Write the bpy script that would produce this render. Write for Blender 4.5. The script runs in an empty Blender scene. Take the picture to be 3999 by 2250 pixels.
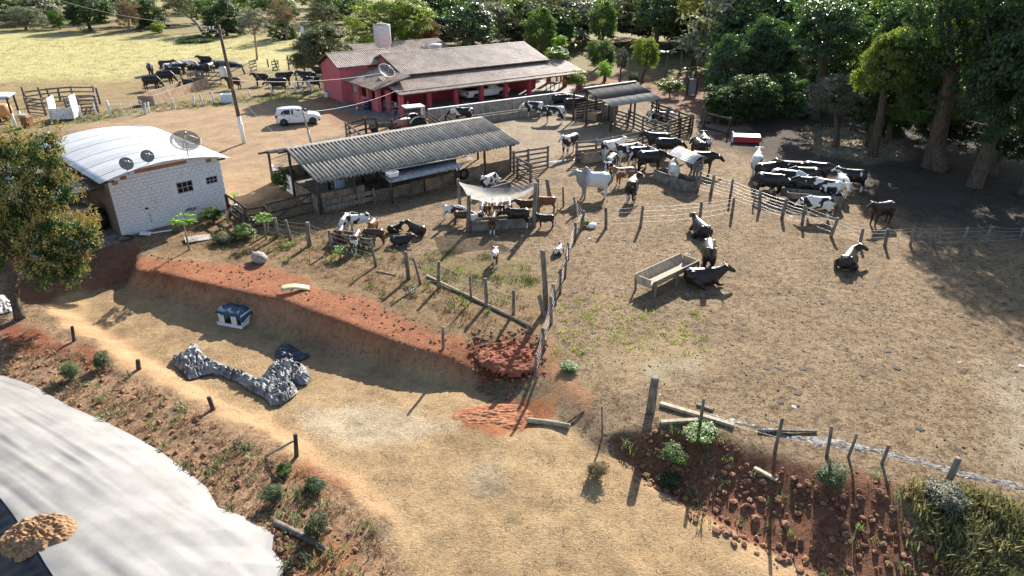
import bpy, bmesh, math, random
import numpy as np
from mathutils import Vector, Matrix, noise as mnoise
from mathutils.geometry import delaunay_2d_cdt

random.seed(7); rng = np.random.default_rng(7)
R = math.radians
SC = bpy.context.scene
C = SC.collection

# ---------------------------------------------------------------- camera
F_PX, PITCH, CAM_H = 2667.0, R(26.3), 14.0
cd = bpy.data.cameras.new("camera"); cam = bpy.data.objects.new("camera", cd); C.objects.link(cam)
cam.location = (0, 0, CAM_H); cam.rotation_euler = (math.pi/2 - PITCH, 0, 0)
cd.sensor_width = 36.0; cd.lens = 36.0*F_PX/3999.0; cd.clip_start = 0.5; cd.clip_end = 4000
SC.camera = cam
# ---------------------------------------------------------------- sky and sun
SUN_EL, SUN_AZ = 29.0, 18.6          # degrees; azimuth from +Y towards +X
wd = bpy.data.worlds.new("World"); SC.world = wd; wd.use_nodes = True
nt = wd.node_tree; nt.nodes.clear()
wo = nt.nodes.new("ShaderNodeOutputWorld"); bg = nt.nodes.new("ShaderNodeBackground"); sk = nt.nodes.new("ShaderNodeTexSky")
sk.sky_type = 'NISHITA'; sk.sun_disc = False; sk.sun_elevation = R(SUN_EL); sk.sun_rotation = R(SUN_AZ)
sk.air_density = 1.0; sk.dust_density = 1.0; sk.ozone_density = 1.0
bg.inputs['Strength'].default_value = 0.09
nt.links.new(sk.outputs[0], bg.inputs[0]); nt.links.new(bg.outputs[0], wo.inputs[0])
sl = bpy.data.lights.new("sun", 'SUN'); sl.energy = 5.0; sl.angle = R(0.53); sl.color = (1.0, 0.94, 0.85)
so = bpy.data.objects.new("sun", sl); C.objects.link(so)
sd = Vector((math.sin(R(SUN_AZ))*math.cos(R(SUN_EL)), math.cos(R(SUN_AZ))*math.cos(R(SUN_EL)), math.sin(R(SUN_EL))))
so.rotation_euler = sd.to_track_quat('Z', 'Y').to_euler(); so.location = sd*120
vs = SC.view_settings; vs.view_transform = 'Standard'; vs.look = 'None'; vs.exposure = 1.3; vs.gamma = 1.0; vs.use_curve_mapping = False
SC.cycles.max_bounces = 6; SC.cycles.diffuse_bounces = 2; SC.cycles.glossy_bounces = 2; SC.cycles.transmission_bounces = 3
SC.cycles.transparent_max_bounces = 6; SC.cycles.use_denoising = True; SC.cycles.sample_clamp_indirect = 4.0

# ---------------------------------------------------------------- pixel <-> place helpers (photograph pixels, 3999 x 2250)
_c, _s = math.cos(PITCH), math.sin(PITCH)
def ray(u, v):
    x = (u-2000)/F_PX; y = (1125-v)/F_PX
    return Vector((x, _c+y*_s, -_s+y*_c))
def G(u, v, z=0.0):
    d = ray(u, v); t = (z-CAM_H)/d.z
    return Vector((d.x*t, d.y*t, z))
def prj(x, y, z):
    z = z-CAM_H; w = y*_c - z*_s
    return 2000+F_PX*x/w, 1125-F_PX*(y*_s+z*_c)/w
def D(u, v, z=0.0): return G(u*1.553, v*1.553, z)

# ---------------------------------------------------------------- mesh builder
class MB:
    def __init__(s): s.v = []; s.f = []; s.m = []; s.sm = []
    def add(s, vs, fs, mi=0, smooth=False):
        o = len(s.v); s.v += [tuple(p) for p in vs]
        for f in fs: s.f.append(tuple(o+i for i in f)); s.m.append(mi); s.sm.append(smooth)
        return s
    def box(s, c, size, rz=0.0, rx=0.0, ry=0.0, mi=0):
        hx, hy, hz = size[0]/2, size[1]/2, size[2]/2
        M = Matrix.Translation(Vector(c)) @ Matrix.Rotation(rz, 4, 'Z') @ Matrix.Rotation(ry, 4, 'Y') @ Matrix.Rotation(rx, 4, 'X')
        P = [M @ Vector((x, y, z)) for z in (-hz, hz) for x, y in ((-hx, -hy), (hx, -hy), (hx, hy), (-hx, hy))]
        return s.add(P, [(3,2,1,0),(4,5,6,7),(0,1,5,4),(1,2,6,5),(2,3,7,6),(3,0,4,7)], mi)
    def b2(s, x0, y0, z0, x1, y1, z1, mi=0):
        return s.box(((x0+x1)/2,(y0+y1)/2,(z0+z1)/2), (abs(x1-x0),abs(y1-y0),abs(z1-z0)), mi=mi)
    def bar(s, a, b, w, h, up=(0,0,1), mi=0):
        a = Vector(a); b = Vector(b); d = (b-a); L = d.length; d.normalize(); up = Vector(up)
        side = d.cross(up)
        if side.length < 1e-4: side = d.cross(Vector((1,0,0)))
        side.normalize(); up = side.cross(d)
        P = []
        for q in (a, b):
            for x, y in ((-1,-1),(1,-1),(1,1),(-1,1)): P.append(q+side*(x*w/2)+up*(y*h/2))
        return s.add(P, [(0,1,2,3),(7,6,5,4),(1,0,4,5),(2,1,5,6),(3,2,6,7),(0,3,7,4)], mi)
    def rings(s, rings, cap=True, mi=0, smooth=True, closed=True):
        n = len(rings[0]); vs = [p for r in rings for p in r]; fs = []
        for i in range(len(rings)-1):
            for j in range(n if closed else n-1):
                k = (j+1) % n
                fs.append((i*n+j, i*n+k, (i+1)*n+k, (i+1)*n+j))
        if cap and closed:
            fs.append(tuple(reversed(range(n)))); fs.append(tuple((len(rings)-1)*n+j for j in range(n)))
        return s.add(vs, fs, mi, smooth)
    def tube(s, pts, rad, n=8, cap=True, mi=0, smooth=True):
        pts = [Vector(p) for p in pts]; rs = []
        if not hasattr(rad, '__len__'): rad = [rad]*len(pts)
        ref = Vector((0.13, 0.21, 1.0))
        for i, p in enumerate(pts):
            t = (pts[min(i+1, len(pts)-1)]-pts[max(i-1, 0)]).normalized()
            a = t.cross(ref)
            if a.length < 0.05: a = t.cross(Vector((1, 0, 0)))
            a.normalize(); b = t.cross(a)
            rs.append([p + (a*math.cos(2*math.pi*k/n)+b*math.sin(2*math.pi*k/n))*rad[i] for k in range(n)])
        return s.rings(rs, cap, mi, smooth)
    def lathe(s, prof, n=16, c=(0,0,0), mi=0, smooth=True, cap=True):
        rs = [[(c[0]+r*math.cos(2*math.pi*k/n), c[1]+r*math.sin(2*math.pi*k/n), c[2]+z) for k in range(n)] for r, z in prof]
        return s.rings(rs, cap, mi, smooth)
    def prism(s, poly, axis_a, axis_b, org, thick, mi=0):
        a = Vector(axis_a); b = Vector(axis_b); n = Vector(thick); o = Vector(org)
        P = [o+a*x+b*y for x, y in poly]; k = len(P); P += [p+n for p in P]
        fs = [tuple(reversed(range(k))), tuple(range(k, 2*k))]+[(i, (i+1) % k, k+(i+1) % k, k+i) for i in range(k)]
        return s.add(P, fs, mi)
    def ell(s, c, r, n=10, m=6, mi=0):
        prof = []
        rs = [[(c[0]+r[0]*math.sin(math.pi*(i+.01)/(m+.02))*math.cos(2*math.pi*k/n), c[1]+r[1]*math.sin(math.pi*(i+.01)/(m+.02))*math.sin(2*math.pi*k/n), c[2]-r[2]*math.cos(math.pi*(i+.01)/(m+.02))) for k in range(n)] for i in range(m+1)]
        return s.rings(rs, True, mi, True)
    def mesh(s, name, mats):
        me = bpy.data.meshes.new(name); me.from_pydata(s.v, [], s.f)
        if not isinstance(mats, (list, tuple)): mats = [mats]
        for m in mats: me.materials.append(m)
        if len(mats) > 1: me.polygons.foreach_set('material_index', s.m)
        me.polygons.foreach_set('use_smooth', s.sm); me.update(); return me
    def build(s, name, mats, parent=None, loc=None, rz=None):
        return link(name, s.mesh(name, mats), parent, loc, rz)
def link(name, me, parent=None, loc=None, rz=None):
    o = bpy.data.objects.new(name, me); C.objects.link(o)
    if parent is not None: o.parent = parent
    if loc is not None: o.location = loc
    if rz is not None: o.rotation_euler = (0, 0, rz)
    return o
def tag(o, label=None, cat=None, group=None, kind=None):
    if label: o['label'] = label
    if cat: o['category'] = cat
    if group: o['group'] = group
    if kind: o['kind'] = kind
    return o
def thing(name, label, cat, loc=(0,0,0), rz=0.0, group=None):
    o = bpy.data.objects.new(name, None); C.objects.link(o); o.location = loc; o.rotation_euler = (0, 0, rz)
    o.empty_display_size = 0.2
    return tag(o, label, cat, group)
def copy_tree(o, parent=None):
    c = o.copy(); C.objects.link(c); c.parent = parent
    for ch in list(o.children): copy_tree(ch, c)
    return c
def arrmesh(name, V, Fq, mats, smooth=False, attr=None):
    """mesh from numpy arrays; Fq (n,3) or (n,4)"""
    me = bpy.data.meshes.new(name); V = np.asarray(V, np.float32); Fq = np.asarray(Fq, np.int32)
    me.vertices.add(len(V)); me.vertices.foreach_set('co', V.ravel())
    k = Fq.shape[1]; me.loops.add(Fq.size); me.loops.foreach_set('vertex_index', Fq.ravel())
    me.polygons.add(len(Fq)); me.polygons.foreach_set('loop_start', np.arange(0, Fq.size, k, dtype=np.int32))
    me.polygons.foreach_set('use_smooth', np.full(len(Fq), smooth))
    if not isinstance(mats, (list, tuple)): mats = [mats]
    for m in mats: me.materials.append(m)
    for nm, (dom, typ, data) in (attr or {}).items():
        a = me.attributes.new(nm, typ, dom); a.data.foreach_set('color' if 'COLOR' in typ else 'value', np.asarray(data, np.float32).ravel())
    me.update(); me.validate(); return me

# ---------------------------------------------------------------- materials
class NT:
    def __init__(s, name):
        s.m = bpy.data.materials.new(name); s.m.use_nodes = True; s.t = s.m.node_tree
        s.b = s.t.nodes['Principled BSDF']; s.o = s.t.nodes['Material Output']
    def n(s, typ, **kw):
        x = s.t.nodes.new(typ)
        for k, v in kw.items():
            if hasattr(x, k): setattr(x, k, v)
            else: x.inputs[k].default_value = v
        return x
    def l(s, a, b): s.t.links.new(a, b)
    def noise(s, scale, detail=4, rough=0.6, vec=None, dist=0.0):
        x = s.n('ShaderNodeTexNoise', Scale=scale, Detail=detail, Roughness=rough, Distortion=dist)
        if vec is not None: s.l(vec, x.inputs['Vector'])
        return x.outputs['Fac']
    def ramp(s, fac, stops):
        x = s.n('ShaderNodeValToRGB'); e = x.color_ramp.elements
        while len(e) < len(stops): e.new(0.5)
        for i, (p, c) in enumerate(stops):
            e[i].position = p; e[i].color = c if len(c) == 4 else (*c, 1)
        s.l(fac, x.inputs[0]); return x.outputs[0]
    def mix(s, a, b, fac, mode='MIX'):
        x = s.n('ShaderNodeMix', data_type='RGBA', blend_type=mode)
        for sock, val in ((x.inputs[6], a), (x.inputs[7], b)):
            if isinstance(val, (tuple, list)): sock.default_value = (*val[:3], 1)
            else: s.l(val, sock)
        if isinstance(fac, (int, float)): x.inputs[0].default_value = fac
        else: s.l(fac, x.inputs[0])
        return x.outputs[2]
    def math(s, op, a, b=0.0, clamp=False):
        x = s.n('ShaderNodeMath', operation=op, use_clamp=clamp)
        for i, val in enumerate((a, b)):
            if isinstance(val, (int, float)): x.inputs[i].default_value = val
            else: s.l(val, x.inputs[i])
        return x.outputs[0]
    def coord(s, kind='Object', scale=None):
        x = s.n('ShaderNodeTexCoord').outputs[kind]
        if scale:
            mp = s.n('ShaderNodeMapping'); mp.inputs['Scale'].default_value = scale; s.l(x, mp.inputs['Vector']); x = mp.outputs[0]
        return x
    def bump(s, h, strength=0.5, dist=0.02):
        x = s.n('ShaderNodeBump', Strength=strength, Distance=dist); s.l(h, x.inputs['Height']); s.l(x.outputs[0], s.b.inputs['Normal'])
    def base(s, c):
        if isinstance(c, (tuple, list)): s.b.inputs['Base Color'].default_value = (*c[:3], 1)
        else: s.l(c, s.b.inputs['Base Color'])
    def set(s, **kw):
        for k, v in kw.items(): s.b.inputs[k.replace('_', ' ')].default_value = v
        return s
def rough_mat(name, c1, c2, scale=6.0, rough=0.85, bump=0.3, dist=0.01, stretch=None, metal=0.0, detail=5, world=False, lo=0.35, hi=0.65, spec=0.3):
    N = NT(name); co = N.coord('Object', stretch)
    f = N.noise(scale, detail, 0.65, co); col = N.ramp(f, [(lo, c1), (hi, c2)])
    oi = N.n('ShaderNodeObjectInfo').outputs['Random']
    k = N.math('ADD', N.math('MULTIPLY', oi, 0.3), 0.85)
    hsv = N.n('ShaderNodeHueSaturation'); N.l(col, hsv.inputs['Color']); N.l(k, hsv.inputs['Value'])
    N.base(hsv.outputs[0]); N.set(Roughness=rough, Metallic=metal); N.b.inputs['Specular IOR Level'].default_value = spec
    if bump: N.bump(f, bump, dist)
    return N.m
M = {}
def wood(name, c1, c2): M[name] = rough_mat(name, c1, c2, 9.0, 0.85, 0.5, 0.01, (1.0, 1.0, 0.25))
wood('wood_grey', (0.085,0.07,0.058), (0.27,0.235,0.195)); wood('wood_dark', (0.035,0.027,0.022), (0.12,0.092,0.07))
wood('wood_pale', (0.26,0.21,0.15), (0.5,0.42,0.31)); wood('wood_white', (0.42,0.42,0.42), (0.8,0.79,0.77))
wood('bark', (0.05,0.035,0.025), (0.15,0.105,0.075)); wood('bark_pale', (0.16,0.13,0.1), (0.36,0.31,0.25))
M['concrete'] = rough_mat('concrete', (0.2,0.175,0.15), (0.4,0.36,0.31), 3.0, 0.9, 0.3, 0.01)
M['concrete_dark'] = rough_mat('concrete_dark', (0.085,0.075,0.066), (0.27,0.235,0.2), 2.2, 0.9, 0.35, 0.01)
M['concrete_tan'] = rough_mat('concrete_tan', (0.26,0.175,0.115), (0.45,0.34,0.24), 2.2, 0.9, 0.3, 0.01)
M['white_paint'] = rough_mat('white_paint', (0.62,0.62,0.6), (0.82,0.81,0.79), 5.0, 0.6, 0.1)
M['steel'] = rough_mat('steel', (0.3,0.3,0.3), (0.5,0.5,0.49), 8.0, 0.45, 0.05, metal=0.6)
M['iron'] = rough_mat('iron', (0.03,0.028,0.027), (0.09,0.075,0.065), 8.0, 0.6, 0.1)
M['rust'] = rough_mat('rust', (0.12,0.045,0.025), (0.3,0.13,0.06), 7.0, 0.8, 0.2)
M['rubber'] = rough_mat('rubber', (0.012,0.012,0.012), (0.045,0.04,0.035), 14.0, 0.8, 0.1)
M['wire'] = rough_mat('wire', (0.3,0.28,0.26), (0.5,0.47,0.43), 8.0, 0.5, 0.0, metal=0.3)
# ================================================================ terrain
def _axis(lo, hi, step, far_lo, far_hi, grow=1.13):
    a = list(np.arange(lo, hi+1e-6, step)); d = step; p = hi; up = []
    while p < far_hi: d *= grow; p += d; up.append(p)
    d = step; p = lo; dn = []
    while p > far_lo: d *= grow; p -= d; dn.append(p)
    return np.array(dn[::-1]+a+up)
GX = _axis(-27.0, 27.0, 0.17, -1400, 1400); GY = _axis(9.5, 62.0, 0.19, -150, 2200)
TIN = [  # break lines, (display x, display y, height)
 [(345,640,-.1),(450,655,0),(600,672,.08),(760,700,.08),(900,745,.06),(1040,800,.02),(1180,850,-.05),(1300,845,0)],
 [(338,680,-.12),(400,688,-.06),(500,712,0),(620,738,.02),(720,755,.05),(830,800,0),(900,828,-.05),(1000,866,-.1),(1100,893,-.22),(1170,925,-.45),(1228,966,-.85)],
 [(332,732,-.95),(440,750,-.98),(560,787,-1.12),(640,817,-1.27),(700,849,-1.4),(830,876,-1.27),(900,900,-1.18),(1000,935,-1.12),(1100,959,-1.1),(1234,980,-1.0)],
 [(0,590,0),(130,596,-.1),(250,612,-.1),(345,625,-.05)],
 [(0,700,-0.37),(100,690,-0.37),(230,690,-0.52),(310,690,-0.77)],
 [(60,770,-0.67),(130,745,-1.02),(230,735,-1.22),(315,722,-1.32)],
 [(0,820,-0.67),(60,800,-0.67),(120,785,-0.67),(175,825,-0.72),(225,852,-0.77),(275,882,-0.77),(350,922,-0.77),(400,952,-0.77),(525,1022,-0.77),(650,1085,-0.77),(745,1135,-0.77),(860,1210,-0.77),(960,1300,-0.82),(1000,1380,-0.87),(1000,1449,-0.87),(990,1560,-0.87)],
 [(150,768,-1.07),(200,800,-1.25),(250,830,-1.37),(300,860,-1.39),(375,898,-1.39),(425,930,-1.35),(550,998,-1.29),(680,1065,-1.19),(780,1120,-1.12),(890,1190,-1.03),(1000,1280,-0.97),(1050,1370,-0.92),(1060,1449,-0.9),(1060,1560,-0.9)],
 [(0,905,-0.67),(100,945,-0.67),(300,1040,-0.77),(450,1130,-0.77),(600,1240,-0.77),(750,1360,-0.77),(760,1449,-0.77)],
 [(640,900,-1.33)],[(900,1000,-1.12)],[(1000,1100,-1.02)],[(1200,1060,-0.79)],[(1150,1200,-0.87)],[(1300,1150,-0.65)],[(1400,1250,-0.62)],[(1300,1350,-0.77)],[(1300,1449,-0.87)],[(1600,1449,-0.79)],[(1300,1600,-0.92)],[(1700,1600,-0.87)],
 [(1250,890,-.3),(1330,872,-.12),(1375,868,-.03),(1392,930,-.1),(1440,990,-.16),(1500,1050,-.25)],
 [(1235,960,-.8),(1340,960,-.42),(1400,980,-.3)], [(1300,1040,-.92),(1400,1060,-.62),(1480,1100,-.55)],
 [(1515,1150,-.62),(1600,1192,-.72),(1750,1292,-.9),(1900,1390,-1.0),(2000,1449,-1.05),(2200,1570,-1.1)],
 [(1545,1148,-.8),(1640,1222,-1.02),(1780,1290,-1.1),(1950,1380,-1.12),(2150,1449,-1.1),(2350,1560,-1.1)],
 [(1525,1095,-.32),(1600,1075,-.12),(1700,1072,-.02),(1790,1080,0),(1900,1118,0),(2010,1160,-.05),(2200,1222,-.05),(2400,1268,-.05),(2600,1300,0),(2800,1340,0)],
 [(1700,1150,-.62),(1850,1215,-.7),(2000,1275,-.68),(2200,1345,-.62),(2400,1400,-.55),(2600,1455,-.5),(2800,1520,-.5)],
 [(1420,830,0)],[(1500,960,-.06)],[(1620,1030,-.06)],[(1900,1000,0)],[(2400,1100,0)],[(2200,900,0)],[(1400,600,0)],[(700,560,0)],[(560,610,-.05)],[(1000,650,.0)],
]
def _tin():
    pts = []; edges = []; zs = []
    for ln in TIN:
        for i, (a, b, z) in enumerate(ln):
            p = D(a, b, z); pts.append(Vector((p.x, p.y))); zs.append(z)
            if i: edges.append((len(pts)-2, len(pts)-1))
    for x in (-60, -30, 0, 30, 60):
        for y in (70, 55): pts.append(Vector((x+.3, y))); zs.append(0)
    for x, y, z in ((-60,40,0),(-60,20,-.9),(-60,0,-1.1),(-14,0,-1.2),(0,-2,-1.25),(14,0,-1.2),(30,-2,-.4),(60,0,0),(60,30,0),(42,40,0),(30,15,-.1),(-34,30,-.3),(-30,22,-1.0)):
        pts.append(Vector((x, y))); zs.append(z)
    r = delaunay_2d_cdt(pts, edges, [], 0, 1e-4)
    vo = np.array([(v.x, v.y) for v in r[0]]); zo = np.array([np.mean([zs[k] for k in o]) if o else 0.0 for o in r[3]])
    Z = np.zeros((len(GY), len(GX)))
    for t in r[2]:
        a, b, c = (vo[i] for i in t); za, zb, zc = (zo[i] for i in t)
        x0, x1 = min(a[0],b[0],c[0]), max(a[0],b[0],c[0]); y0, y1 = min(a[1],b[1],c[1]), max(a[1],b[1],c[1])
        ix = np.where((GX >= x0) & (GX <= x1))[0]; iy = np.where((GY >= y0) & (GY <= y1))[0]
        if not len(ix) or not len(iy): continue
        X, Y = np.meshgrid(GX[ix], GY[iy]); det = (b[1]-c[1])*(a[0]-c[0])+(c[0]-b[0])*(a[1]-c[1])
        if abs(det) < 1e-9: continue
        l1 = ((b[1]-c[1])*(X-c[0])+(c[0]-b[0])*(Y-c[1]))/det; l2 = ((c[1]-a[1])*(X-c[0])+(a[0]-c[0])*(Y-c[1]))/det; l3 = 1-l1-l2
        m = (l1 >= -1e-6) & (l2 >= -1e-6) & (l3 >= -1e-6); zz = l1*za+l2*zb+l3*zc
        sub = Z[np.ix_(iy, ix)]; sub[m] = zz[m]; Z[np.ix_(iy, ix)] = sub
    for _ in range(1):
        Zp = np.pad(Z, 1, mode='edge'); Z = (Zp[:-2,1:-1]+Zp[2:,1:-1]+Zp[1:-1,:-2]+Zp[1:-1,2:]+2*Z)/6
    return Z
def vnoise(X, Y, s, seed=0):
    """cheap smooth value noise on arrays"""
    r = np.random.default_rng(seed); T = r.random((256, 256)); x = X*s; y = Y*s
    xi = np.floor(x).astype(int); yi = np.floor(y).astype(int); fx = x-xi; fy = y-yi; fx = fx*fx*(3-2*fx); fy = fy*fy*(3-2*fy)
    g = lambda i, j: T[i % 256, j % 256]
    return (g(xi,yi)*(1-fx)+g(xi+1,yi)*fx)*(1-fy)+(g(xi,yi+1)*(1-fx)+g(xi+1,yi+1)*fx)*fy
GZ = _tin()
_X, _Y = np.meshgrid(GX, GY)
_rough = np.clip(np.abs(GZ)*1.2, 0.25, 1.0)
GZ += _rough*((vnoise(_X,_Y,1.6,3)-.5)*.10 + (vnoise(_X,_Y,3.9,4)-.5)*.045)*(_Y < 70) + (vnoise(_X,_Y,.35,5)-.5)*.10*np.clip((_Y-14)/20,0,1)
# the valley behind rises into far pasture hills
_far = np.clip((_Y-165)/420, 0, 1); GZ += 34*_far*_far*(3-2*_far) + (vnoise(_X,_Y,.012,6)-.5)*14*_far
def T(x, y):
    i = min(max(int(np.searchsorted(GX, x))-1, 0), len(GX)-2); j = min(max(int(np.searchsorted(GY, y))-1, 0), len(GY)-2)
    fx = min(max((x-GX[i])/(GX[i+1]-GX[i]),0),1); fy = min(max((y-GY[j])/(GY[j+1]-GY[j]),0),1)
    return float((GZ[j,i]*(1-fx)+GZ[j,i+1]*fx)*(1-fy)+(GZ[j+1,i]*(1-fx)+GZ[j+1,i+1]*fx)*fy)
def P(u, v):
    """ground point seen at photograph pixel (u, v)"""
    d = ray(u, v); t = CAM_H/-d.z if d.z < -1e-3 else 400
    for _ in range(25):
        z = T(d.x*t, d.y*t); t2 = (z-CAM_H)/d.z
        if abs(t2-t) < 1e-3: break
        t = t+0.6*(t2-t)
    return Vector((d.x*t, d.y*t, T(d.x*t, d.y*t)))
def PD(u, v): return P(u*1.553, v*1.553)
def at_h(u, v, base):
    """point on the pixel ray at the ground distance of a base point"""
    d = ray(u, v); t = base.y/d.y
    return Vector((d.x*t, base.y, CAM_H+d.z*t))

# colour zones of the soil (display pixels, linear albedo, feather in metres-ish display px, mottle)
ZONES = [
 ([(-400,-200),(3000,-200),(3000,240),(1500,215),(750,215),(400,240),(0,250),(-400,250)], (.24,.20,.10), 30, .5),
 ([(-600,70),(740,98),(742,150),(720,190),(560,150),(420,165),(330,215),(150,228),(-600,238)], (.47,.42,.19), 14, .35),
 ([(-600,215),(330,200),(420,150),(720,185),(760,235),(560,260),(0,330),(-600,340)], (.30,.225,.115), 14, .6),
 ([(40,330),(230,318),(370,296),(600,278),(700,262),(840,250),(840,222),(640,250),(380,272),(240,296),(60,316)], (.25,.225,.095), 7, .5),
 ([(150,330),(280,300),(420,268),(700,262),(880,240),(880,330),(700,390),(690,480),(640,520),(560,500),(540,380),(380,318)], (.37,.255,.155), 9, .3),
 ([(800,250),(1060,260),(1080,300),(880,330),(820,300)], (.33,.19,.11), 9, .3),
 ([(1240,320),(1420,270),(1520,262),(1700,330),(1460,380),(1310,400)], (.33,.26,.18), 10, .6),
 ([(1480,190),(1800,190),(1830,300),(1760,300),(1650,250),(1500,230)], (.28,.16,.105), 8, .5),
 ([(1760,290),(2700,200),(2700,640),(2300,560),(2080,470),(1900,400),(1770,350)], (.085,.066,.052), 25, .7),  # dark soil under the trees, with tree shade also put into the colour
 ([(2030,330),(2110,325),(2230,345),(2290,392),(2180,410),(2050,390)], (.36,.30,.24), 9, .8),
 ([(1740,300),(1840,270),(1900,330),(1790,345)], (.30,.19,.14), 9, .4),
 ([(560,520),(700,500),(830,570),(1100,640),(1380,690),(1380,870),(1190,880),(1000,790),(760,690),(560,650),(380,640),(420,590)], (.25,.165,.09), 14, .75),
 ([(120,600),(350,612),(360,690),(310,715),(130,765),(0,770),(0,640)], (.21,.105,.065), 10, .4),
 ([(340,640),(470,655),(620,660),(760,700),(900,745),(1060,815),(1190,870),(1240,965),(1170,940),(1000,885),(740,800),(560,760),(360,715)], (.36,.15,.078), 9, .45),
 ([(330,700),(500,718),(640,745),(760,775),(900,838),(1000,872),(1110,905),(1235,972),(1100,960),(1000,935),(830,876),(700,848),(560,786),(330,738)], (.37,.21,.125), 5, .5),
 ([(130,750),(330,728),(560,786),(830,876),(1235,976),(1400,1060),(1520,1140),(1620,1200),(1900,1390),(2050,1480),(1060,1500),(960,1290),(745,1125),(400,935),(150,790)], (.41,.285,.155), 10, .4),
 ([(740,1030),(900,1010),(1080,1040),(1140,1090),(900,1120),(760,1090)], (.46,.37,.25), 20, .4),
 ([(1160,1190),(1260,1160),(1270,1240),(1170,1260)], (.40,.31,.2), 18, .5),
 ([(1180,858),(1330,850),(1372,880),(1370,940),(1300,965),(1225,972),(1190,920)], (.25,.085,.045), 5, .6),
 ([(1165,1030),(1300,1000),(1400,1010),(1370,1060),(1240,1100),(1150,1090)], (.36,.145,.065), 8, .4),
 ([(1370,830),(1480,990),(1500,1060),(1360,1010)], (.33,.19,.1), 16, .45),
 ([(118,765),(200,800),(300,858),(425,928),(550,996),(680,1062),(790,1125),(900,1195),(1000,1285),(940,1290),(745,1140),(525,1024),(350,924),(175,828),(118,788)], (.45,.29,.16), 6, .25),
 ([(-300,800),(60,800),(180,840),(350,930),(525,1030),(745,1145),(930,1290),(1000,1400),(1040,1500),(500,1500),(-300,1000)], (.34,.215,.13), 7, .9),
 ([(0,810),(110,830),(170,880),(90,890),(0,860)], (.26,.10,.055), 12, .6), ([(180,870),(280,880),(300,930),(200,920)], (.25,.10,.055), 12, .6),
 ([(690,1340),(900,1380),(880,1460),(700,1460)], (.33,.16,.085), 22, .5), ([(700,1150),(800,1160),(880,1230),(780,1240)], (.3,.14,.075), 18, .5),
 ([(1530,1100),(1700,1075),(2000,1165),(2600,1300),(2700,1520),(2060,1480),(1760,1300),(1600,1205),(1535,1165)], (.235,.105,.06), 8, .75),
 ([(1510,1140),(1620,1195),(1760,1283),(1900,1372),(2080,1470),(1950,1470),(1740,1310),(1580,1215)], (.45,.30,.165), 7, .3),
 ([(2250,1240),(2600,1290),(2700,1480),(2420,1420),(2300,1330)], (.26,.2,.11), 20, .8),
 ([(2480,930),(2700,880),(2700,1230),(2520,1190)], (.36,.29,.2), 60, .6),
 ([(1500,860),(1700,850),(1850,900),(1700,960),(1520,950)], (.33,.24,.14), 45, .4), ([(1620,900),(1750,890),(1780,930),(1640,945)], (.38,.32,.21), 25, .4),
 ([(1060,640),(1330,660),(1360,720),(1250,740),(1080,700)], (.21,.17,.075), 16, .7),
]
def ground_colours():
    X, Y = _X.ravel(), _Y.ravel(); Z = GZ.ravel()-CAM_H
    w = np.maximum(Y*_c - Z*_s, 0.5); U = (2000+F_PX*X/w)/1.553; V = (1125-F_PX*(Y*_s+Z*_c)/w)/1.553
    front = (Y*_c - Z*_s) > 1.0
    U2 = U + ((vnoise(X,Y,.7,11)-.5)*40 + (vnoise(X,Y,2.1,12)-.5)*22)*np.clip(30/np.maximum(Y,12),.12,1.2)
    V2 = V + ((vnoise(X,Y,.8,13)-.5)*28 + (vnoise(X,Y,2.3,14)-.5)*16)*np.clip(26/np.maximum(Y,12),.08,1.2)
    col = np.tile(np.array([.285,.205,.125,1.0]), (len(X), 1))
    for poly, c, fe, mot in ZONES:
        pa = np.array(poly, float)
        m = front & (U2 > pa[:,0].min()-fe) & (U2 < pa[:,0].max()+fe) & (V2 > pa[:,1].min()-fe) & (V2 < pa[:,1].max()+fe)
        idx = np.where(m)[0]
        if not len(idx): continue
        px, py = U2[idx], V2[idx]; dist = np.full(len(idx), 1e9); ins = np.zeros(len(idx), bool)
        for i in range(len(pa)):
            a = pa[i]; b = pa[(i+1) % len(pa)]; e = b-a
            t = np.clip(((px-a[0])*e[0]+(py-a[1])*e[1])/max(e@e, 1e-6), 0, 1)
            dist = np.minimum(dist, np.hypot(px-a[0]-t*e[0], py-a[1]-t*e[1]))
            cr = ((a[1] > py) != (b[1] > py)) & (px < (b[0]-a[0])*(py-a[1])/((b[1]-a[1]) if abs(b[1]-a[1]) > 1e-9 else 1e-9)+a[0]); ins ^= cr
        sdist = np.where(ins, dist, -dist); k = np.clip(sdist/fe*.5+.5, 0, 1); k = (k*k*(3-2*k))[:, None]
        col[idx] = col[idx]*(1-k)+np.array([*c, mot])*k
    far = np.clip((Y-150)/60, 0, 1)[:, None]; hill = np.array([.36,.32,.15,.6])
    behind = (~front)[:, None]
    col = np.where(behind, np.array([.35,.25,.14,.5]), col); col = col*(1-far)+hill*far
    return col
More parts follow.
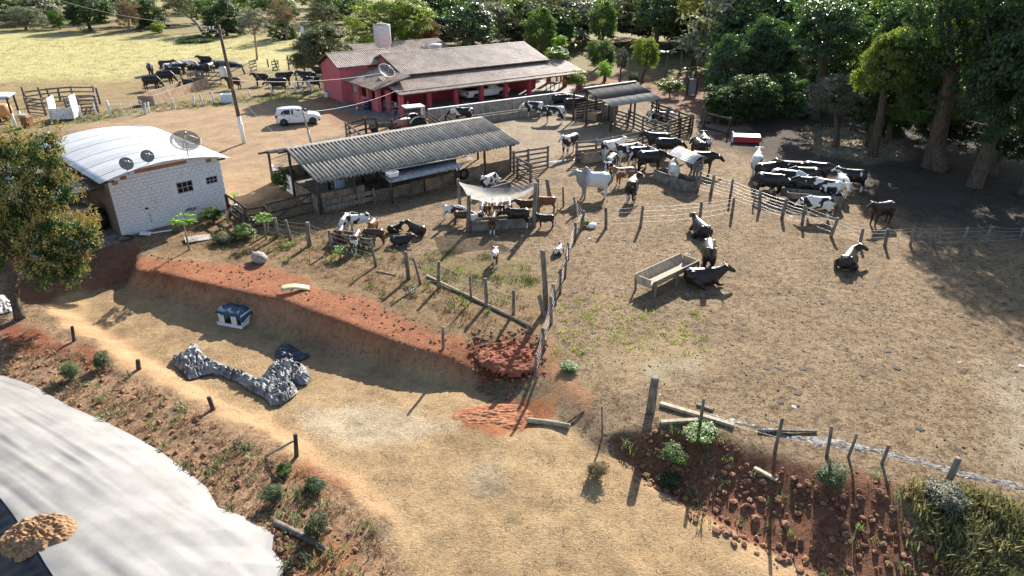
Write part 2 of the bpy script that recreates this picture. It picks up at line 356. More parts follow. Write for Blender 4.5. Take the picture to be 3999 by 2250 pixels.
def ground_material():
    N = NT('soil'); co = N.coord('Object'); at = N.n('ShaderNodeAttribute', attribute_name='Col')
    base = at.outputs['Color']; mot = at.outputs['Alpha']
    n1 = N.noise(0.55, 5, .62, co); n2 = N.noise(3.2, 6, .72, co, .6); n3 = N.noise(16, 4, .7, co)
    st = N.noise(7.0, 5, .75, N.coord('Object', (1.0, 2.6, 1.0)), 1.4)
    dark = N.mix(base, (.33,.31,.30), 1.0, 'MULTIPLY')
    lite = N.mix(base, (.70,.55,.38), .3)
    f2 = N.ramp(n2, [(.38, (1,1,1)), (.54, (0,0,0))]); f2m = N.math('MULTIPLY', f2, N.math('MULTIPLY', mot, .9))
    c = N.mix(base, dark, f2m)
    n5 = N.noise(10.5, 2, .5, co, .3); f5 = N.ramp(n5, [(.57, (0,0,0)), (.65, (1,1,1))]); c = N.mix(c, N.mix(base, (.22,.2,.19), 1.0, 'MULTIPLY'), N.math('MULTIPLY', f5, N.math('MULTIPLY', N.math('POWER', mot, 1.5), .85)))
    f3 = N.ramp(st, [(.54, (0,0,0)), (.68, (1,1,1))]); c = N.mix(c, lite, N.math('MULTIPLY', f3, N.math('ADD', N.math('MULTIPLY', mot, .5), .25)))
    f1 = N.ramp(n1, [(.35, (.84,.82,.80)), (.65, (1.16,1.15,1.13))]); c = N.mix(c, f1, 1.0, 'MULTIPLY')
    f4 = N.ramp(n3, [(.3, (.72,.72,.72)), (.5, (1,1,1)), (.72, (1.3,1.3,1.3))]); c = N.mix(c, f4, .7, 'MULTIPLY')
    N.base(c); N.set(Roughness=.95); N.b.inputs['Specular IOR Level'].default_value = .15
    h = N.math('ADD', N.math('MULTIPLY', n2, .6), N.math('ADD', N.math('MULTIPLY', st, .55), N.math('MULTIPLY', n3, .3)))
    N.bump(h, 0.9, 0.13)
    return N.m
M['soil'] = ground_material()
_nx, _ny = len(GX), len(GY)
_I = np.arange(_nx*_ny).reshape(_ny, _nx)
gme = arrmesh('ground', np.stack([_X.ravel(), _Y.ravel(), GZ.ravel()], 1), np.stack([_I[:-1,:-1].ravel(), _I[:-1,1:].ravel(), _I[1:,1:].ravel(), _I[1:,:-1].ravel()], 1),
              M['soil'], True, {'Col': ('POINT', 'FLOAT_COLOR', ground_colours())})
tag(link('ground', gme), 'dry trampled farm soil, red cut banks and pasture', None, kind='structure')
# ================================================================ building materials
def tile_mat(name, c1, c2, c3):
    N = NT(name); co = N.n('ShaderNodeNewGeometry').outputs['Position']
    n1 = N.noise(.7, 4, .6, co); n2 = N.noise(9, 3, .7, co)
    c = N.ramp(n2, [(.3, c1), (.55, c2), (.75, c3)]); k = N.ramp(n1, [(.35, (.6,.55,.52)), (.6, (1.1,1.08,1.05))])
    N.base(N.mix(c, k, 1.0, 'MULTIPLY')); N.set(Roughness=.55); N.b.inputs['Specular IOR Level'].default_value = .5
    N.bump(n2, .3, .01); return N.m
M['tile'] = tile_mat('roof_tile', (.17,.11,.085), (.43,.32,.25), (.66,.58,.5))
M['tile_dark'] = tile_mat('roof_underlay', (.04,.028,.022), (.09,.06,.05), (.12,.09,.07))
def plaster(name, c1, c2, dirt):
    N = NT(name); co = N.coord('Object'); n1 = N.noise(1.3, 5, .65, co); n2 = N.noise(7, 5, .7, N.coord('Object', (1,1,.35)))
    c = N.ramp(n2, [(.3, c1), (.7, c2)]); f = N.ramp(n1, [(.5, (0,0,0)), (.72, (1,1,1))])
    N.base(N.mix(c, dirt, N.math('MULTIPLY', f, .6))); N.set(Roughness=.85); N.bump(n2, .2, .01); return N.m
M['pink'] = plaster('pink_plaster', (.50,.10,.115), (.62,.15,.17), (.36,.12,.10))
M['red_wall'] = plaster('red_plaster', (.33,.035,.055), (.42,.05,.075), (.22,.045,.05))
M['glass'] = NT('dark_glass').set(Roughness=.08).m; M['glass'].node_tree.nodes['Principled BSDF'].inputs['Base Color'].default_value = (.012,.014,.018,1)
M['plast_white'] = rough_mat('white_plastic', (.66,.66,.66), (.8,.8,.8), 4, .4, 0)
M['plast_blue'] = rough_mat('blue_plastic', (.03,.1,.25), (.06,.18,.38), 4, .4, 0)
M['plast_dark'] = rough_mat('dark_plastic', (.015,.02,.025), (.04,.05,.06), 4, .5, 0)
def fibre_mat(name, a, b, c):
    N = NT(name); co = N.coord('Object'); n1 = N.noise(1.6, 6, .7, co); n2 = N.noise(14, 4, .75, co)
    col = N.ramp(n2, [(.3, a), (.55, b), (.8, c)]); k = N.ramp(n1, [(.35, (.55,.53,.5)), (.65, (1.1,1.1,1.08))])
    N.base(N.mix(col, k, 1.0, 'MULTIPLY')); N.set(Roughness=.7); N.bump(n2, .25, .006); return N.m
M['fibre'] = fibre_mat('fibre_cement', (.17,.16,.14), (.42,.39,.34), (.62,.58,.5))
M['fibre_dark'] = fibre_mat('fibre_cement_dark', (.035,.034,.032), (.085,.08,.075), (.2,.19,.175))
M['zinc'] = rough_mat('galvanised_sheet', (.5,.5,.49), (.62,.61,.6), 1.2, .38, .03, metal=.15, spec=.5)
M['zinc_old'] = rough_mat('old_galvanised_sheet', (.25,.245,.24), (.52,.51,.49), 3.0, .42, .05, metal=.35, spec=.5)

def corr_sheet(w, L, pitch, amp, seg=6, arc=None, nl=2):
    """corrugated sheet: width along x (corrugations), length along y; arc(y)->z offset"""
    nw = max(2, int(round(w/pitch*seg))); V = []; Fs = []
    for j in range(nl+1):
        y = L*j/nl; z0 = arc(y) if arc else 0
        for i in range(nw+1):
            x = w*i/nw; V.append((x, y, z0+amp*math.sin(2*math.pi*x/pitch)))
    n = nw+1
    for j in range(nl):
        for i in range(nw): Fs.append((j*n+i, j*n+i+1, (j+1)*n+i+1, (j+1)*n+i))
    k = len(V); V2 = V+[(x, y, z-.012) for x, y, z in V]; Fs2 = Fs+[tuple(reversed([q+k for q in f])) for f in Fs]
    for i in range(nw): Fs2 += [(i+1, i, k+i, k+i+1), (nl*n+i, nl*n+i+1, k+nl*n+i+1, k+nl*n+i)]
    for j in range(nl): Fs2 += [(j*n, (j+1)*n, k+(j+1)*n, k+j*n), ((j+1)*n+nw, j*n+nw, k+j*n+nw, k+(j+1)*n+nw)]
    mb = MB(); mb.add(V2, Fs2, 0, True); return mb
def slope_matrix(o, ax, dn):
    ax = Vector(ax).normalized(); dn = Vector(dn).normalized(); n = ax.cross(dn).normalized()
    if n.z < 0: n = -n
    m = Matrix(((ax.x, dn.x, n.x, o[0]), (ax.y, dn.y, n.y, o[1]), (ax.z, dn.z, n.z, o[2]), (0,0,0,1))); return m

# ================================================================ white block store with arched metal roof
WB = thing('store_building', 'white painted brick store with an arched silver metal roof, left of the yard', 'building', G(480, 922, 0), R(46.16))
def brick_paint():
    N = NT('painted_brick'); co = N.n('ShaderNodeNewGeometry').outputs['Position']; n1 = N.noise(.9, 5, .7, co); n2 = N.noise(6, 6, .75, co); n3 = N.noise(1.4, 4, .6, N.n('ShaderNodeTexCoord').outputs['Object'])
    c = N.ramp(n2, [(.28, (.70,.68,.69)), (.6, (.84,.82,.83))]); oi = N.n('ShaderNodeObjectInfo').outputs['Random']
    f = N.ramp(n2, [(.66, (0,0,0)), (.72, (1,1,1))]); g = N.ramp(n1, [(.45, (0,0,0)), (.7, (1,1,1))])
    c = N.mix(c, (.45,.17,.09), N.math('MULTIPLY', f, g)); c = N.mix(c, (.42,.38,.36), N.math('MULTIPLY', N.ramp(n1, [(.55,(0,0,0)),(.8,(1,1,1))]), .35))
    N.base(c); N.set(Roughness=.8); N.bump(n2, .4, .01); return N.m
M['brick'] = brick_paint(); M['brick_raw'] = rough_mat('raw_brick', (.35,.12,.06), (.5,.22,.12), 8, .9, .3)
M['brown_wall'] = plaster('brown_plaster', (.17,.12,.085), (.27,.195,.14), (.12,.09,.07))
def wb_arch(x): # roof underside height along the front wall
    t = (x-3.0)/3.3; return 3.58-0.42*t*t
def wb_build():
    W, Dp = 6.05, 10.6
    mb = MB(); n = 24
    front = [(0,-.6)]+[(W, -.6)]+[(W-W*i/n, wb_arch(W-W*i/n)-.05) for i in range(n+1)]
    # front wall core with window holes: built as strips
    wins = [(3.38, 1.6, 4.24, 2.2), (5.06, 1.77, 5.7, 2.15)]
    xs = sorted({0, W, *[w[0] for w in wins], *[w[2] for w in wins], *[W*i/12 for i in range(13)]})
    core = MB(); D0, D1 = .035, .16
    for a, b in zip(xs[:-1], xs[1:]):
        segs = [(-.6, None)]
        hole = [w for w in wins if a >= w[0]-1e-6 and b <= w[2]+1e-6]
        za, zb = wb_arch(a)-.05, wb_arch(b)-.05
        def strip(z0, z1a, z1b): core.add([(a,D0,z0),(b,D0,z0),(b,D1,z0),(a,D1,z0),(a,D0,z1a),(b,D0,z1b),(b,D1,z1b),(a,D1,z1a)], [(3,2,1,0),(4,5,6,7),(0,1,5,4),(1,2,6,5),(2,3,7,6),(3,0,4,7)])
        if hole: strip(-.6, hole[0][1], hole[0][1]); strip(hole[0][3], za, zb)
        else: strip(-.6, za, zb)
    core.build('mortar_wall', M['brick'], WB)
    # bricks proud of the mortar, shared mesh
    bl, bh = .295, .17; bm = MB(); bm.b2(0, 0, 0, bl, .06, bh); me = bm.mesh('brick', M['brick'])
    bm = MB(); bm.b2(0, 0, 0, bl, .06, bh); me_r = bm.mesh('brick_bare', M['brick_raw'])
    rest = MB(); cnt = 0; slots = []
    for r_ in range(24):
        z = -.3+r_*.185; off = (r_ % 2)*.155
        for k in range(-1, 21):
            x = off+k*.31; x0, x1 = max(x, .003), min(x+bl, W-.003)
            if x1-x0 < .06 or z+bh > min(wb_arch(x0), wb_arch(x1))-.06: continue
            if any(x1 > w[0]-.02 and x0 < w[2]+.02 and z+bh > w[1]-.02 and z < w[3]+.02 for w in wins): continue
            slots.append((x0, x1, z, r_))
    full = [s for s in slots if abs(s[1]-s[0]-bl) < 1e-6 and s[2] > .5]
    pick = set(id(s) for s in full[:300])
    for s in slots:
        x0, x1, z, r_ = s; dy = -random.random()*.008
        if id(s) in pick:
            top = z+bh+.2 > wb_arch(x0)-.06 and random.random() < .35
            b = link('brick', me_r if top else me, WB); b.location = (x0, dy, z)
        else: rest.b2(x0, dy, z, x1, .06+dy, z+bh)
    tag(rest.build('bricks', M['brick'], WB), kind='stuff')
    # side and back walls
    sm = MB(); sm.b2(0, .165, -.6, .15, Dp, 2.95); sm.build('side_wall', M['brown_wall'], WB)
    sm = MB(); sm.b2(W-.15, .165, -.6, W, Dp, 2.95); sm.build('side_wall', M['brick'], WB)
    sm = MB(); sm.prism(front, (1,0,0), (0,0,1), (0,Dp,0), (0,.15,0)); sm.build('back_wall', M['brick'], WB)
    # windows
    for x0, z0, x1, z1 in wins:
        fr = MB()
        for a in (x0, (x0*2+x1)/3, (x0+2*x1)/3, x1): fr.b2(a-.02, .02, z0, a+.02, .06, z1)
        for b in (z0, (z0+z1)/2, z1): fr.b2(x0, .018, b-.02, x1, .058, b+.02)
        w = fr.build('window', M['zinc_old'], WB)
        for i in range(3):
            for j in range(2):
                p = MB(); dx = (x1-x0)/3; dz = (z1-z0)/2; p.b2(x0+i*dx+.022, .034, z0+j*dz+.022, x0+(i+1)*dx-.022, .044, z0+(j+1)*dz-.022); p.build('pane', M['glass'], w)
    bn = MB(); bn.b2(5.1, .06, 1.8, 5.66, .075, 1.93); bn.build('red_panel', rough_mat('red_panel', (.3,.02,.03), (.4,.04,.05), 3), WB)
    # arched roof sheets: each spans the front, ribs follow the arc
    n_sh = 11; sw = (Dp+.6)/n_sh
    sh = corr_sheet(sw-.008, 7.0, .34, .010, 6, None, 16)
    for i, (x, y, z) in enumerate(sh.v):  # swap so length runs along local x with the arc
        X = -.5+y; sh.v[i] = (X, x, wb_arch(X)+z)
    sme = sh.mesh('roof_sheet', M['zinc'])
    for k in range(n_sh):
        o = link('roof_sheet', sme, WB); o.location = (0, -.35+k*sw, 0.008*(k % 2)+.04)
    bm = MB()
    for y in (.0, 3.5, 7, 10.4): bm.b2(-.35, y+.02, 2.98, 6.4, y+.1, 3.08)
    bm.build('roof_beam', M['wood_dark'], WB)
    # lean-to roof over the open store on the left
    lw = 1.35
    sh = corr_sheet(9.9, 3.9, .2, .02, 4, lambda y: -.10*y, 2)
    for k in range(7):
        s2 = corr_sheet(1.4, 4.2, .2, .02, 4, lambda y: -.07*y, 2)
        s2.v = [(-.02-y, x, z) for x, y, z in s2.v]; s2.f = [tuple(reversed(f)) for f in s2.f]
        o = s2.build('lean_to_sheet', M['zinc_old'], WB); o.location = (.12, .9+k*1.42, 2.66+.01*(k % 2))
    b = MB(); b.bar((.1,1.0,2.58), (-4.0,1.0,2.29), .1, .12); b.build('lean_to_beam', M['wood_dark'], WB)
    for y in (1.0, 6.0, 10.6):
        p = MB(); p.tube([(-3.95,y,-.6),(-3.95,y,2.28)], .09); p.build('lean_to_post', M['wood_dark'], WB)
    p = MB(); p.b2(-4.1, 10.3, -.6, -.003, 10.45, 2.3); p.build('lean_to_back_wall', M['white_paint'], WB)
    sl_ = MB(); sl_.b2(-4.2, -.7, -.55, -.003, 10.29, .03); sl_.build('floor_slab', M['concrete_dark'], WB)
    g = MB(); g.tube([(1.6,-.02,0.35),(1.6,-.02,.9)], .012); g.b2(1.45,-.06,1.15,1.6,-.0,1.25); g.build('wall_bracket', M['iron'], WB)
wb_build()
def W2(lx, ly, z, base=WB, ang=R(46.16)):
    return Vector((base.location.x+lx*math.cos(ang)-ly*math.sin(ang), base.location.y+lx*math.sin(ang)+ly*math.cos(ang), z))
def dish(label, pos, rad, az, el, mesh_like, post):
    t = thing('satellite_dish', label, 'satellite dish', pos)
    m = MB(); n = 18; k = 5; rings = []
    for i in range(k+1):
        r = rad*i/k+.001; z = .34*rad*(i/k)**2; rings.append([(r*math.cos(2*math.pi*j/n), r*math.sin(2*math.pi*j/n), z) for j in range(n)])
    m.rings(rings, False); o = m.build('reflector', M['dish_mesh'] if mesh_like else M['dish'], t)
    o.location = (0, 0, post); o.rotation_euler = (R(90-el), 0, az-math.pi/2)
    md = o.modifiers.new('s', 'SOLIDIFY'); md.thickness = .02
    s = MB(); s.tube([(0,0,-.1),(0,0,post)], .03); s.build('mast', M['steel'], t)
    f = MB()
    for a in (0, 2.1, 4.2): f.tube([(rad*.9*math.cos(a), rad*.9*math.sin(a), .3*rad), (0,0,rad*.95)], .012 if rad < .6 else .02, 5)
    f.lathe([(.05,0),(.07,.06),(.05,.14)], 8, (0,0,rad*.93)); fo = f.build('feed_arm', M['steel'], t); fo.location = o.location; fo.rotation_euler = o.rotation_euler
    if mesh_like:
        r_ = MB()
        for a in range(10):
            an = a*math.pi/5; r_.tube([(rad*i/4*math.cos(an), rad*i/4*math.sin(an), .34*rad*(i/4)**2+.015) for i in range(5)], .012, 4)
        r_.tube([(rad*math.cos(2*math.pi*j/20), rad*math.sin(2*math.pi*j/20), .345*rad) for j in range(21)], .016, 4)
        ro = r_.build('ribs', M['steel'], t); ro.location = o.location; ro.rotation_euler = o.rotation_euler
    return t
M['dish'] = rough_mat('dish_grey', (.2,.2,.19), (.27,.27,.26), 5, .5, 0)
_N = NT('dish_mesh'); _N.base((.2,.185,.15)); _N.set(Roughness=.5, Alpha=.55); M['dish_mesh'] = _N.m
dish('small grey satellite dish at the roof edge, left of three on the store', W2(1.0,-.2,3.4), .36, R(140), 30, False, .45)
dish('small grey satellite dish on the store roof, middle of the three', W2(2.2,.05,3.52), .35, R(135), 30, False, .45)
dish('large mesh satellite dish at the right end of the store roof', W2(4.4,.15,3.5), .8, R(128), 58, True, .75)

# ================================================================ milking shed with fibre-cement roof
SA = R(37.44); SO = G(1237, 840, 0)
SH = thing('milking_shed', 'long open milking shed under a dark striped corrugated roof, in the centre', 'shed', SO, SA)
def shed_build():
    # ridge at y=4, z=3.0; front eave y=-.45, z=2.02
    L0, L1 = .15, 14.75
    wsh = 1.1; n = int(round((L1-L0)/(wsh-.05))); step = (L1-L0)/n
    def rows(front):
        ey, ez = (-.45, 2.02) if front else (8.3, 1.95)
        dn = Vector((0, ey-4.0, ez-3.0)); ln = dn.length; half = ln/2
        sh = corr_sheet(step+.05, half+.12, step/4, .085, 8); me = sh.mesh('roof_sheet', M['fibre'])
        for j in range(2):
            for k in range(n):
                o0 = Vector((L0+k*step, 4.0, 3.0))+dn.normalized()*(half*j-.05*j)+Vector((0,0,.05+.02*(1-j)))
                o = link('roof_sheet', me, SH); o.matrix_local = slope_matrix(o0+Vector((random.uniform(-.01,.01),0,random.uniform(0,.012))), (1,0,0), dn)
    rows(True); rows(False)
    rc = MB()
    for k in range(n):
        m = MB(); m.rings([[(L0+k*step+.005+(step-.01)*q, 4+.2*math.cos(a), 3.05+.1*math.sin(a)) for a in [math.pi*i/6 for i in range(7)]] for q in (0, 1)], False, closed=False); m.build('ridge_cap', M['fibre'], SH)
    # timber frame
    for x in (.25, 2.6, 5.0, 7.4, 9.8, 12.2, 14.4):
        for y, zt in ((0, 2.05), (4.0, 2.9), (7.9, 2.0)):
            p = MB(); p.tube([(x, y, -.1), (x+random.uniform(-.05,.05), y, zt)], .085, 7); p.build('post', M['wood_dark'], SH)
        r_ = MB(); r_.bar((x,-.4,1.97),(x,4,2.94), .09, .12); r_.bar((x,4,2.94),(x,8.2,1.92), .09, .12); r_.build('rafter', M['wood_dark'], SH)
    for y, z in ((0, 2.1), (4, 2.93), (7.9, 2.05)):
        b = MB(); b.bar((-.4, y, z), (14.9, y, z), .1, .12); b.build('purlin', M['wood_dark'], SH)
    # low front wall of worn concrete, patched in sections
    for x0, x1, h, m_ in ((.45, 3.2, 1.22, 'concrete_dark'), (3.75, 6.4, .72, 'concrete_dark'), (6.42, 9.3, .78, 'concrete_tan'), (9.32, 11.9, .86, 'concrete_tan'), (11.92, 14.4, .95, 'concrete_dark')):
        w = MB(); w.b2(x0, -.02, -.12, x1, .16, h); o = w.build('low_wall', M['shed_wall'], SH)
    w = MB(); w.b2(.3, .3, -.1, .42, 4.2, 1.0); w.build('low_wall', M['concrete_dark'], SH)
    w = MB(); w.b2(.3, 4.3, -.1, .42, 8.0, 1.15); w.build('end_wall', M['white_paint'], SH)
    w = MB(); w.b2(.45, 7.85, -.1, 14.4, 8.0, .9); w.build('low_wall', M['concrete_dark'], SH)
    for x0, x1, y, h in ((4.2, 9.0, 4.02, 1.5),):
        w = MB(); w.b2(x0, y, 0, x1, y+.12, h); w.build('partition', M['concrete_dark'], SH)
    f = MB(); f.b2(.46, .18, -.1, 14.35, 7.83, .03); f.build('floor_slab', M['concrete_dark'], SH)
    # planks nailed to the front at the left
    for z in (.3, .68):
        p = MB(); p.bar((.55,-.14,z), (3.75,-.12,z+.02), .05, .26); p.build('plank', M['wood_grey'], SH)
    for x in (.5, 3.7):
        p = MB(); p.tube([(x,-.22,-.1),(x,-.2,1.0)], .07, 6); p.build('plank_post', M['wood_grey'], SH)
    # lattice at the right end
    for k in range(9):
        p = MB(); x = 10.2+k*.42; p.bar((x, 4.3, .4), (x+.7, 4.3, 1.6), .03, .09, (0,1,0)); p.build('lattice_slat', M['wood_grey'], SH)
        p = MB(); p.bar((x+.7, 4.36, .4), (x, 4.36, 1.6), .03, .09, (0,1,0)); p.build('lattice_slat', M['wood_grey'], SH)
    g = MB(); g.tube([(4.2,-.5,2.0),(10.4,-.5,1.9)], .05, 8); g.build('gutter_pipe', M['zinc_old'], SH)
    # inner sheet awning (low grey sheet under the eave)
    s2 = corr_sheet(5.2, 1.5, .177, .03, 4); o = s2.build('awning_sheet', M['zinc_old'], SH); o.matrix_local = slope_matrix((4.4, .35, 1.72), (1,0,0.01), (0,-1,-.22))
    for x in (4.5, 9.4):
        p = MB(); p.tube([(x,-1.0,-.05),(x,-1.0,1.42)], .06, 6); p.build('awning_post', M['wood_dark'], SH)
N_ = NT('patched_wall'); co = N_.coord('Object'); a_ = N_.noise(1.1, 5, .7, co); b_ = N_.noise(5, 5, .75, co)
cc = N_.mix(N_.ramp(b_, [(.3, (.13,.105,.085)), (.65, (.34,.28,.22))]), N_.ramp(a_, [(.38, (.45,.42,.4)), (.62, (1.15,1.0,.86))]), 1.0, 'MULTIPLY'); N_.base(cc); N_.set(Roughness=.95); N_.bump(b_, .5, .015)
M['shed_wall'] = N_.m
shed_build()
def SW(lx, ly, z=0.0): return Vector((SO.x+lx*math.cos(SA)-ly*math.sin(SA), SO.y+lx*math.sin(SA)+ly*math.cos(SA), z))

# ================================================================ pink farmhouse
HA = R(35.18); HO = G(1569, 450, 0)
def HW(lx, ly, z=0.0): return Vector((HO.x+lx*math.cos(HA)-ly*math.sin(HA), HO.y+lx*math.sin(HA)+ly*math.cos(HA), z))
HS = thing('farmhouse', 'pink farmhouse with weathered clay tile roofs and a long red-pillared porch', 'house', HO, HA)
def tile_mesh():
    m = MB(); n = 5
    m.rings([[(r*math.cos(math.pi*i/n), y, r*.95*math.sin(math.pi*i/n)+dz) for i in range(n+1)] for y, r, dz in ((0, .088, .012), (.42, .108, 0))], False, closed=False)
    m.add([(.088*math.cos(math.pi*i/n), 0, .084*math.sin(math.pi*i/n)+.012) for i in range(n+1)], [tuple(range(n+1))]); m.add([(.108*math.cos(math.pi*i/n), .42, .1*math.sin(math.pi*i/n)) for i in range(n+1)], [tuple(reversed(range(n+1)))])
    return m
TM = tile_mesh(); TILE_ME = TM.mesh('roof_tile', M['tile'])
def tiled(parent, o, ax, dn, w, ln, individual=0, name='roof_slope', clip=None):
    """a slope of half-round tiles: o = top-left corner, ax along ridge, dn down slope"""
    Mx = slope_matrix(Vector(o), ax, dn)
    u = MB(); u.b2(0, 0, -.06, w, ln, -.01)
    if clip:
        u = MB(); u.add([Mx.inverted() @ Vector((0,0,0))]*0, [])
        pts = clip; k = len(pts); u.add([(x, y, -.01) for x, y in pts]+[(x, y, -.06) for x, y in pts], [tuple(range(k)), tuple(reversed(range(k, 2*k)))]+[(i, k+i, k+(i+1) % k, (i+1) % k) for i in range(k)])
    sl_ = u.build(name, M['tile_dark'], parent); sl_.matrix_local = Mx
    nx = int(w/.215); ny = int((ln+.05)/.36); V = []; Fq = []; base = np.array(TM.v); cnt = 0; faces = TM.f
    def inside(x, y):
        if not clip: return True
        c = False; n = len(clip)
        for i in range(n):
            (x0, y0), (x1, y1) = clip[i], clip[(i+1) % n]
            if (y0 > y) != (y1 > y) and x < (x1-x0)*(y-y0)/(y1-y0)+x0: c = not c
        return c
    rest = MB()
    for j in range(ny-1, -1, -1):
        for i in range(nx):
            x = .11+i*w/nx*1.0; y = ln-.40-(ny-1-j)*.36
            if not inside(x, y+.2): continue
            jx, jy, jz = random.uniform(-.008,.008), random.uniform(-.015,.015), random.uniform(0,.012)
            if cnt < individual:
                t = link('roof_tile', TILE_ME, sl_); t.location = (x+jx, y+jy, jz); cnt += 1
            else:
                b = base+np.array([x+jx, y+jy, jz]); rest.add(b.tolist(), faces, 0, True)
    if rest.v:
        r_ = rest.build('roof_tiles', M['tile'], sl_); tag(r_, kind='stuff')
    return sl_
def ridge(parent, a, b, lift=.0):
    m = MB(); a = Vector(a); b = Vector(b); n = max(2, int((b-a).length/.4)); d = (b-a)/n; side = Vector((0,0,1)).cross(d).normalized()
    for k in range(n):
        p, q = a+d*k, a+d*(k+1.08)
        m.rings([[p+side*(.13*math.cos(math.pi*i/5))+Vector((0,0,.1*math.sin(math.pi*i/5)+lift+.015)) for i in range(6)], [q+side*(.115*math.cos(math.pi*i/5))+Vector((0,0,.085*math.sin(math.pi*i/5)+lift)) for i in range(6)]], False, closed=False)
    m.build('ridge_tiles', M['tile'], parent)
def house_build():
    # floor of porch and house
    f = MB(); f.b2(-.6, -.5, -.4, 22.6, 12.6, .06); f.build('floor_slab', M['concrete'], HS)
    # porch pillars
    for x in (0, 3, 6, 9, 12, 15, 22):
        p = MB(); p.b2(x-.2, -.2, .06, x+.2, .2, 2.02); p.build('pillar', M['pink'] if x < 2 else M['red_wall'], HS)
    for y in (2.6, 5.6):
        p = MB(); p.b2(21.8, y-.2, .06, 22.2, y+.2, 2.4); p.build('pillar', M['red_wall'], HS)
    p = MB(); p.b2(18.2, 3.6, .06, 18.6, 4.0, 2.6); p.build('pillar', M['red_wall'], HS)
    b = MB(); b.bar((-.2,0,2.1),(22.3,0,2.1), .14, .16); b.build('porch_beam', M['wood_dark'], HS)
    # main body
    w = MB(); w.b2(2.4, 4.0, .06, 17.9, 4.2, 3.0); w.build('front_wall', M['red_wall'], HS)
    w = MB(); w.b2(17.7, 4.2, .06, 17.9, 11.6, 3.2); w.build('right_wall', M['pink'], HS)
    w = MB(); w.b2(2.4, 11.6, .06, 17.9, 11.8, 3.2); w.build('back_wall', M['pink'], HS)
    w = MB(); w.prism([(4.0,.06),(11.8,.06),(11.8,3.1),(7.9,4.32),(4.0,3.1)], (0,1,0), (0,0,1), (2.18,0,0), (.2,0,0)); w.build('gable_wall', M['pink'], HS)
    w = MB(); w.b2(2.38, 4.0, 2.95, 18.1, 4.12, 3.15); w.build('wall_band', M['concrete'], HS)
    # doors and window in the porch wall
    for x, wd_, hh_ in ((4.6, .9, 2.1), (13.6, .9, 2.1)):
        d = MB(); d.b2(x, 3.95, .06, x+wd_, 4.0, hh_); d.build('door', M['wood_dark'], HS)
    # main roof
    dn = Vector((0, -4.85, -1.42)); L = dn.length
    tiled(HS, (1.9, 7.9, 4.47), (1,0,0), dn, 18.2, L, 0, 'main_roof')
    dnb = Vector((0, 4.6, -1.35)); tiled(HS, (1.9, 7.9, 4.47), (1,0,0), dnb, 18.2, dnb.length, 0, 'main_roof_back')
    ridge(HS, (1.9,7.9,4.5), (20.1,7.9,4.5))
    for k in range(2):
        ends = MB(); x = 1.95+k*18.1; ends.bar((x,7.9,4.33),(x,3.1,2.94), .06, .14); ends.bar((x,7.9,4.33),(x,12.4,3.0), .06, .14); ends.build('barge_board', M['wood_dark'], HS)
    # porch roof
    dn = Vector((0, -4.6, -1.0)); tiled(HS, (-.35, 4.05, 2.93), (1,0,0), dn, 22.8, dn.length, 300, 'porch_roof')
    for x in (0, 3, 6, 9, 12, 15, 18.4, 22):
        r_ = MB(); r_.bar((x,-.4,1.93+.06),(x,4,2.84), .08, .12); r_.build('rafter', M['wood_dark'], HS)
    # left wing (back) with small gable
    w = MB(); w.prism([(4.2,.06),(9.2,.06),(9.2,3.3),(6.5,4.35),(4.2,3.3)], (0,1,0), (0,0,1), (-2.3,4.4,0), (.2,0,0)); w.build('annex_gable_wall', M['pink'], HS)
    w = MB(); w.b2(-2.1, 8.62, .06, 3.0, 8.8, 3.2); w.build('annex_wall', M['pink'], HS)
    dn = Vector((0,-2.7,-1.05)); tiled(HS, (-2.7, 10.9, 4.55), (1,0,0), dn, 6.6, dn.length, 0, 'annex_roof')
    dn = Vector((0,3.2,-1.25)); tiled(HS, (-2.7, 10.9, 4.55), (1,0,0), dn, 6.6, dn.length, 0, 'annex_roof_back'); ridge(HS, (-2.7,10.9,4.58), (3.9,10.9,4.58))
    # left side porch: roof falls towards -x
    dn = Vector((-3.9, 0, -.95)); tiled(HS, (1.9, 1.3, 3.2), (0,1,0), dn, 7.3, dn.length, 0, 'side_roof')
    w = MB(); w.b2(-1.3, 2.2, .06, -1.1, 8.6, 1.05); w.build('parapet', M['pink'], HS)
    for y in (2.3, 4.3, 6.6, 8.5):
        p = MB(); p.b2(-1.42, y-.2, .06, -1.02, y+.2, 2.3); p.build('pillar', M['pink'], HS)
    w = MB(); w.b2(-.6, 1.3, .06, -.4, 2.1, 2.1); w.build('pillar', M['pink'], HS)
    w = MB(); w.b2(1.2, 4.6, .06, 1.35, 8.6, 2.8); w.build('inner_wall', M['red_wall'], HS)
    fr = MB(); fr.b2(-1.24, 6.9, 1.1, -1.18, 8.2, 2.1); o = fr.build('window', M['plast_white'], HS)
    g = MB()
    for k in range(8): g.b2(-1.31, 6.95+k*.17, 1.1, -1.29, 6.975+k*.17, 2.1)
    g.build('window_bars', M['iron'], o)
    # gates
    for (x0, y0, x1, y1) in ((-.9, 1.9, -.2, .3), (-1.3, 9.6, -1.3, 8.8)):
        g = MB(); a = Vector((x0,y0,0)); b = Vector((x1,y1,0)); n = 12
        for k in range(n+1):
            q = a.lerp(b, k/n); g.tube([(q.x,q.y,.15),(q.x,q.y,1.15)], .014, 5)
        for z in (.15, .65, 1.15): g.bar((a.x,a.y,z),(b.x,b.y,z), .03, .03)
        g.build('bar_gate', M['steel'], HS)
    w = MB(); w.b2(-1.45, 9.7, .0, -1.05, 10.0, 1.3); w.build('gate_pillar', M['pink'], HS)
house_build()
dish('yellowish mesh satellite dish on the left roof of the farmhouse', HW(.1, 3.0, 2.75), .85, R(140), 48, True, .75)
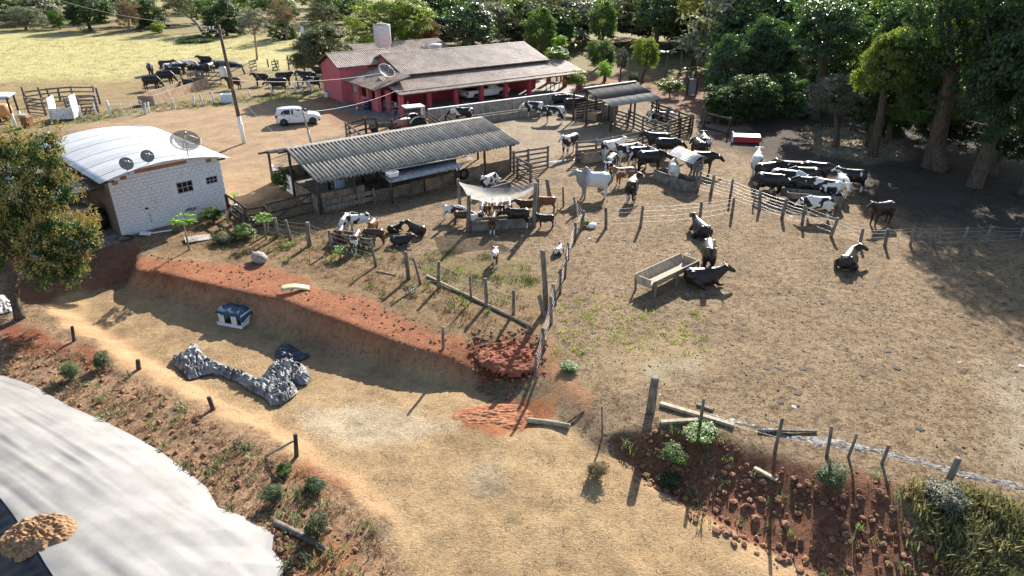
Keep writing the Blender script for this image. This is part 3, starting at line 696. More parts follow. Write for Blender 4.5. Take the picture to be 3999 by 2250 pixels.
# apron in front of the house
def slab(name, pts, z, mat, thick=.08):
    m = MB(); k = len(pts); top = [(p.x, p.y, z) for p in pts]; bot = [(p.x, p.y, z-thick) for p in pts]
    m.add(top+bot, [tuple(range(k)), tuple(reversed(range(k, 2*k)))]+[(i, k+i, k+(i+1) % k, (i+1) % k) for i in range(k)])
    o = m.build(name, mat); return tag(o, kind='structure')
slab('pavement', [D(845,258), D(878,250), D(1010,300), D(960,303), D(890,286), D(838,272)], .06, M['concrete_dark'])
# building behind the farmhouse, only its tiled roof shows
BH = thing('rear_outbuilding', 'low outbuilding behind the farmhouse showing only brown tiled roof', 'building', HW(6.0, 22.0), HA)
w = MB(); w.b2(0, 0, -.1, 12, 6, 2.6); w.build('walls', M['pink'], BH)
dn = Vector((0,-3.5,-1.0)); tiled(BH, (-.4, 3.0, 3.5), (1,0,0), dn, 12.8, dn.length, 0, 'roof')
dn = Vector((0,3.5,-1.0)); tiled(BH, (-.4, 3.0, 3.5), (1,0,0), dn, 12.8, dn.length, 0, 'roof_back')
# water tower
TP = G(1503, 330, 0); d_ = ray(1500, 215); t_ = 84/d_.y; TP = Vector((d_.x*t_, 84, 0))
WT = thing('water_tower', 'white cup-shaped steel water tower behind the farmhouse', 'water tower', TP)
m = MB(); m.lathe([(.5,-.1),(.5,3.6),(.52,3.7),(.95,4.25)], 20); m.build('neck', M['white_paint'], WT)
m = MB(); m.lathe([(.95,4.25),(.97,4.3),(.97,6.3),(.95,6.35)], 24); m.build('tank', M['white_paint'], WT)
m = MB(); m.lathe([(.99,6.3),(.6,6.45),(.1,6.55),(.01,6.56)], 24); m.build('lid', M['concrete'], WT)
m = MB(); m.tube([(.75,-.7,0),(.75,-.7,4.1),(.6,-.6,4.3)], .04); m.build('pipe', M['white_paint'], WT)
t = thing('water_tank', 'small round white and pink tank standing just behind the farmhouse ridge', 'water tank', HW(9.3, 9.6, 3.9))
m = MB(); m.lathe([(.62,-.4),(.7,.85),(.74,.86),(.74,.92),(.2,1.0)], 20); m.build('drum', M['plast_white'], t)
m = MB(); m.b2(-.6,-.6,-.6,.6,.6,-.4); m.build('stand', M['concrete'], t)
# ================================================================ fences
def post_mesh(parent, base, top, r, mat, name='post', square=False):
    b = base+Vector((0,0,-.25)); m = MB()
    if square: m.bar(b, top, r*2, r*2)
    else:
        mid = b.lerp(top, .5)+Vector((random.uniform(-.25,.25)*r, random.uniform(-.25,.25)*r, 0))
        m.tube([b, mid, top-Vector((0,0,.02)), top], [r*1.08, r, r*.93, r*.7], 7)
    return m.build(name, M[mat], parent)
def wire_fence(label, posts, fr=(.25,.5,.75,.93), skip=(), mat='wood_grey', wr=.006, name='wire_fence', cat='fence'):
    """posts: (u base, v base, u top, v top, radius[, mat]); local coords = world"""
    pts = []
    b0 = P(posts[0][0], posts[0][1]); t = thing(name, label, cat, b0)
    for q in posts:
        base = P(q[0], q[1]); top = at_h(q[2], q[3], base)
        post_mesh(t, base-b0, top-b0, q[4], q[5] if len(q) > 5 else mat); pts.append((base-b0, top-b0))
    for i in range(len(pts)-1):
        if i in skip: continue
        for f in fr:
            a = pts[i][0].lerp(pts[i][1], f); b = pts[i+1][0].lerp(pts[i+1][1], f); mid = a.lerp(b, .5)-Vector((0,0,.03+.03*random.random()))
            m = MB(); m.tube([a, mid, b], wr, 4, False); m.build('wire', M['wire'], t)
    return t
def PT(u, v, h):
    g = G(u, v, h); return Vector((g.x, g.y, T(g.x, g.y)))
def plank_fence(label, pts, h=1.45, rails=5, rw=.14, pr=.09, mat='wood_grey', name='plank_fence', skip=(), cat='fence', ends=True, extra=.12, side=1, z0=.15):
    """pts: world ground points, posts at each; plank rails are separate boards"""
    o = pts[0]; t = thing(name, label, cat, o)
    for i, p in enumerate(pts):
        post_mesh(t, p-o, p-o+Vector((random.uniform(-.03,.03), random.uniform(-.03,.03), h+extra*random.uniform(.4,1.2))), pr*random.uniform(.9,1.15), mat)
    for i in range(len(pts)-1):
        if i in skip: continue
        d = (pts[i+1]-pts[i]).normalized(); n = Vector((-d.y, d.x, 0))*side*(pr+.02)
        for k in range(rails):
            z = z0+(h-z0-.06)*k/max(1, rails-1)
            a = pts[i]-o+n+Vector((0,0,z+random.uniform(-.025,.025)))-d*.1; b = pts[i+1]-o+n+Vector((0,0,z+random.uniform(-.025,.025)))+d*.1
            m = MB(); m.bar(a, b, .035, rw*random.uniform(.85,1.1)); m.build('rail', M[mat], t)
        L = (pts[i+1]-pts[i]).length
        if L > 2.6:
            q = pts[i].lerp(pts[i+1], .5)-o; m = MB(); m.bar(q+n*1.5+Vector((0,0,.02)), q+n*1.5+Vector((0,0,h)), .09, .04); m.build('batten', M[mat], t)
    return t
def plank_gate(label, a, b, h=1.4, rails=5, mat='wood_grey', cat='gate'):
    t = thing('plank_gate', label, cat, a); d = b-a; dn = d.normalized()
    for k in range(rails):
        z = .15+(h-.2)*k/(rails-1); m = MB(); m.bar(Vector((0,0,z)), d+Vector((0,0,z)), .035, .13); m.build('rail', M[mat], t)
    n = Vector((-dn.y, dn.x, 0))*-.04
    for f in (.03, .97): m = MB(); m.bar(d*f+n+Vector((0,0,.05)), d*f+n+Vector((0,0,h)), .1, .04); m.build('stile', M[mat], t)
    m = MB(); m.bar(n+Vector((0,0,.15)), d+n+Vector((0,0,h-.05)), .04, .1); m.build('brace', M[mat], t)
    return t
wire_fence('round-post wire fence running down from the store gate along the trench top', [
 (1045,916,1040,855,.09),(1085,929,1072,850,.11),(1139,941,1115,859,.08),(1210,960,1200,868,.12),(1300,981,1284,900,.08),(1470,1041,1450,945,.07),(1596,1091,1584,982,.1),(1646,1111,1614,1006,.06),(1713,1128,1714,1021,.085),(1842,1179,1836,1080,.05),(1902,1192,1895,1087,.085),(2004,1229,2006,1134,.07)], mat='wood_grey')
wire_fence('wire fence with crooked close-set posts running from the red pile up to the calf pen', [
 (2091,1493,2093,1382,.055),(2124,1371,2121,1281,.075),(2153,1264,2151,1157,.07),(2171,1190,2161,1109,.085),(2188,1147,2190,1050,.06),(2206,1085,2212,1000,.06),(2219,1015,2219,947,.07),(2245,945,2248,869,.08),(2268,896,2280,823,.09),(2252,834,2243,770,.07)], fr=(.3,.5,.7,.9))
for lb, q in (('tall weathered grey gate post at the trench fence corner', (2134,1210,2120,978,.115)), ('thick grey post leaning left beside the tall corner post', (2128,1233,2107,1155,.1)), ('thick tall post with sawn white top, above the rubble bank', (2540,1609,2559,1474,.15)),
              ('short thick old post standing between shade net and grey bull', (2152,775,2137,700,.13)), ('thin short stake just left of the grey bull', (2203,805,2199,730,.06)), ('broken leaning post in front of the grey bull', (2272,830,2258,782,.09)),
              ('lone thin post near the edge of the cut bank', (1730,1361,1730,1277,.06)), ('thin dark stick upright at the driveway edge', (2355,1702,2351,1587,.03))):
    b = P(q[0], q[1]); tp = at_h(q[2], q[3], b); o = post_mesh(None, Vector((0,0,0)), tp-b, q[4], 'wood_grey', 'wooden_post'); o.location = b; tag(o, lb, 'post')
wire_fence('wire fence of sturdy round posts across the open corral towards the right trees', [
 (2268,897,2278,830,.08),(2367,893,2367,811,.085),(2501,889,2512,803,.085),(2730,871,2741,788,.085),(2858,842,2868,772,.085),(2941,807,2951,753,.05),(2968,820,2971,744,.09),(3053,854,3073,777,.1),(3133,878,3146,801,.085),(3243,925,3273,850,.09),(3358,958,3372,892,.085),(3457,962,3469,894,.085),(3556,958,3571,885,.07),(3643,966,3672,887,.075),(3748,964,3781,885,.075),(3845,958,3872,879,.065),(3973,947,3998,890,.07)], skip=(4,))
wire_fence('short fence of many tight wires between feeder shelter and right herd', [(2718,742,2724,655,.09),(2776,757,2790,683,.1),(2850,780,2863,700,.08),(2968,819,2971,742,.05),(3053,853,3073,775,.05),(3129,875,3145,801,.05)], fr=(.12,.28,.44,.6,.76,.92), wr=.008)
wire_fence('crooked stake fence above the rubble bank by the muddy ditch', [(2734,1667,2749,1558,.055),(3026,1768,3057,1634,.055),(3230,1779,3249,1665,.055),(3310,1785,3348,1694,.045),(3441,1810,3472,1739,.05),(3698,1882,3744,1789,.1)], fr=(.45,.8), wr=.004)
for i, (lb, q) in enumerate((('short stub post on the berm nearest the mango tree', (287,1332,281,1274,.07)), ('squat leaning stub post on the berm, second from the mango tree', (545,1442,538,1404,.09)), ('stub post on the berm beside the crumpled tarpaulin', (836,1600,815,1550,.085)), ('tallest berm post with a pole leaning on it', (1155,1783,1153,1696,.075)))):
    b = P(q[0], q[1]); tp = at_h(q[2], q[3], b); o = post_mesh(None, Vector((0,0,0)), tp-b, q[4], 'wood_dark', 'wooden_post'); o.location = b; tag(o, lb, 'post')
def log_(name, label, cat, a, b, r, mat='wood_pale', square=False, lift=None):
    a = P(*a); b = P(*b); m = MB(); up = Vector((0,0,lift if lift is not None else r))
    if square: m.bar(up*1.0, b-a+up, r*2.4, r*1.6)
    else: m.tube([up, (b-a)*.5+up+Vector((0,0,r*.2)), b-a+up], [r, r*.95, r*.8], 8)
    o = m.build(name, M[mat], None, a); return tag(o, label, cat)
log_('fallen_log', 'long pale fallen pole lying under the trench fence', 'log', (1668,1083), (2080,1283), .07)
log_('timber_beam', 'thick old beam lying at the head of the muddy ditch', 'beam', (2578,1582), (2865,1668), .07, 'wood_pale', True)
log_('timber_beam', 'thin orange-brown plank lying under the thick sawn-top post', 'plank', (2580,1654), (2725,1646), .06, 'wood_pale', True)
log_('timber_beam', 'short grey plank beside the muddy ditch head', 'plank', (2722,1583), (2785,1605), .05, 'wood_grey', True)
log_('fallen_log', 'half-buried pale log on the driveway below the red soil', 'log', (2060,1650), (2225,1672), .10, 'wood_pale')
log_('fallen_pole', 'bent dark pole lying across the muddy ditch', 'pole', (2960,1688), (3190,1690), .05, 'wood_grey')
log_('timber_beam', 'weathered beam lying on the rubble slope', 'beam', (2945,1832), (3035,1880), .05, 'wood_pale', True)
log_('fallen_branch', 'thin dry branch on the driveway near the thin stick', 'branch', (2210,1660), (2282,1604), .025, 'wood_dark')
log_('fallen_log', 'rotting log lying at the tarp edge among weeds', 'log', (1075,2050), (1270,2150), .10, 'wood_grey')
log_('fallen_pole', 'short thin pole on the soil under the trench fence, left end', 'pole', (1470,1061), (1548,1078), .035, 'wood_pale')
a = P(1036,1788); b = P(1155,1783); tp = at_h(1146,1722,b); m = MB(); m.tube([(0,0,.04), tp-a], .045, 7); tag(m.build('leaning_pole', M['wood_pale'], None, a), 'pale pole leaning against the tallest berm post', 'pole')

# ---------------------------------------------------------------- corral of planks
c = lambda u, v, h=1.45: PT(u, v, h)
plank_fence('long weathered plank fence along the front of the concrete yard', [c(2255,556),c(2330,549),c(2390,539),c(2512,515),c(2612,482)], mat='wood_grey')
plank_fence('plank fence closing the right corner of the corral', [c(2614,480),c(2660,467),c(2708,454)], h=1.55, rails=6, mat='wood_dark')
plank_fence('plank fence inside the corral from the small roofed shed to the corner', [c(2456,432),c(2512,455),c(2560,472),c(2610,489)], mat='wood_grey')
plank_fence('plank race running back from the corral corner to the small shed', [c(2700,450),c(2655,436),c(2612,420),c(2575,408),c(2550,398)], mat='wood_dark')
plank_gate('grey plank gate with diagonal brace beside the small roofed shed', c(2408,428), c(2452,440))
plank_fence('five-rail plank panel at the right end of the milking shed', [c(2008,598),c(2064,590),c(2141,579)], h=1.5)
plank_fence('sloping plank chute rails below the right end of the milking shed', [c(2022,620,1.3),c(2072,645,1.3)], h=1.3, rails=4, mat='wood_grey')
plank_fence('dark plank fence behind the milking shed near the tractor, back run', [c(1362,480),c(1425,462,1.5),c(1470,462),c(1530,470),c(1590,448),c(1650,440)], mat='wood_dark', rails=4, skip=(2,))
plank_fence('dark plank fence end beside the yard, left of the tractor', [c(1350,482),c(1400,520)], mat='wood_grey', rails=4)
plank_fence('plank fence from concrete wall down to the milking shed, right of the tractor', [c(1655,438),c(1715,470),c(1740,458,1.3),c(1790,492,1.3)], mat='wood_dark', rails=5)
plank_fence('rustic rail fence of the small pen beyond the corral corner', [c(2755,445,1.3),c(2850,470,1.3)], mat='wood_dark', rails=2)
plank_fence('thin pole fence by the garden path behind the corral', [c(2745,432,1.2),c(2762,404,1.5),c(2865,440,1.3)], mat='wood_dark', rails=2, rw=.06, pr=.05)
# gate and rails beside the store
plank_fence('dark rail fence between the store corner and the wooden gate', [c(883,762,1.3),c(953,812,1.3)], mat='wood_dark', rails=3, h=1.3)
plank_gate('dark plank gate beside the white store corner', c(962,815,1.25), c(1037,805,1.25), 1.25, 4, 'wood_dark')
plank_gate('wide dark rail gate hanging from the milking shed post', c(1042,796,1.3), c(1215,752,1.3), 1.3, 3, 'wood_dark')

# concrete yard wall
CW = thing('yard_wall', 'long grey concrete wall between the farmhouse porch and the cattle yard', 'wall', G(1672,428,1.3)*1.0)
CW.location.z = 0; o_ = Vector(CW.location); cwp = [G(1672,428,1.3), G(2195,362,1.3), G(2287,381,1.3)]
for a, b in zip(cwp[:-1], cwp[1:]):
    a = a-o_; b = b-o_; a.z = b.z = 0; L = (b-a).length; n = max(1, round(L/3.2))
    for k in range(n):
        p, q = a.lerp(b, k/n), a.lerp(b, (k+1)/n-.004); m = MB(); m.bar(p+Vector((0,0,.55)), q+Vector((0,0,.55)), .18, 1.5); m.build('wall_panel', M['concrete'], CW)
    m = MB(); m.bar(a+Vector((0,0,1.32)), b+Vector((0,0,1.32)), .22, .05); m.build('coping', M['white_paint'], CW)
CW2 = thing('yard_wall', 'short pale plastered wall between posts under the small shed', 'wall', G(2290,384,1.3)); CW2.location.z = 0; o_ = Vector(CW2.location)
for (u0, v0, u1, v1) in ((2290,384,2352,404), (2362,407,2404,420)):
    a = G(u0,v0,1.2)-o_; b = G(u1,v1,1.2)-o_; a.z = b.z = .5; m = MB(); m.bar(a, b, .15, 1.4); m.build('wall_panel', M['white_dirty'] if 'white_dirty' in M else M['concrete'], CW2)
for u, v in ((2287,362),(2358,384),(2406,402)):
    a = G(u, v, 2.0)-o_; m = MB(); m.bar((a.x,a.y,-.2),(a.x,a.y,2.1), .16, .16); m.build('post', M['wood_grey'], CW2)
# small roofed corral shed
A_ = R(35.0)
q0 = G(2412, 420, 2.3); SS = thing('corral_shed', 'small corral shelter under a dark patched fibre-cement roof', 'shed', (q0.x, q0.y, 0), A_)
def ss_build():
    # local: x along ridge, y back. corners from the photograph at given heights
    toL = lambda w: Matrix.Rotation(-A_, 3, 'Z') @ (Vector((w.x, w.y, 0))-Vector((q0.x, q0.y, 0)))
    e0 = toL(G(2405,418,2.25)); e1 = toL(G(2572,380,2.25)); r0 = toL(G(2320,345,3.15)); r1 = toL(G(2472,319,3.15))
    ex0, ex1 = min(e0.x, r0.x), max(e1.x, r1.x); ey = (e0.y+e1.y)/2; ry = (r0.y+r1.y)/2
    if ry-ey < 2.2: ry = ey+2.6
    dn = Vector((0, ey-ry, 2.2-3.1)); L = dn.length; n = 6; st = (ex1-ex0)/n
    up = corr_sheet(st+.04, L*.62, .177, .03, 6).mesh('roof_sheet', M['fibre_dark']); lo = corr_sheet(st+.04, L*.42, .177, .04, 6).mesh('roof_sheet', M['fibre'])
    for k in range(n):
        o = link('roof_sheet', up, SS); o.matrix_local = slope_matrix(Vector((ex0+k*st, ry, 3.14+.01*(k % 2))), (1,0,0), dn)
        o = link('roof_sheet', lo, SS); o.matrix_local = slope_matrix(Vector((ex0+k*st, ry, 3.1))+dn.normalized()*(L*.58), (1,0,0), dn)
    m = MB(); m.bar((ex0-.1, ry, 3.2), (ex1+.1, ry, 3.2), .3, .1); m.build('ridge_cap', M['fibre'], SS)
    dn2 = Vector((0, 2.0, -.7))
    bk = corr_sheet(st+.04, dn2.length, .177, .03, 6).mesh('roof_sheet', M['fibre_dark'])
    for k in range(n): o = link('roof_sheet', bk, SS); o.matrix_local = slope_matrix(Vector((ex0+k*st, ry, 3.1)), (1,0,0), dn2)
    for x in (ex0+.3, (ex0+ex1)/2, ex1-.3):
        for y, z in ((ey+.3, 2.2), (ry, 3.05), (ry+1.8, 2.4)):
            m = MB(); m.tube([(x,y,-.1),(x,y,z)], .09, 7); m.build('post', M['wood_dark'], SS)
    for k in range(6):
        z = .2+k*.25; m = MB(); m.bar((ex0+.6, ry+1.75, z), (ex1-.3, ry+1.75, z), .03, .16); m.build('side_board', M['wood_dark'], SS)
ss_build()

# ---------------------------------------------------------------- troughs
def trough(label, a, b, w, h, mat, wall=.09, name='feed_trough', fill=None, legs=0, z=0.0, taper=.0):
    """box trough from ground point a to b (centre line)"""
    t = thing(name, label, 'trough', a); d = b-a; d.z = 0; L = d.length; ang = math.atan2(d.y, d.x); t.rotation_euler = (0,0,ang)
    bz = z+.0; m = MB(); wb = w*(1-taper)
    m.prism([(-wb/2, bz-(.15 if not legs else 0)), (wb/2, bz-(.15 if not legs else 0)), (w/2, z+h), (w/2-wall, z+h), (wb/2-wall, bz+wall), (-wb/2+wall, bz+wall), (-w/2+wall, z+h), (-w/2, z+h)], (0,1,0), (0,0,1), (0,0,0), (L,0,0)); m.build('basin', mat, t)
    for x in (0, L-wall):
        e = MB(); e.b2(x+.002, -wb/2+wall*.6, bz+wall*.9, x+wall-.002, wb/2-wall*.6, z+h-.015); e.build('end_board', mat, t)
    if fill: f = MB(); f.b2(wall, -wb/2+wall, bz+wall, L-wall, wb/2-wall, z+h*.62); f.build('feed', fill, t)
    for k in range(legs):
        x = .12+(L-.24)*k/max(1, legs-1)
        for s in (-1, 1): g = MB(); g.bar((x, s*(w/2-.05), -.2), (x, s*(w/2-.0), z+h*.8), .09, .07); g.build('leg', M['wood_grey'], t)
    return t
M['silage'] = rough_mat('chopped_feed', (.09,.075,.03), (.3,.25,.12), 20, .95, .5)
M['water'] = NT('trough_water').set(Roughness=.05).m; M['water'].node_tree.nodes['Principled BSDF'].inputs['Base Color'].default_value = (.05,.06,.035,1)
trough('long tan concrete feed trough along the plank fence where the herd crowds', P(2268,632), P(2462,603), 1.0, .75, M['concrete_tan'], fill=M['silage'])
trough('concrete trough under the feeder shelter with a long rim', P(2572,692), P(2708,748), 1.0, .62, M['concrete_dark'], fill=M['silage'])
trough('long tan concrete trough in the far left paddock', P(575,412), P(790,335), 1.7, .95, M['concrete_tan'], wall=.12)
trough('water-filled concrete trough in the yard corner by the small shed', P(2248,455), P(2340,470), .95, .7, M['concrete_tan'], fill=M['water'])
trough('low concrete feed trough along the foot of the yard wall', P(1840,492)+Vector((0,1.0,0)), P(2215,436)+Vector((-.2,.4,0)), .9, .6, M['concrete'], fill=M['silage'])
trough('empty wooden V-shaped trough with legs standing alone in the open corral', P(2512,1150), P(2688,1062), 1.15, .42, M['wood_pale_m'] if 'wood_pale_m' in M else M['wood_pale'], wall=.05, legs=3, z=.42, taper=.35)
trough('low brown wooden calf trough in the fenced calf pen', P(1306,942), P(1460,970), .55, .3, M['wood_grey'], wall=.05, legs=2, z=.3, fill=M['silage'])
trough('concrete trough beneath the shade net', P(1838,895), P(2075,878), .7, .55, M['concrete_dark'], fill=M['silage'])
trough('old wooden trough hidden between the cows of the right herd', P(3065,795), P(3282,812), .95, .35, M['wood_grey'], wall=.06, legs=3, z=.5)
trough('small wooden trough beside the milking shed wall', P(1895,760), P(1985,735), .6, .5, M['concrete_dark'])
trough('small pale basin on the far paddock gate', P(738,312), P(778,306), .7, .5, M['wood_pale'], legs=2, z=.4)
trough('shallow white basin beside the feeder shelter post', P(2660,728), P(2705,745), .45, .2, M['white_paint'], wall=.04)
# feeder shelter roof
FS = thing('feeder_shelter', 'small curved corrugated roof on posts over the herd feeder', 'shelter', P(2715,722)); o_ = Vector(FS.location)
pa = G(2612,599,1.75); pb = G(2646,573,1.75); pc = G(2782,619,1.75); pd = G(2708,638,1.75)
ax = (pd-pa); wv = (pb-pa+pc-pd)/2; L = ax.length; Wd = wv.length
sh = corr_sheet(1.02, L, .12, .018, 5); n = 2
s2 = MB(); N1 = 28; rr = []
for j in range(2):
    row = []
    for i in range(N1*2+1):
        f = i/(N1*2); pt = pa+ax*j+wv*(f*1.02); pt.z = 1.66+.3*math.sin(math.pi*min(f,1))+.016*math.sin(f*math.pi*26); row.append(pt-o_)
    rr.append(row)
s2.rings(rr, False, closed=False); o = s2.build('curved_sheet', M['zinc_old'], FS); md = o.modifiers.new('s','SOLIDIFY'); md.thickness = .015
for f, g_ in ((.02,.5),(.97,.2),(.97,.75)):
    q = pa+ax*f+wv*g_; m = MB(); m.tube([(q.x-o_.x, q.y-o_.y, -.2), (q.x-o_.x, q.y-o_.y, 1.8)], .08, 7); m.build('post', M['wood_grey'], FS)
m = MB(); q = pa+ax*.97-o_; w_ = wv; m.bar((q.x,q.y,1.66), (q.x+w_.x, q.y+w_.y, 1.66), .08, .1); m.build('cross_beam', M['wood_grey'], FS)
# shade net shelter
NS = thing('shade_net_shelter', 'sagging pale shade net tied to four posts over the calves', 'shelter', P(1827,907)); o_ = Vector(NS.location)
cor = [P(1827,907), P(2086,886), P(2098,862), P(1797,838)]; tops = [at_h(1832,771,cor[0]), at_h(2093,738,cor[1]), at_h(2100,705,cor[2]), at_h(1789,707,cor[3])]
for k, (b, tp) in enumerate(zip(cor, tops)): post_mesh(NS, b-o_, tp-o_+Vector((0,0,.12 if k != 1 else .35)), .12 if k in (0, 1) else .1, 'wood_grey')
net = MB(); nu, nv = 26, 10; rr = []
for j in range(nv+1):
    row = []
    for i in range(nu+1):
        u_, v_ = i/nu, j/nv
        p = (tops[0]*(1-u_)+tops[1]*u_)*(1-v_)+(tops[3]*(1-u_)+tops[2]*u_)*v_
        sag = .62*4*u_*(1-u_)*(.75+.5*v_*(1-v_)*4*.5); p = p-Vector((0,0,sag+.03*math.sin(v_*9+u_*3)+.02*math.sin(u_*23)))
        row.append(p-o_)
    rr.append(row)
net.rings(rr, False, closed=False)
_N = NT('shade_net'); f = _N.noise(40, 2, .5, _N.coord('Object')); _N.base((.42,.39,.34)); _N.set(Roughness=.9); _N.l(_N.ramp(f, [(.42,(.35,.35,.35)),(.6,(.95,.95,.95))]), _N.b.inputs['Alpha']); M['net'] = _N.m
net.build('net', M['net'], NS)
# ================================================================ cattle
def coat():
    N = NT('cattle_coat'); co = N.coord('Object'); oi = N.n('ShaderNodeObjectInfo')
    off = N.n('ShaderNodeVectorMath', operation='SCALE'); N.l(oi.outputs['Location'], off.inputs[0]); off.inputs['Scale'].default_value = 7.31
    ad = N.n('ShaderNodeVectorMath', operation='ADD'); N.l(co, ad.inputs[0]); N.l(off.outputs[0], ad.inputs[1])
    n = N.noise(2.0, 1.2, .45, ad.outputs[0], .4)
    sc = N.n('ShaderNodeSeparateColor'); N.l(oi.outputs['Color'], sc.inputs[0])
    sx = N.n('ShaderNodeSeparateXYZ'); N.l(co, sx.inputs[0])
    # black where noise < threshold
    th = N.math('ADD', N.math('ADD', N.math('MULTIPLY', sc.outputs[0], .36), .33), N.math('MULTIPLY', N.math('POWER', sc.outputs[0], 16.0), .4))
    blk = N.math('MULTIPLY', N.math('SUBTRACT', th, n), 40.0, True)
    leg = N.math('MULTIPLY', N.math('SUBTRACT', N.math('ADD', N.math('MULTIPLY', sc.outputs[1], .75), N.math('MULTIPLY', N.math('SUBTRACT', n, .5), .5)), sx.outputs[2]), 30.0, True)
    blk = N.math('MULTIPLY', blk, N.math('SUBTRACT', 1.0, leg))
    fine = N.noise(18, 3, .6, co)
    dk = N.mix((.011,.010,.010), (.24,.088,.03), sc.outputs[2]); dk = N.mix(dk, (.05,.035,.025), N.math('MULTIPLY', fine, .35))
    wh = N.mix((.74,.71,.66), (.5,.42,.33), N.ramp(fine, [(.5,(0,0,0)),(.8,(1,1,1))]))
    N.base(N.mix(wh, dk, blk)); N.set(Roughness=.42); N.b.inputs['Specular IOR Level'].default_value = .4
    pass
    return N.m
M['coat'] = coat()
def zebu_coat():
    N = NT('zebu_coat'); co = N.coord('Object'); sx = N.n('ShaderNodeSeparateXYZ'); N.l(co, sx.inputs[0]); n = N.noise(3, 3, .5, co)
    f = N.ramp(N.math('ADD', sx.outputs[0], N.math('MULTIPLY', N.math('SUBTRACT', n, .5), .3)), [(.25, (.62,.6,.58)), (.5, (.24,.225,.22)), (.8, (.3,.29,.28))])
    N.base(f); N.set(Roughness=.55); return N.m
M['zebu'] = zebu_coat()
def ring_e(c, d, w, h, n=12):
    """elliptical ring at c, normal d (in xz plane), half width w (y), half height h"""
    d = Vector(d).normalized(); up = Vector((-d.z, 0, d.x)) if abs(d.y) < .99 else Vector((0,0,1)); side = d.cross(up).normalized(); up = side.cross(d)
    return [Vector(c)+side*(w*math.cos(2*math.pi*k/n))+up*(h*math.sin(2*math.pi*k/n)) for k in range(n)]
def remesh(mb, vox, smooth=4, dec=None):
    me = mb.mesh('tmp', M['coat']); o = bpy.data.objects.new('tmp', me); C.objects.link(o)
    r = o.modifiers.new('r', 'REMESH'); r.mode = 'VOXEL'; r.voxel_size = vox; r.use_smooth_shade = True
    s = o.modifiers.new('s', 'SMOOTH'); s.factor = .5; s.iterations = smooth
    dg = bpy.context.evaluated_depsgraph_get(); dg.update(); ev = o.evaluated_get(dg)
    out = bpy.data.meshes.new_from_object(ev); bpy.data.objects.remove(o, do_unlink=True)
    out.polygons.foreach_set('use_smooth', [True]*len(out.polygons)); return out
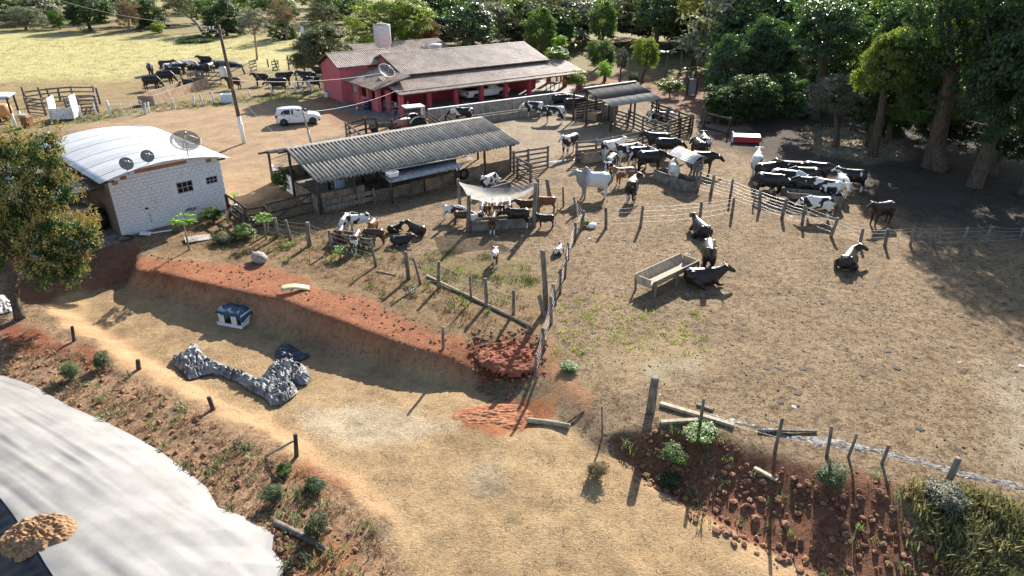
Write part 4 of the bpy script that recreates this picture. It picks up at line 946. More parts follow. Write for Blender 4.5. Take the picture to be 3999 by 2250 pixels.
def cow_shape(pose='stand', head='up', turn=0.0, hump=False, calf=False, tail=0):
    m = MB(); lie = pose == 'lie'
    k = .86 if calf else 1.0           # body slimmer on calves, legs longer
    dz = -.62 if lie else 0.0
    zb = 1.05 if not calf else 1.02
    tr = [(-.86,.04,.10,.12),(-.80,.05,.22,.26),(-.62,.04,.29,.35),(-.30,-.03,.34,.41),(.05,-.05,.35,.43),(.35,-.02,.31,.42),(.58,.02,.25,.38),(.74,.06,.17,.28),(.80,.08,.08,.15)]
    m.rings([ring_e((x*(.92 if calf else 1), 0, zb+z+dz), (1,0,0), w*k, h*k, 14) for x, z, w, h in tr])
    # hips
    for s in (-1, 1): m.ell((-.55, s*.2*k, zb+.26+dz), (.14,.08,.09), 8, 5)
    # neck and head
    S = Vector((.62,0,zb+.12+dz))
    if head == 'up': nb = [S, S+Vector((.22,0,.13)), S+Vector((.38,0,.24))]; hd = Vector((.86,0,-.5))
    elif head == 'low': nb = [S, S+Vector((.26,0,-.02)), S+Vector((.48,0,-.08))]; hd = Vector((.72,0,-.7))
    else: nb = [S+Vector((0,0,-.04)), S+Vector((.28,0,-.24)), S+Vector((.44,0,-.46))]; hd = Vector((.45,0,-.9))
    hd.normalize()
    def trn(p, f):  # turn the head sideways
        a = turn*f; q = p-S; return S+Vector((q.x*math.cos(a)-q.y*math.sin(a), q.x*math.sin(a)+q.y*math.cos(a), q.z))
    def trr(r, f): return [trn(p, f) for p in r]
    nd = (nb[2]-nb[0]).normalized()
    m.rings([trr(ring_e(nb[0]-nd*.15, nd, .2*k, .33*k), .2), trr(ring_e(nb[0]+nd*.08, nd, .18*k, .29*k), .5), trr(ring_e(nb[1], nd, .15*k, .22*k), .8), trr(ring_e(nb[2], nd, .13*k, .17*k), 1)])
    h0 = nb[2]-hd*.05+Vector((0,0,.04))
    m.rings([trr(ring_e(h0+hd*d, hd, w, h), 1) for d, w, h in ((-.08,.06,.07),(0,.12,.13),(.14,.13,.135),(.28,.10,.11),(.42,.085,.09),(.50,.09,.085),(.55,.06,.06))])
    for s in (-1, 1):   # ears
        e = h0+Vector((0, s*.12, .08)); m.rings([trr(ring_e(e+Vector((0,s*d,z)), (0,1,0.001), w, h, 6), 1) for d, z, w, h in ((-.02,0,.035,.03),(.08,.0,.065,.03),(.17,-.03,.05,.025),(.23,-.05,.02,.018))])
    if hump:
        m.rings([ring_e((x, 0, zb+.34+z), (1,0,0), w, h, 10) for x, z, w, h in ((.22,0,.08,.1),(.36,.1,.13,.2),(.5,.16,.13,.22),(.62,.12,.09,.16),(.68,.05,.04,.08))])
        m.rings([ring_e((x, 0, z), (1,0,0), w, h, 10) for x, z, w, h in ((.4,.66,.05,.1),(.62,.66,.05,.22),(.86,.86,.05,.2),(1.0,1.05,.04,.12))])
    if not lie:
        L = zb-1.05
        for s in (-1, 1):
            o = .05*random.uniform(-1,1)
            m.tube([(.50,s*.17*k,zb-.1),(.52+o*.4,s*.18*k,.72),(.54+o*.8,s*.17*k,.42),(.53+o,s*.17*k,.12),(.55+o,s*.17*k,.0)], [.16*k,.13*k,.075,.06,.072], 9)
            o = .06*random.uniform(-1,1)
            m.tube([(-.60,s*.17*k,zb-.02),(-.52+o*.3,s*.19*k,.78),(-.68+o*.7,s*.17*k,.50),(-.66+o,s*.17*k,.14),(-.63+o,s*.17*k,.0)], [.23*k,.19*k,.09,.062,.075], 9)
        if not calf: m.ell((-.42,0,zb-.42), (.19,.15,.13), 10, 6)
        if tail: m.tube([(-.84,0,zb+.22),(-1.05,.1,zb+.22),(-1.4,.35,zb+.05),(-1.62,.5,zb+.1)], [.035,.028,.025,.045], 6)
        else: m.tube([(-.84,0,zb+.22),(-.93,.01,zb),(-.92,.02,.65),(-.91,.03,.35),(-.9,.02,.22)], [.04,.028,.024,.05,.02], 6)
    else:
        for s in (-1, 1):
            m.tube([(.42,s*.22,.38),(.62,s*.3,.12),(.86,s*.26,.08),(.66,s*.2,.06)], [.15,.08,.06,.05], 8)
            m.tube([(-.5,s*.26,.4),(-.25,s*.42,.2),(-.02,s*.44,.10),(-.4,s*.46,.07)], [.2,.14,.07,.05], 8)
        m.ell((-.1,.0,.28), (.7,.4,.28), 14, 7)
        m.tube([(-.84,0,.55),(-.96,.05,.3),(-.8,.3,.05)], [.04,.03,.04], 6)
    me = remesh(m, .032, 3); return me
COW = {
 'up': cow_shape(), 'upL': cow_shape(turn=.7), 'upR': cow_shape(turn=-.7), 'low': cow_shape(head='low'), 'eat': cow_shape(head='down'), 'eatL': cow_shape(head='down', turn=.4),
 'lie': cow_shape('lie'), 'lieR': cow_shape('lie', turn=-.8), 'lieL': cow_shape('lie', turn=.8),
 'calf': cow_shape(calf=True), 'calflow': cow_shape(calf=True, head='low'), 'calfeat': cow_shape(calf=True, head='down'), 'calftail': cow_shape(calf=True, head='down', tail=1), 'calfR': cow_shape(calf=True, turn=-.6), 'zebu': cow_shape(hump=True)}
COW['zebu'].materials.clear(); COW['zebu'].materials.append(M['zebu'])
def cow(u, v, head, pose, s, blk, leg, brown, label, group, name='cow'):
    p = P(u, v); o = bpy.data.objects.new(name, COW[pose]); C.objects.link(o); o.location = p
    o.rotation_euler = (0, 0, R(head)); q = s*random.uniform(.97, 1.03); o.scale = (q, q*random.uniform(.95,1.08), q); o.color = (blk, leg, brown, 1)
    return tag(o, label, name if name in ('calf', 'bull') else 'cow', group)
FL, FM, YD, HD, RH, CP, SN = 'cattle in the far left paddock', 'cattle behind the yard by the olive tree', 'cows in the concrete yard', 'main herd at the trough and feeder', 'herd crowding at the right fence', 'calves in the calf pen', 'calves under the shade net'
B, H_, W_ = 1.0, .5, .2
CATTLE = [
 (592,293,300,'eat',1,B,0,0,'black cow standing alone at the far left of the paddock, head lowered',FL),
 (655,283,5,'up',1.05,B,0,.25,'dark brown cow at the back of the paddock facing right, behind a white cow',FL),
 (672,292,40,'up',1,.22,.3,0,'mostly white cow partly in front of a dark brown one in the paddock',FL),
 (704,294,0,'up',.95,.95,.1,0,'black cow with pale face facing right in the middle of the paddock group',FL),
 (738,281,0,'low',1,.35,.4,0,'white cow with black patches and black head behind the far paddock gate',FL),
 (757,278,170,'lie',1,B,0,0,'black cow lying beside the white-and-black one behind the far gate',FL),
 (778,279,190,'lieL',1,.9,0,0,'greyish black cow lying left of centre behind the far paddock gate',FL),
 (798,279,10,'lie',1,.95,0,0,'black cow lying at the right of the group behind the far gate',FL),
 (808,262,180,'up',1,B,0,0,'black cow standing rearmost, just left of the power pole',FL),
 (824,292,80,'up',1,.92,.1,0,'black cow seen from behind over the far gate, nearest the pole',FL),
 (597,352,0,'eat',1.05,B,0,0,'black cow feeding at the near end of the long paddock trough',FL),
 (651,330,0,'eat',1.1,B,0,0,'large black cow feeding at the middle of the long paddock trough',FL),
 (686,309,200,'low',1,.93,0,0,'grey-black cow behind the far end of the long paddock trough',FL),
 (740,353,165,'upR',.85,B,0,0,'black heifer standing in front of the long paddock trough, casting a shadow on it',FL),
 (916,349,180,'up',.9,B,0,0,'black heifer walking left behind the power pole',FL),
 (1025,334,180,'up',.95,B,0,0,'black cow facing left, leftmost of the group behind the car',FM),
 (1090,362,195,'low',1.1,.97,.4,0,'big black cow nearest the white posts behind the car',FM),
 (1112,334,0,'up',1.05,.95,.1,0,'black cow with white face facing right behind the biggest one',FM),
 (1205,333,180,'up',1.1,B,.1,0,'black cow with raised head facing left under the olive tree',FM),
 (1226,353,188,'low',1.05,.6,.45,0,'black cow with white legs and lowered white face beside the olive tree',FM),
 (1208,285,180,'up',1,B,0,0,'dark cow in the shade at the back left under the olive tree',FM),
 (1250,308,170,'up',1,B,0,0,'black cow half hidden behind the olive tree trunk',FM),
 (1298,304,10,'up',1,.5,.5,0,'piebald cow between the olive tree trunk and the farmhouse',FM),
 (2087,456,180,'low',1,.52,.5,0,'piebald cow feeding at the yard wall, left of three',YD),
 (2163,482,180,'low',1.08,.5,.55,0,'large piebald cow standing broadside in the middle of the yard',YD),
 (2236,447,355,'up',1.08,.97,.35,0,'mostly black cow facing right at the yard water trough',YD),
 (2190,428,0,'eat',1.05,.85,.2,0,'black cow with white rump feeding behind the others at the yard wall',YD),
 (1812,486,180,'low',1.05,.55,.3,0,'piebald cow by the concrete wall just behind the milking shed roof',YD),
 (2226,603,232,'up',1.05,.55,.5,0,'piebald cow standing at the yard opening, facing the milking shed',YD),
 (2561,464,5,'lie',1,.6,.2,0,'piebald cow lying in the shade under the small roofed shed',YD),
 (2600,469,175,'lie',.95,.4,.2,0,'pale piebald cow lying under the small shed, behind the other',YD),
 (2388,626,28,'up',1.08,.32,.4,0,'mostly white cow with black spots at the left end of the herd trough',HD),
 (2383,690,250,'low',1.05,.62,.2,0,'black-and-white speckled cow facing the camera behind the brown cow',HD),
 (2437,722,200,'upR',.85,.85,.25,1.0,'orange-brown cow among the main herd',HD),
 (2318,770,180,'zebu',1.12,0,0,0,'grey humped bull standing broadside in the open corral',HD,'bull'),
 (2466,782,72,'upR',1,.72,.4,0,'black cow with white back seen from behind, nearest the camera in the herd',HD),
 (2452,640,18,'low',1.05,.5,.4,0,'piebald cow with white rump right of the spotted cow at the trough',HD),
 (2492,655,4,'low',1.08,.62,.45,0,'black cow with white belly and rump, middle of the row at the feeder',HD),
 (2535,674,4,'low',1.12,.98,.15,0,'big black cow broadside at the feeder, in front of the row',HD),
 (2626,710,80,'eat',1.0,.15,.4,0,'white cow with few black spots seen from behind at the feeder',HD),
 (2566,594,180,'up',1.08,B,0,0,'black cow with raised head facing left behind the row at the feeder',HD),
 (2600,615,345,'low',1.0,.97,0,0,'black cow hemmed in between the row and the feeder roof',HD),
 (2722,625,100,'low',1.05,.95,.1,0,'black cow just behind the right end of the feeder roof',HD),
 (2746,604,85,'up',1,.6,.3,0,'piebald cow with white face beyond the feeder roof',HD),
 (2738,672,350,'low',1.0,.98,0,0,'black cow with lowered head under the right edge of the feeder roof',HD),
 (2950,682,70,'up',1.05,.25,.5,0,'mostly white cow seen from behind, upper left of the right herd',RH),
 (2988,722,15,'low',1.05,.93,.35,0,'black cow directly behind the white one at the left of the right herd',RH),
 (3000,768,335,'eat',1.05,.9,.4,0,'black cow with a white leg feeding at the wires, left end of the right herd',RH),
 (3062,758,330,'low',1.1,.55,.3,0,'large piebald cow with white shoulder in the thick of the right herd',RH),
 (3080,716,172,'up',1.05,.82,.3,0,'black cow with white neck raising its head at the back of the right herd',RH),
 (3130,746,175,'low',1.12,B,0,0,'big plain black cow in the middle of the right herd',RH),
 (3178,722,330,'low',1.05,.97,0,0,'black cow with horns facing right at the back of the right herd',RH),
 (3320,746,172,'up',1.0,.55,.55,0,'piebald cow with white rump standing right of the right herd',RH),
 (3280,766,262,'low',.95,.15,.5,0,'white cow facing the camera beside the wooden trough end',RH),
 (3212,794,150,'low',1.08,.4,.3,0,'black-and-white cow with spotted white back at the wooden trough',RH),
 (3142,782,172,'low',1.08,.97,.1,0,'black cow with shiny back just behind the wire posts',RH),
 (3188,852,172,'low',.92,.5,.6,0,'piebald heifer in front of the right herd, nearest the wires',RH),
 (3435,875,202,'up',.9,B,0,.1,'black heifer standing alone in the tree shade on the right','lone cattle in the open corral'),
 (3306,1044,55,'lieR',1.05,.93,.1,0,'black cow lying alone with head turned, right of the open corral','lone cattle in the open corral'),
 (2734,920,100,'lie',1.0,B,0,0,'black cow lying with its back to the camera at a fence post','lone cattle in the open corral'),
 (2760,1056,258,'up',1.0,.95,.15,0,'black cow with white face facing the camera behind the wooden trough','lone cattle in the open corral'),
 (2742,1112,5,'lie',1.05,B,0,.05,'black cow lying at the right end of the wooden trough','lone cattle in the open corral'),
 (2181,990,60,'lieL',.5,.5,.2,.5,'small brown and white calf curled up by the crooked fence','lone cattle in the open corral','calf'),
 (1355,910,262,'calftail',.78,.35,.3,0,'white calf with tail swung out behind the calf trough',CP,'calf'),
 (1407,906,205,'calflow',.76,.4,.1,0,'white calf with a big black side patch behind the calf trough',CP,'calf'),
 (1459,922,268,'calfeat',.7,.95,.1,.9,'orange-brown calf at the right end behind the calf trough',CP,'calf'),
 (1335,950,90,'calfeat',.64,.9,.1,.35,'dark brown calf with its back to the camera, left end of the calf trough',CP,'calf'),
 (1395,978,85,'calfeat',.74,.72,.6,.2,'dark calf with white legs, nearest the camera at the calf trough',CP,'calf'),
 (1466,955,175,'calfeat',.66,.95,.2,.25,'black calf feeding from the right end of the calf trough',CP,'calf'),
 (1543,905,50,'lieR',.58,.95,.1,0,'small black calf lying upright, farthest of three resting calves',CP,'calf'),
 (1630,914,140,'lie',.74,.95,.1,.15,'largest resting black calf with raised head',CP,'calf'),
 (1566,955,5,'lie',.62,.93,.1,0,'black resting calf with white muzzle, nearest of three',CP,'calf'),
 (1766,860,352,'calflow',.66,.4,.4,.1,'white and black calf left of the shade net posts',SN,'calf'),
 (1808,880,0,'calflow',.62,.97,0,.35,'dark brown calf just behind the front left net post',SN,'calf'),
 (1861,890,50,'calfeat',.68,.35,.5,0,'white calf with black patches feeding at the net trough, left end',SN,'calf'),
 (1927,903,85,'calfeat',.74,.9,.6,.3,'dark calf with white hind legs at the middle of the net trough',SN,'calf'),
 (2022,888,178,'calflow',.86,.9,.5,0,'biggest black calf with white patches, broadside under the net',SN,'calf'),
 (2132,830,180,'calf',.72,.9,.1,.85,'reddish brown calf behind the front right net post',SN,'calf'),
 (2133,888,180,'calf',.56,.95,.1,0,'small black calf right of the shade net',SN,'calf'),
 (1884,838,272,'calflow',.66,.45,.3,.2,'grey and white calf facing the camera under the net, far left',SN,'calf'),
 (1908,838,265,'calflow',.66,.8,.2,.85,'brown calf facing the camera under the net, second from left',SN,'calf'),
 (1936,837,275,'calflow',.66,.6,.3,.9,'brown and white calf facing the camera at the middle of the net',SN,'calf'),
 (1962,836,268,'calflow',.66,.93,.1,.3,'dark calf facing the camera under the net, right of the brown ones',SN,'calf'),
 (1990,835,272,'calflow',.64,.5,.4,.15,'piebald calf facing the camera under the net, far right',SN,'calf'),
 (2060,842,185,'calf',.72,.97,0,.25,'blackish calf in the shade behind the front right net post',SN,'calf'),
 (1910,750,52,'calfeat',.86,.5,.4,0,'piebald heifer feeding at the low trough by the milking shed wall',SN,'calf'),
 (1934,1036,268,'calf',.66,.6,.2,.55,'lone brown and white calf walking towards the camera below the net',SN,'calf'),
]
for q in CATTLE: cow(*q)
# ================================================================ trees
def leaf_mat(name, c1, c2, c3, rough=.42, trans=.45, spec=.5, tcol=None):
    c1, c2, c3 = (tuple(min(.9, q*k_) for q in c) for c, k_ in ((c1,1.25),(c2,1.35),(c3,1.4))) if name.startswith('leaf') else (c1, c2, c3)
    N = NT(name); at = N.n('ShaderNodeAttribute', attribute_name='rnd').outputs['Fac']; oi = N.n('ShaderNodeObjectInfo').outputs['Random']
    c = N.ramp(at, [(.0, c1), (.55, c2), (1.0, c3)]); hs = N.n('ShaderNodeHueSaturation'); N.l(c, hs.inputs['Color'])
    N.l(N.math('ADD', N.math('MULTIPLY', oi, .4), .8), hs.inputs['Value']); c = hs.outputs[0]
    N.base(c); N.set(Roughness=rough); N.b.inputs['Specular IOR Level'].default_value = spec
    tr = N.n('ShaderNodeBsdfTranslucent'); mul = N.mix(c, tcol or (1.5,1.7,.7), 1.0, 'MULTIPLY'); N.l(mul, tr.inputs['Color'])
    mx = N.n('ShaderNodeMixShader'); mx.inputs[0].default_value = trans; N.l(N.b.outputs[0], mx.inputs[1]); N.l(tr.outputs[0], mx.inputs[2]); N.l(mx.outputs[0], N.o.inputs['Surface'])
    return N.m
LM = {
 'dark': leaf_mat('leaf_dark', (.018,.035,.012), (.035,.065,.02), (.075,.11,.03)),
 'glossy': leaf_mat('leaf_glossy', (.02,.042,.015), (.045,.085,.028), (.10,.15,.05), .28, .35, .7),
 'mid': leaf_mat('leaf_mid', (.035,.06,.015), (.07,.11,.028), (.14,.19,.05)),
 'yellow': leaf_mat('leaf_yellow', (.07,.09,.02), (.14,.17,.035), (.28,.29,.06)),
 'gold': leaf_mat('leaf_gold', (.10,.10,.02), (.24,.2,.03), (.4,.33,.06)),
 'olive': leaf_mat('leaf_olive', (.04,.045,.02), (.075,.08,.035), (.13,.13,.06), .55, .25),
 'grey': leaf_mat('leaf_grey', (.07,.075,.05), (.13,.135,.09), (.24,.24,.17), .5, .3, .5, (1.2,1.25,.9)),
 'bright': leaf_mat('leaf_bright', (.06,.11,.02), (.12,.2,.035), (.2,.3,.06)),
 'straw': leaf_mat('dry_straw', (.22,.16,.09), (.4,.3,.17), (.6,.48,.3), .8, .3, .2, (1.1,1.0,.8)),
 'pasture': leaf_mat('pasture_blade', (.16,.15,.06), (.3,.28,.12), (.48,.44,.22), .8, .35, .2, (1.1,1.1,.8)),
 'dry': leaf_mat('leaf_dry', (.09,.07,.04), (.18,.14,.08), (.3,.25,.15), .8, .25, .2, (1.2,1.0,.8)),
 'panicle': leaf_mat('mango_blossom', (.22,.17,.05), (.38,.30,.095), (.52,.45,.18), .8, .25, .2, (1.2,1.0,.7)),
 'bush': leaf_mat('leaf_greygreen', (.05,.065,.035), (.10,.125,.065), (.19,.22,.13), .6, .3),
}
def leaves(cent, nrm, size, r, aspect=.42, jitter=.9, droop=0.0):
    """rhombic leaves at cent (n,3) facing roughly nrm"""
    n = len(cent); nn = nrm+r.normal(0, jitter, (n,3)); nn /= np.linalg.norm(nn, axis=1, keepdims=True)+1e-9
    a = r.normal(0, 1, (n,3)); a[:,2] -= droop; a -= (a*nn).sum(1, keepdims=True)*nn; a /= np.linalg.norm(a, axis=1, keepdims=True)+1e-9
    b = np.cross(nn, a); s = (size*r.uniform(.6, 1.3, n))[:,None]
    V = np.stack([cent-a*s*.5, cent+b*s*aspect*.5+nn*s*.06, cent+a*s*.5, cent-b*s*aspect*.5+nn*s*.06], 1).reshape(-1,3)
    return V
def crown_arrays(seed, nclump, nleaf, leaf, csize=.24, lumpy=.35, hollow=.45, squash=1.0, droop=0.0, jitter=.8, bottom=-.75):
    r = np.random.default_rng(seed); V = []; RN = []
    lob = r.normal(0, 1, (7,3)); lob /= np.linalg.norm(lob, axis=1, keepdims=True); amp = r.uniform(.3,1,7)
    for k in range(nclump):
        while True:
            d = r.normal(0, 1, 3); d /= np.linalg.norm(d)
            if d[2] > bottom: break
        bulge = 1-lumpy+lumpy*np.max(amp*np.clip(lob @ d, 0, 1)**3)*1.25
        rad = bulge*r.uniform(hollow, 1.0)**.6
        c = d*rad; cs = csize*r.uniform(.55, 1.25); m = int(nleaf*r.uniform(.6,1.3))
        q = r.normal(0, 1, (m,3)); q /= np.linalg.norm(q, axis=1, keepdims=True); q[:,2] = np.abs(q[:,2])*.75-.1
        pos = c+q*cs*r.uniform(.45,1.0,(m,1)); nrm = q*.8+d*.5+np.array([0,0,.5])
        V.append(leaves(pos, nrm, leaf, r, droop=droop, jitter=jitter)); RN.append(np.clip(r.normal(.42+.25*(r.random()-.5), .2, m), 0, 1))
    V = np.concatenate(V); return V, np.concatenate(RN)
def crown_mesh(name, mat, *a, **k):
    V, rn = crown_arrays(*a, **k); n = len(V)//4
    return arrmesh(name, V, np.arange(n*4).reshape(-1,4), mat, False, {'rnd': ('FACE', 'FLOAT', rn)})
CR = {}
def proto(key, mat):
    kk = (key, mat)
    if kk not in CR:
        prm = {'dense': (1, 150, 95, .085, .24, .34), 'dense2': (2, 170, 90, .075, .22, .42), 'fine': (3, 190, 90, .055, .2, .38), 'sparse': (4, 85, 60, .075, .2, .5, .35), 'big': (5, 230, 110, .062, .19, .42), 'coarse': (6, 110, 75, .12, .25, .35), 'airy': (7, 130, 55, .06, .17, .5, .25), 'bush': (8, 70, 80, .12, .32, .3, .3), 'huge': (9, 300, 120, .05, .17, .45)}[key]
        kw = {'droop': .9} if key in ('dense', 'coarse', 'big') else {}
        me = crown_mesh('crown', LM[mat], *prm, **kw); CR[kk] = me
    return CR[kk]
def trunk_mesh(h, r0, cz, rad, seed, limbs=6, lean=(0,0)):
    rr = random.Random(seed); m = MB(); top = Vector((lean[0], lean[1], h))
    pts = [Vector((0,0,-.3)), Vector((lean[0]*.15+rr.uniform(-.1,.1), lean[1]*.15, h*.3)), Vector((lean[0]*.5+rr.uniform(-.15,.15), lean[1]*.5, h*.65)), top]
    m.tube([pts[0], Vector((0,0,.15)), *pts[1:]], [r0*1.5, r0*1.1, r0*.95, r0*.8, r0*.6], 9)
    for k in range(limbs):
        a = 2*math.pi*k/limbs+rr.uniform(-.4,.4); e = rr.uniform(.35, .95); f = rr.uniform(.6, 1.0)
        st = pts[1].lerp(top, f); en = Vector((lean[0]+math.cos(a)*rad[0]*.75*math.cos(e), lean[1]+math.sin(a)*rad[1]*.75*math.cos(e), cz+rad[2]*.7*math.sin(e)))
        mid = st.lerp(en, .5)+Vector((rr.uniform(-.2,.2), rr.uniform(-.2,.2), .15))*rad[0]*.3
        m.tube([st, mid, en], [r0*.5, r0*.32, r0*.12], 6)
    return m
def tree(label, x, y, cx, cy, cz, rad, key, mat, r0=.2, group=None, name='tree', bark='bark', limbs=6, rot=None, cat='tree'):
    z = T(x, y); t = thing(name, label, cat, (x, y, z), 0, group)
    cr = link('crown', proto(key, mat), t); cr.location = (cx-x, cy-y, cz-z); cr.scale = rad; cr.rotation_euler = (0, 0, random.uniform(0, 6.28) if rot is None else rot)
    h = max(.3, cz-z-rad[2]*.25); tm = trunk_mesh(h, r0, cz-z, rad, int(x*31+y*7), limbs, (cx-x, cy-y)); tm.build('trunk', M[bark], t)
    return t
def tpx(label, box, y, key, mat, r0=.2, base=None, group=None, depth=1.0, **kw):
    u0, v0, u1, v1 = box; d = ray((u0+u1)/2, (v0+v1)/2); t_ = y/d.y; c = Vector((d.x*t_, y, CAM_H+d.z*t_)); sc = t_/F_PX*1.0
    rx = (u1-u0)/2*sc; rz = (v1-v0)/2*sc*1.04
    bx, by = (base if base else (c.x+random.uniform(-.2,.2)*rx, y))
    return tree(label, bx, by, c.x, y, c.z, (rx*1.08, rx*1.0*depth, rz*1.05), key, mat, r0, group, **kw)
BG, GR, RT = 'trees along the far field edge', 'garden trees behind the farmhouse', 'large trees at the right edge of the corral'
# far field edge, left to right
tpx('grey-green rounded tree at the far field edge, left', (20,15,190,128), 143, 'fine', 'grey', .25, group=BG)
tpx('dark green tree in the top left corner behind the grey-green one', (-70,-25,70,118), 150, 'dense', 'dark', .3, group=BG)
tpx('bright green low shrub between the grey-green and big dark trees', (185,35,255,125), 144, 'bush', 'mid', .15, group=BG)
tpx('broad dense dark tree on the far field edge', (228,-25,440,132), 141, 'dense2', 'dark', .35, group=BG)
tpx('dry vine-hung grey tree right of the broad dark tree', (432,-30,565,138), 140, 'airy', 'dry', .25, bark='bark_pale', group=BG)
tpx('dark green tree behind the dry vine-hung one', (520,5,650,134), 146, 'dense', 'dark', .3, group=BG)
tpx('light yellow-green shrub at the field edge under the tall bare trunks', (585,85,645,140), 137, 'bush', 'yellow', .12, group=BG)
tpx('tall thin-crowned tree with pale leaning trunk at the field edge', (600,-60,790,90), 139, 'airy', 'olive', .3, base=(G(745,137).x, 139), bark='bark_pale', group=BG)
tpx('tall tree with several pale bare trunks, left of the power pole top', (730,-50,900,110), 136, 'airy', 'mid', .28, base=(G(800,140).x, 136), bark='bark_pale', group=BG)
tpx('dark tree mass directly behind the power pole top', (790,10,960,165), 132, 'dense', 'dark', .3, group=BG)
tpx('long low reed clump at the field edge left of the power pole', (675,138,860,178), 124, 'bush', 'mid', .1, group=BG)
tpx('pale open-crowned young tree standing in the field right of the power pole', (900,-5,1078,175), 90, 'airy', 'grey', .14, base=(G(1005,235).x, G(1005,235).y), bark='bark_pale', group=BG)
tpx('leafless grey branching tree behind the white flag', (1030,-20,1180,140), 126, 'sparse', 'dry', .25, bark='bark_pale', group=BG, limbs=10)
tpx('dark shrub mass at the field end behind the flag pole', (1040,70,1180,190), 128, 'dense2', 'dark', .25, group=BG)
tpx('brownish green tree above the olive tree at the back', (1170,-20,1350,130), 122, 'airy', 'olive', .3, group=BG)
# near trees by the house
tpx('dark olive tree with forked trunk beside the flag pole', (1122,72,1400,300), 78, 'big', 'olive', .28, base=(G(1285,338).x, G(1285,338).y), group=GR)
tpx('large yellow-green sparse-leaved tree behind the water tower', (1340,-15,1700,225), 100, 'huge', 'yellow', .4, group=GR, limbs=9)
tpx('brownish thin tree between the yellow-green tree and the mango behind the house', (1600,40,1740,200), 104, 'airy', 'dry', .25, group=GR)
tpx('dense green mango tree behind the farmhouse ridge', (1722,25,1960,195), 98, 'dense', 'glossy', .4, group=GR)
tpx('grey-green tree behind the right end of the farmhouse', (1930,10,2080,175), 112, 'fine', 'grey', .3, group=GR)
tpx('bright-edged green tree right of the farmhouse roof end', (2035,45,2190,235), 90, 'dense', 'mid', .3, group=GR)
tpx('bright umbrella-leaved papaya beside the farmhouse gable', (2160,138,2222,190), 84, 'bush', 'bright', .1, group=GR)
tpx('low bright papaya pair at the farmhouse corner', (2122,182,2235,235), 82, 'bush', 'bright', .1, group=GR)
tpx('cone-shaped pale-tipped tree behind the round garden bush', (2290,18,2425,175), 96, 'dense', 'mid', .25, group=GR)
tpx('round dark garden bush behind the porch end', (2285,150,2425,292), 84, 'dense2', 'mid', .2, group=GR)
tpx('silvery green shrub right of the round garden bush', (2400,185,2460,290), 83, 'bush', 'grey', .12, group=GR)
tpx('small upright bright citrus bush in front of the round garden bush', (2328,235,2398,322), 78, 'bush', 'bright', .08, group=GR)
tpx('olive-brown small bush on bare soil near the small shed roof', (2448,280,2508,330), 77, 'bush', 'olive', .08, group=GR)
tpx('yellow-green creeper-covered shrub left of the banana plants', (2465,140,2592,290), 83, 'dense2', 'yellow', .2, group=GR)
tpx('big dark glossy tree at the top behind the banana plants', (2480,-40,2690,140), 100, 'dense', 'glossy', .4, group=GR)
tpx('tree with golden yellow top at the upper edge', (2650,-45,2835,80), 96, 'dense', 'gold', .35, group=GR)
tpx('yellow-flecked low plants beside the porch end pillar', (2195,275,2300,345), 77, 'bush', 'yellow', .08, group=GR)
tpx('pale yellow-green garden shrubs beside the metal gate', (2560,305,2680,372), 74, 'bush', 'yellow', .08, group=GR)
tpx('clump of long dark grass-like leaves at the garden path', (2745,370,2835,440), 62, 'bush', 'dark', .1, group=GR)
# right-hand trees
tpx('glossy-leaved tree above the metal garden gate', (2735,150,2935,420), 70, 'dense', 'glossy', .35, group=RT)
tpx('tall glossy mango tree in the centre of the right wood', (2860,30,3140,400), 72, 'big', 'glossy', .45, group=RT)
tpx('glossy bright-tipped mango tree high in the right wood', (3050,-30,3400,270), 64, 'big', 'glossy', .45, group=RT)
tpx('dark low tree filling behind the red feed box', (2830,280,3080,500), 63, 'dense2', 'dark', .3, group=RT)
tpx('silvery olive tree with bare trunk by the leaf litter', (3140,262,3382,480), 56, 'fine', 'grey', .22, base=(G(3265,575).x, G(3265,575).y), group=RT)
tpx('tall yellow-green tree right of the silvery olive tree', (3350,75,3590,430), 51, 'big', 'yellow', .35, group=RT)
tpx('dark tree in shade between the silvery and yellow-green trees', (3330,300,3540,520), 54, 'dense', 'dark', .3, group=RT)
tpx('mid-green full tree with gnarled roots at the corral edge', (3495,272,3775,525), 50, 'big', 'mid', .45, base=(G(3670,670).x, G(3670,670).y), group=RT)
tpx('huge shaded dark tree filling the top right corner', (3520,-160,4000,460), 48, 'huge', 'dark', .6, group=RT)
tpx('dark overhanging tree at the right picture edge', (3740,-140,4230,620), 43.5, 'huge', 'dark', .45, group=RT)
tpx('tree with golden tips at the top right', (3490,-60,3720,130), 60, 'dense', 'gold', .35, group=RT)
for lb, x, y, z, rr_ in (('big tree just outside the right edge, shading the corral', 33, 42, 8, (5,5,5.5)), ('second tree outside the right edge, farther back', 44, 56, 9.5, (7,7,7)), ('tall tree behind the right edge trees', 38, 66, 10, (7,6,7)), ('tree outside the right edge, nearest the camera', 43, 35, 6.5, (5.5,5.5,5))):
    tree(lb, x, y, x, y, z, rr_, 'big', 'dark', .5, RT)
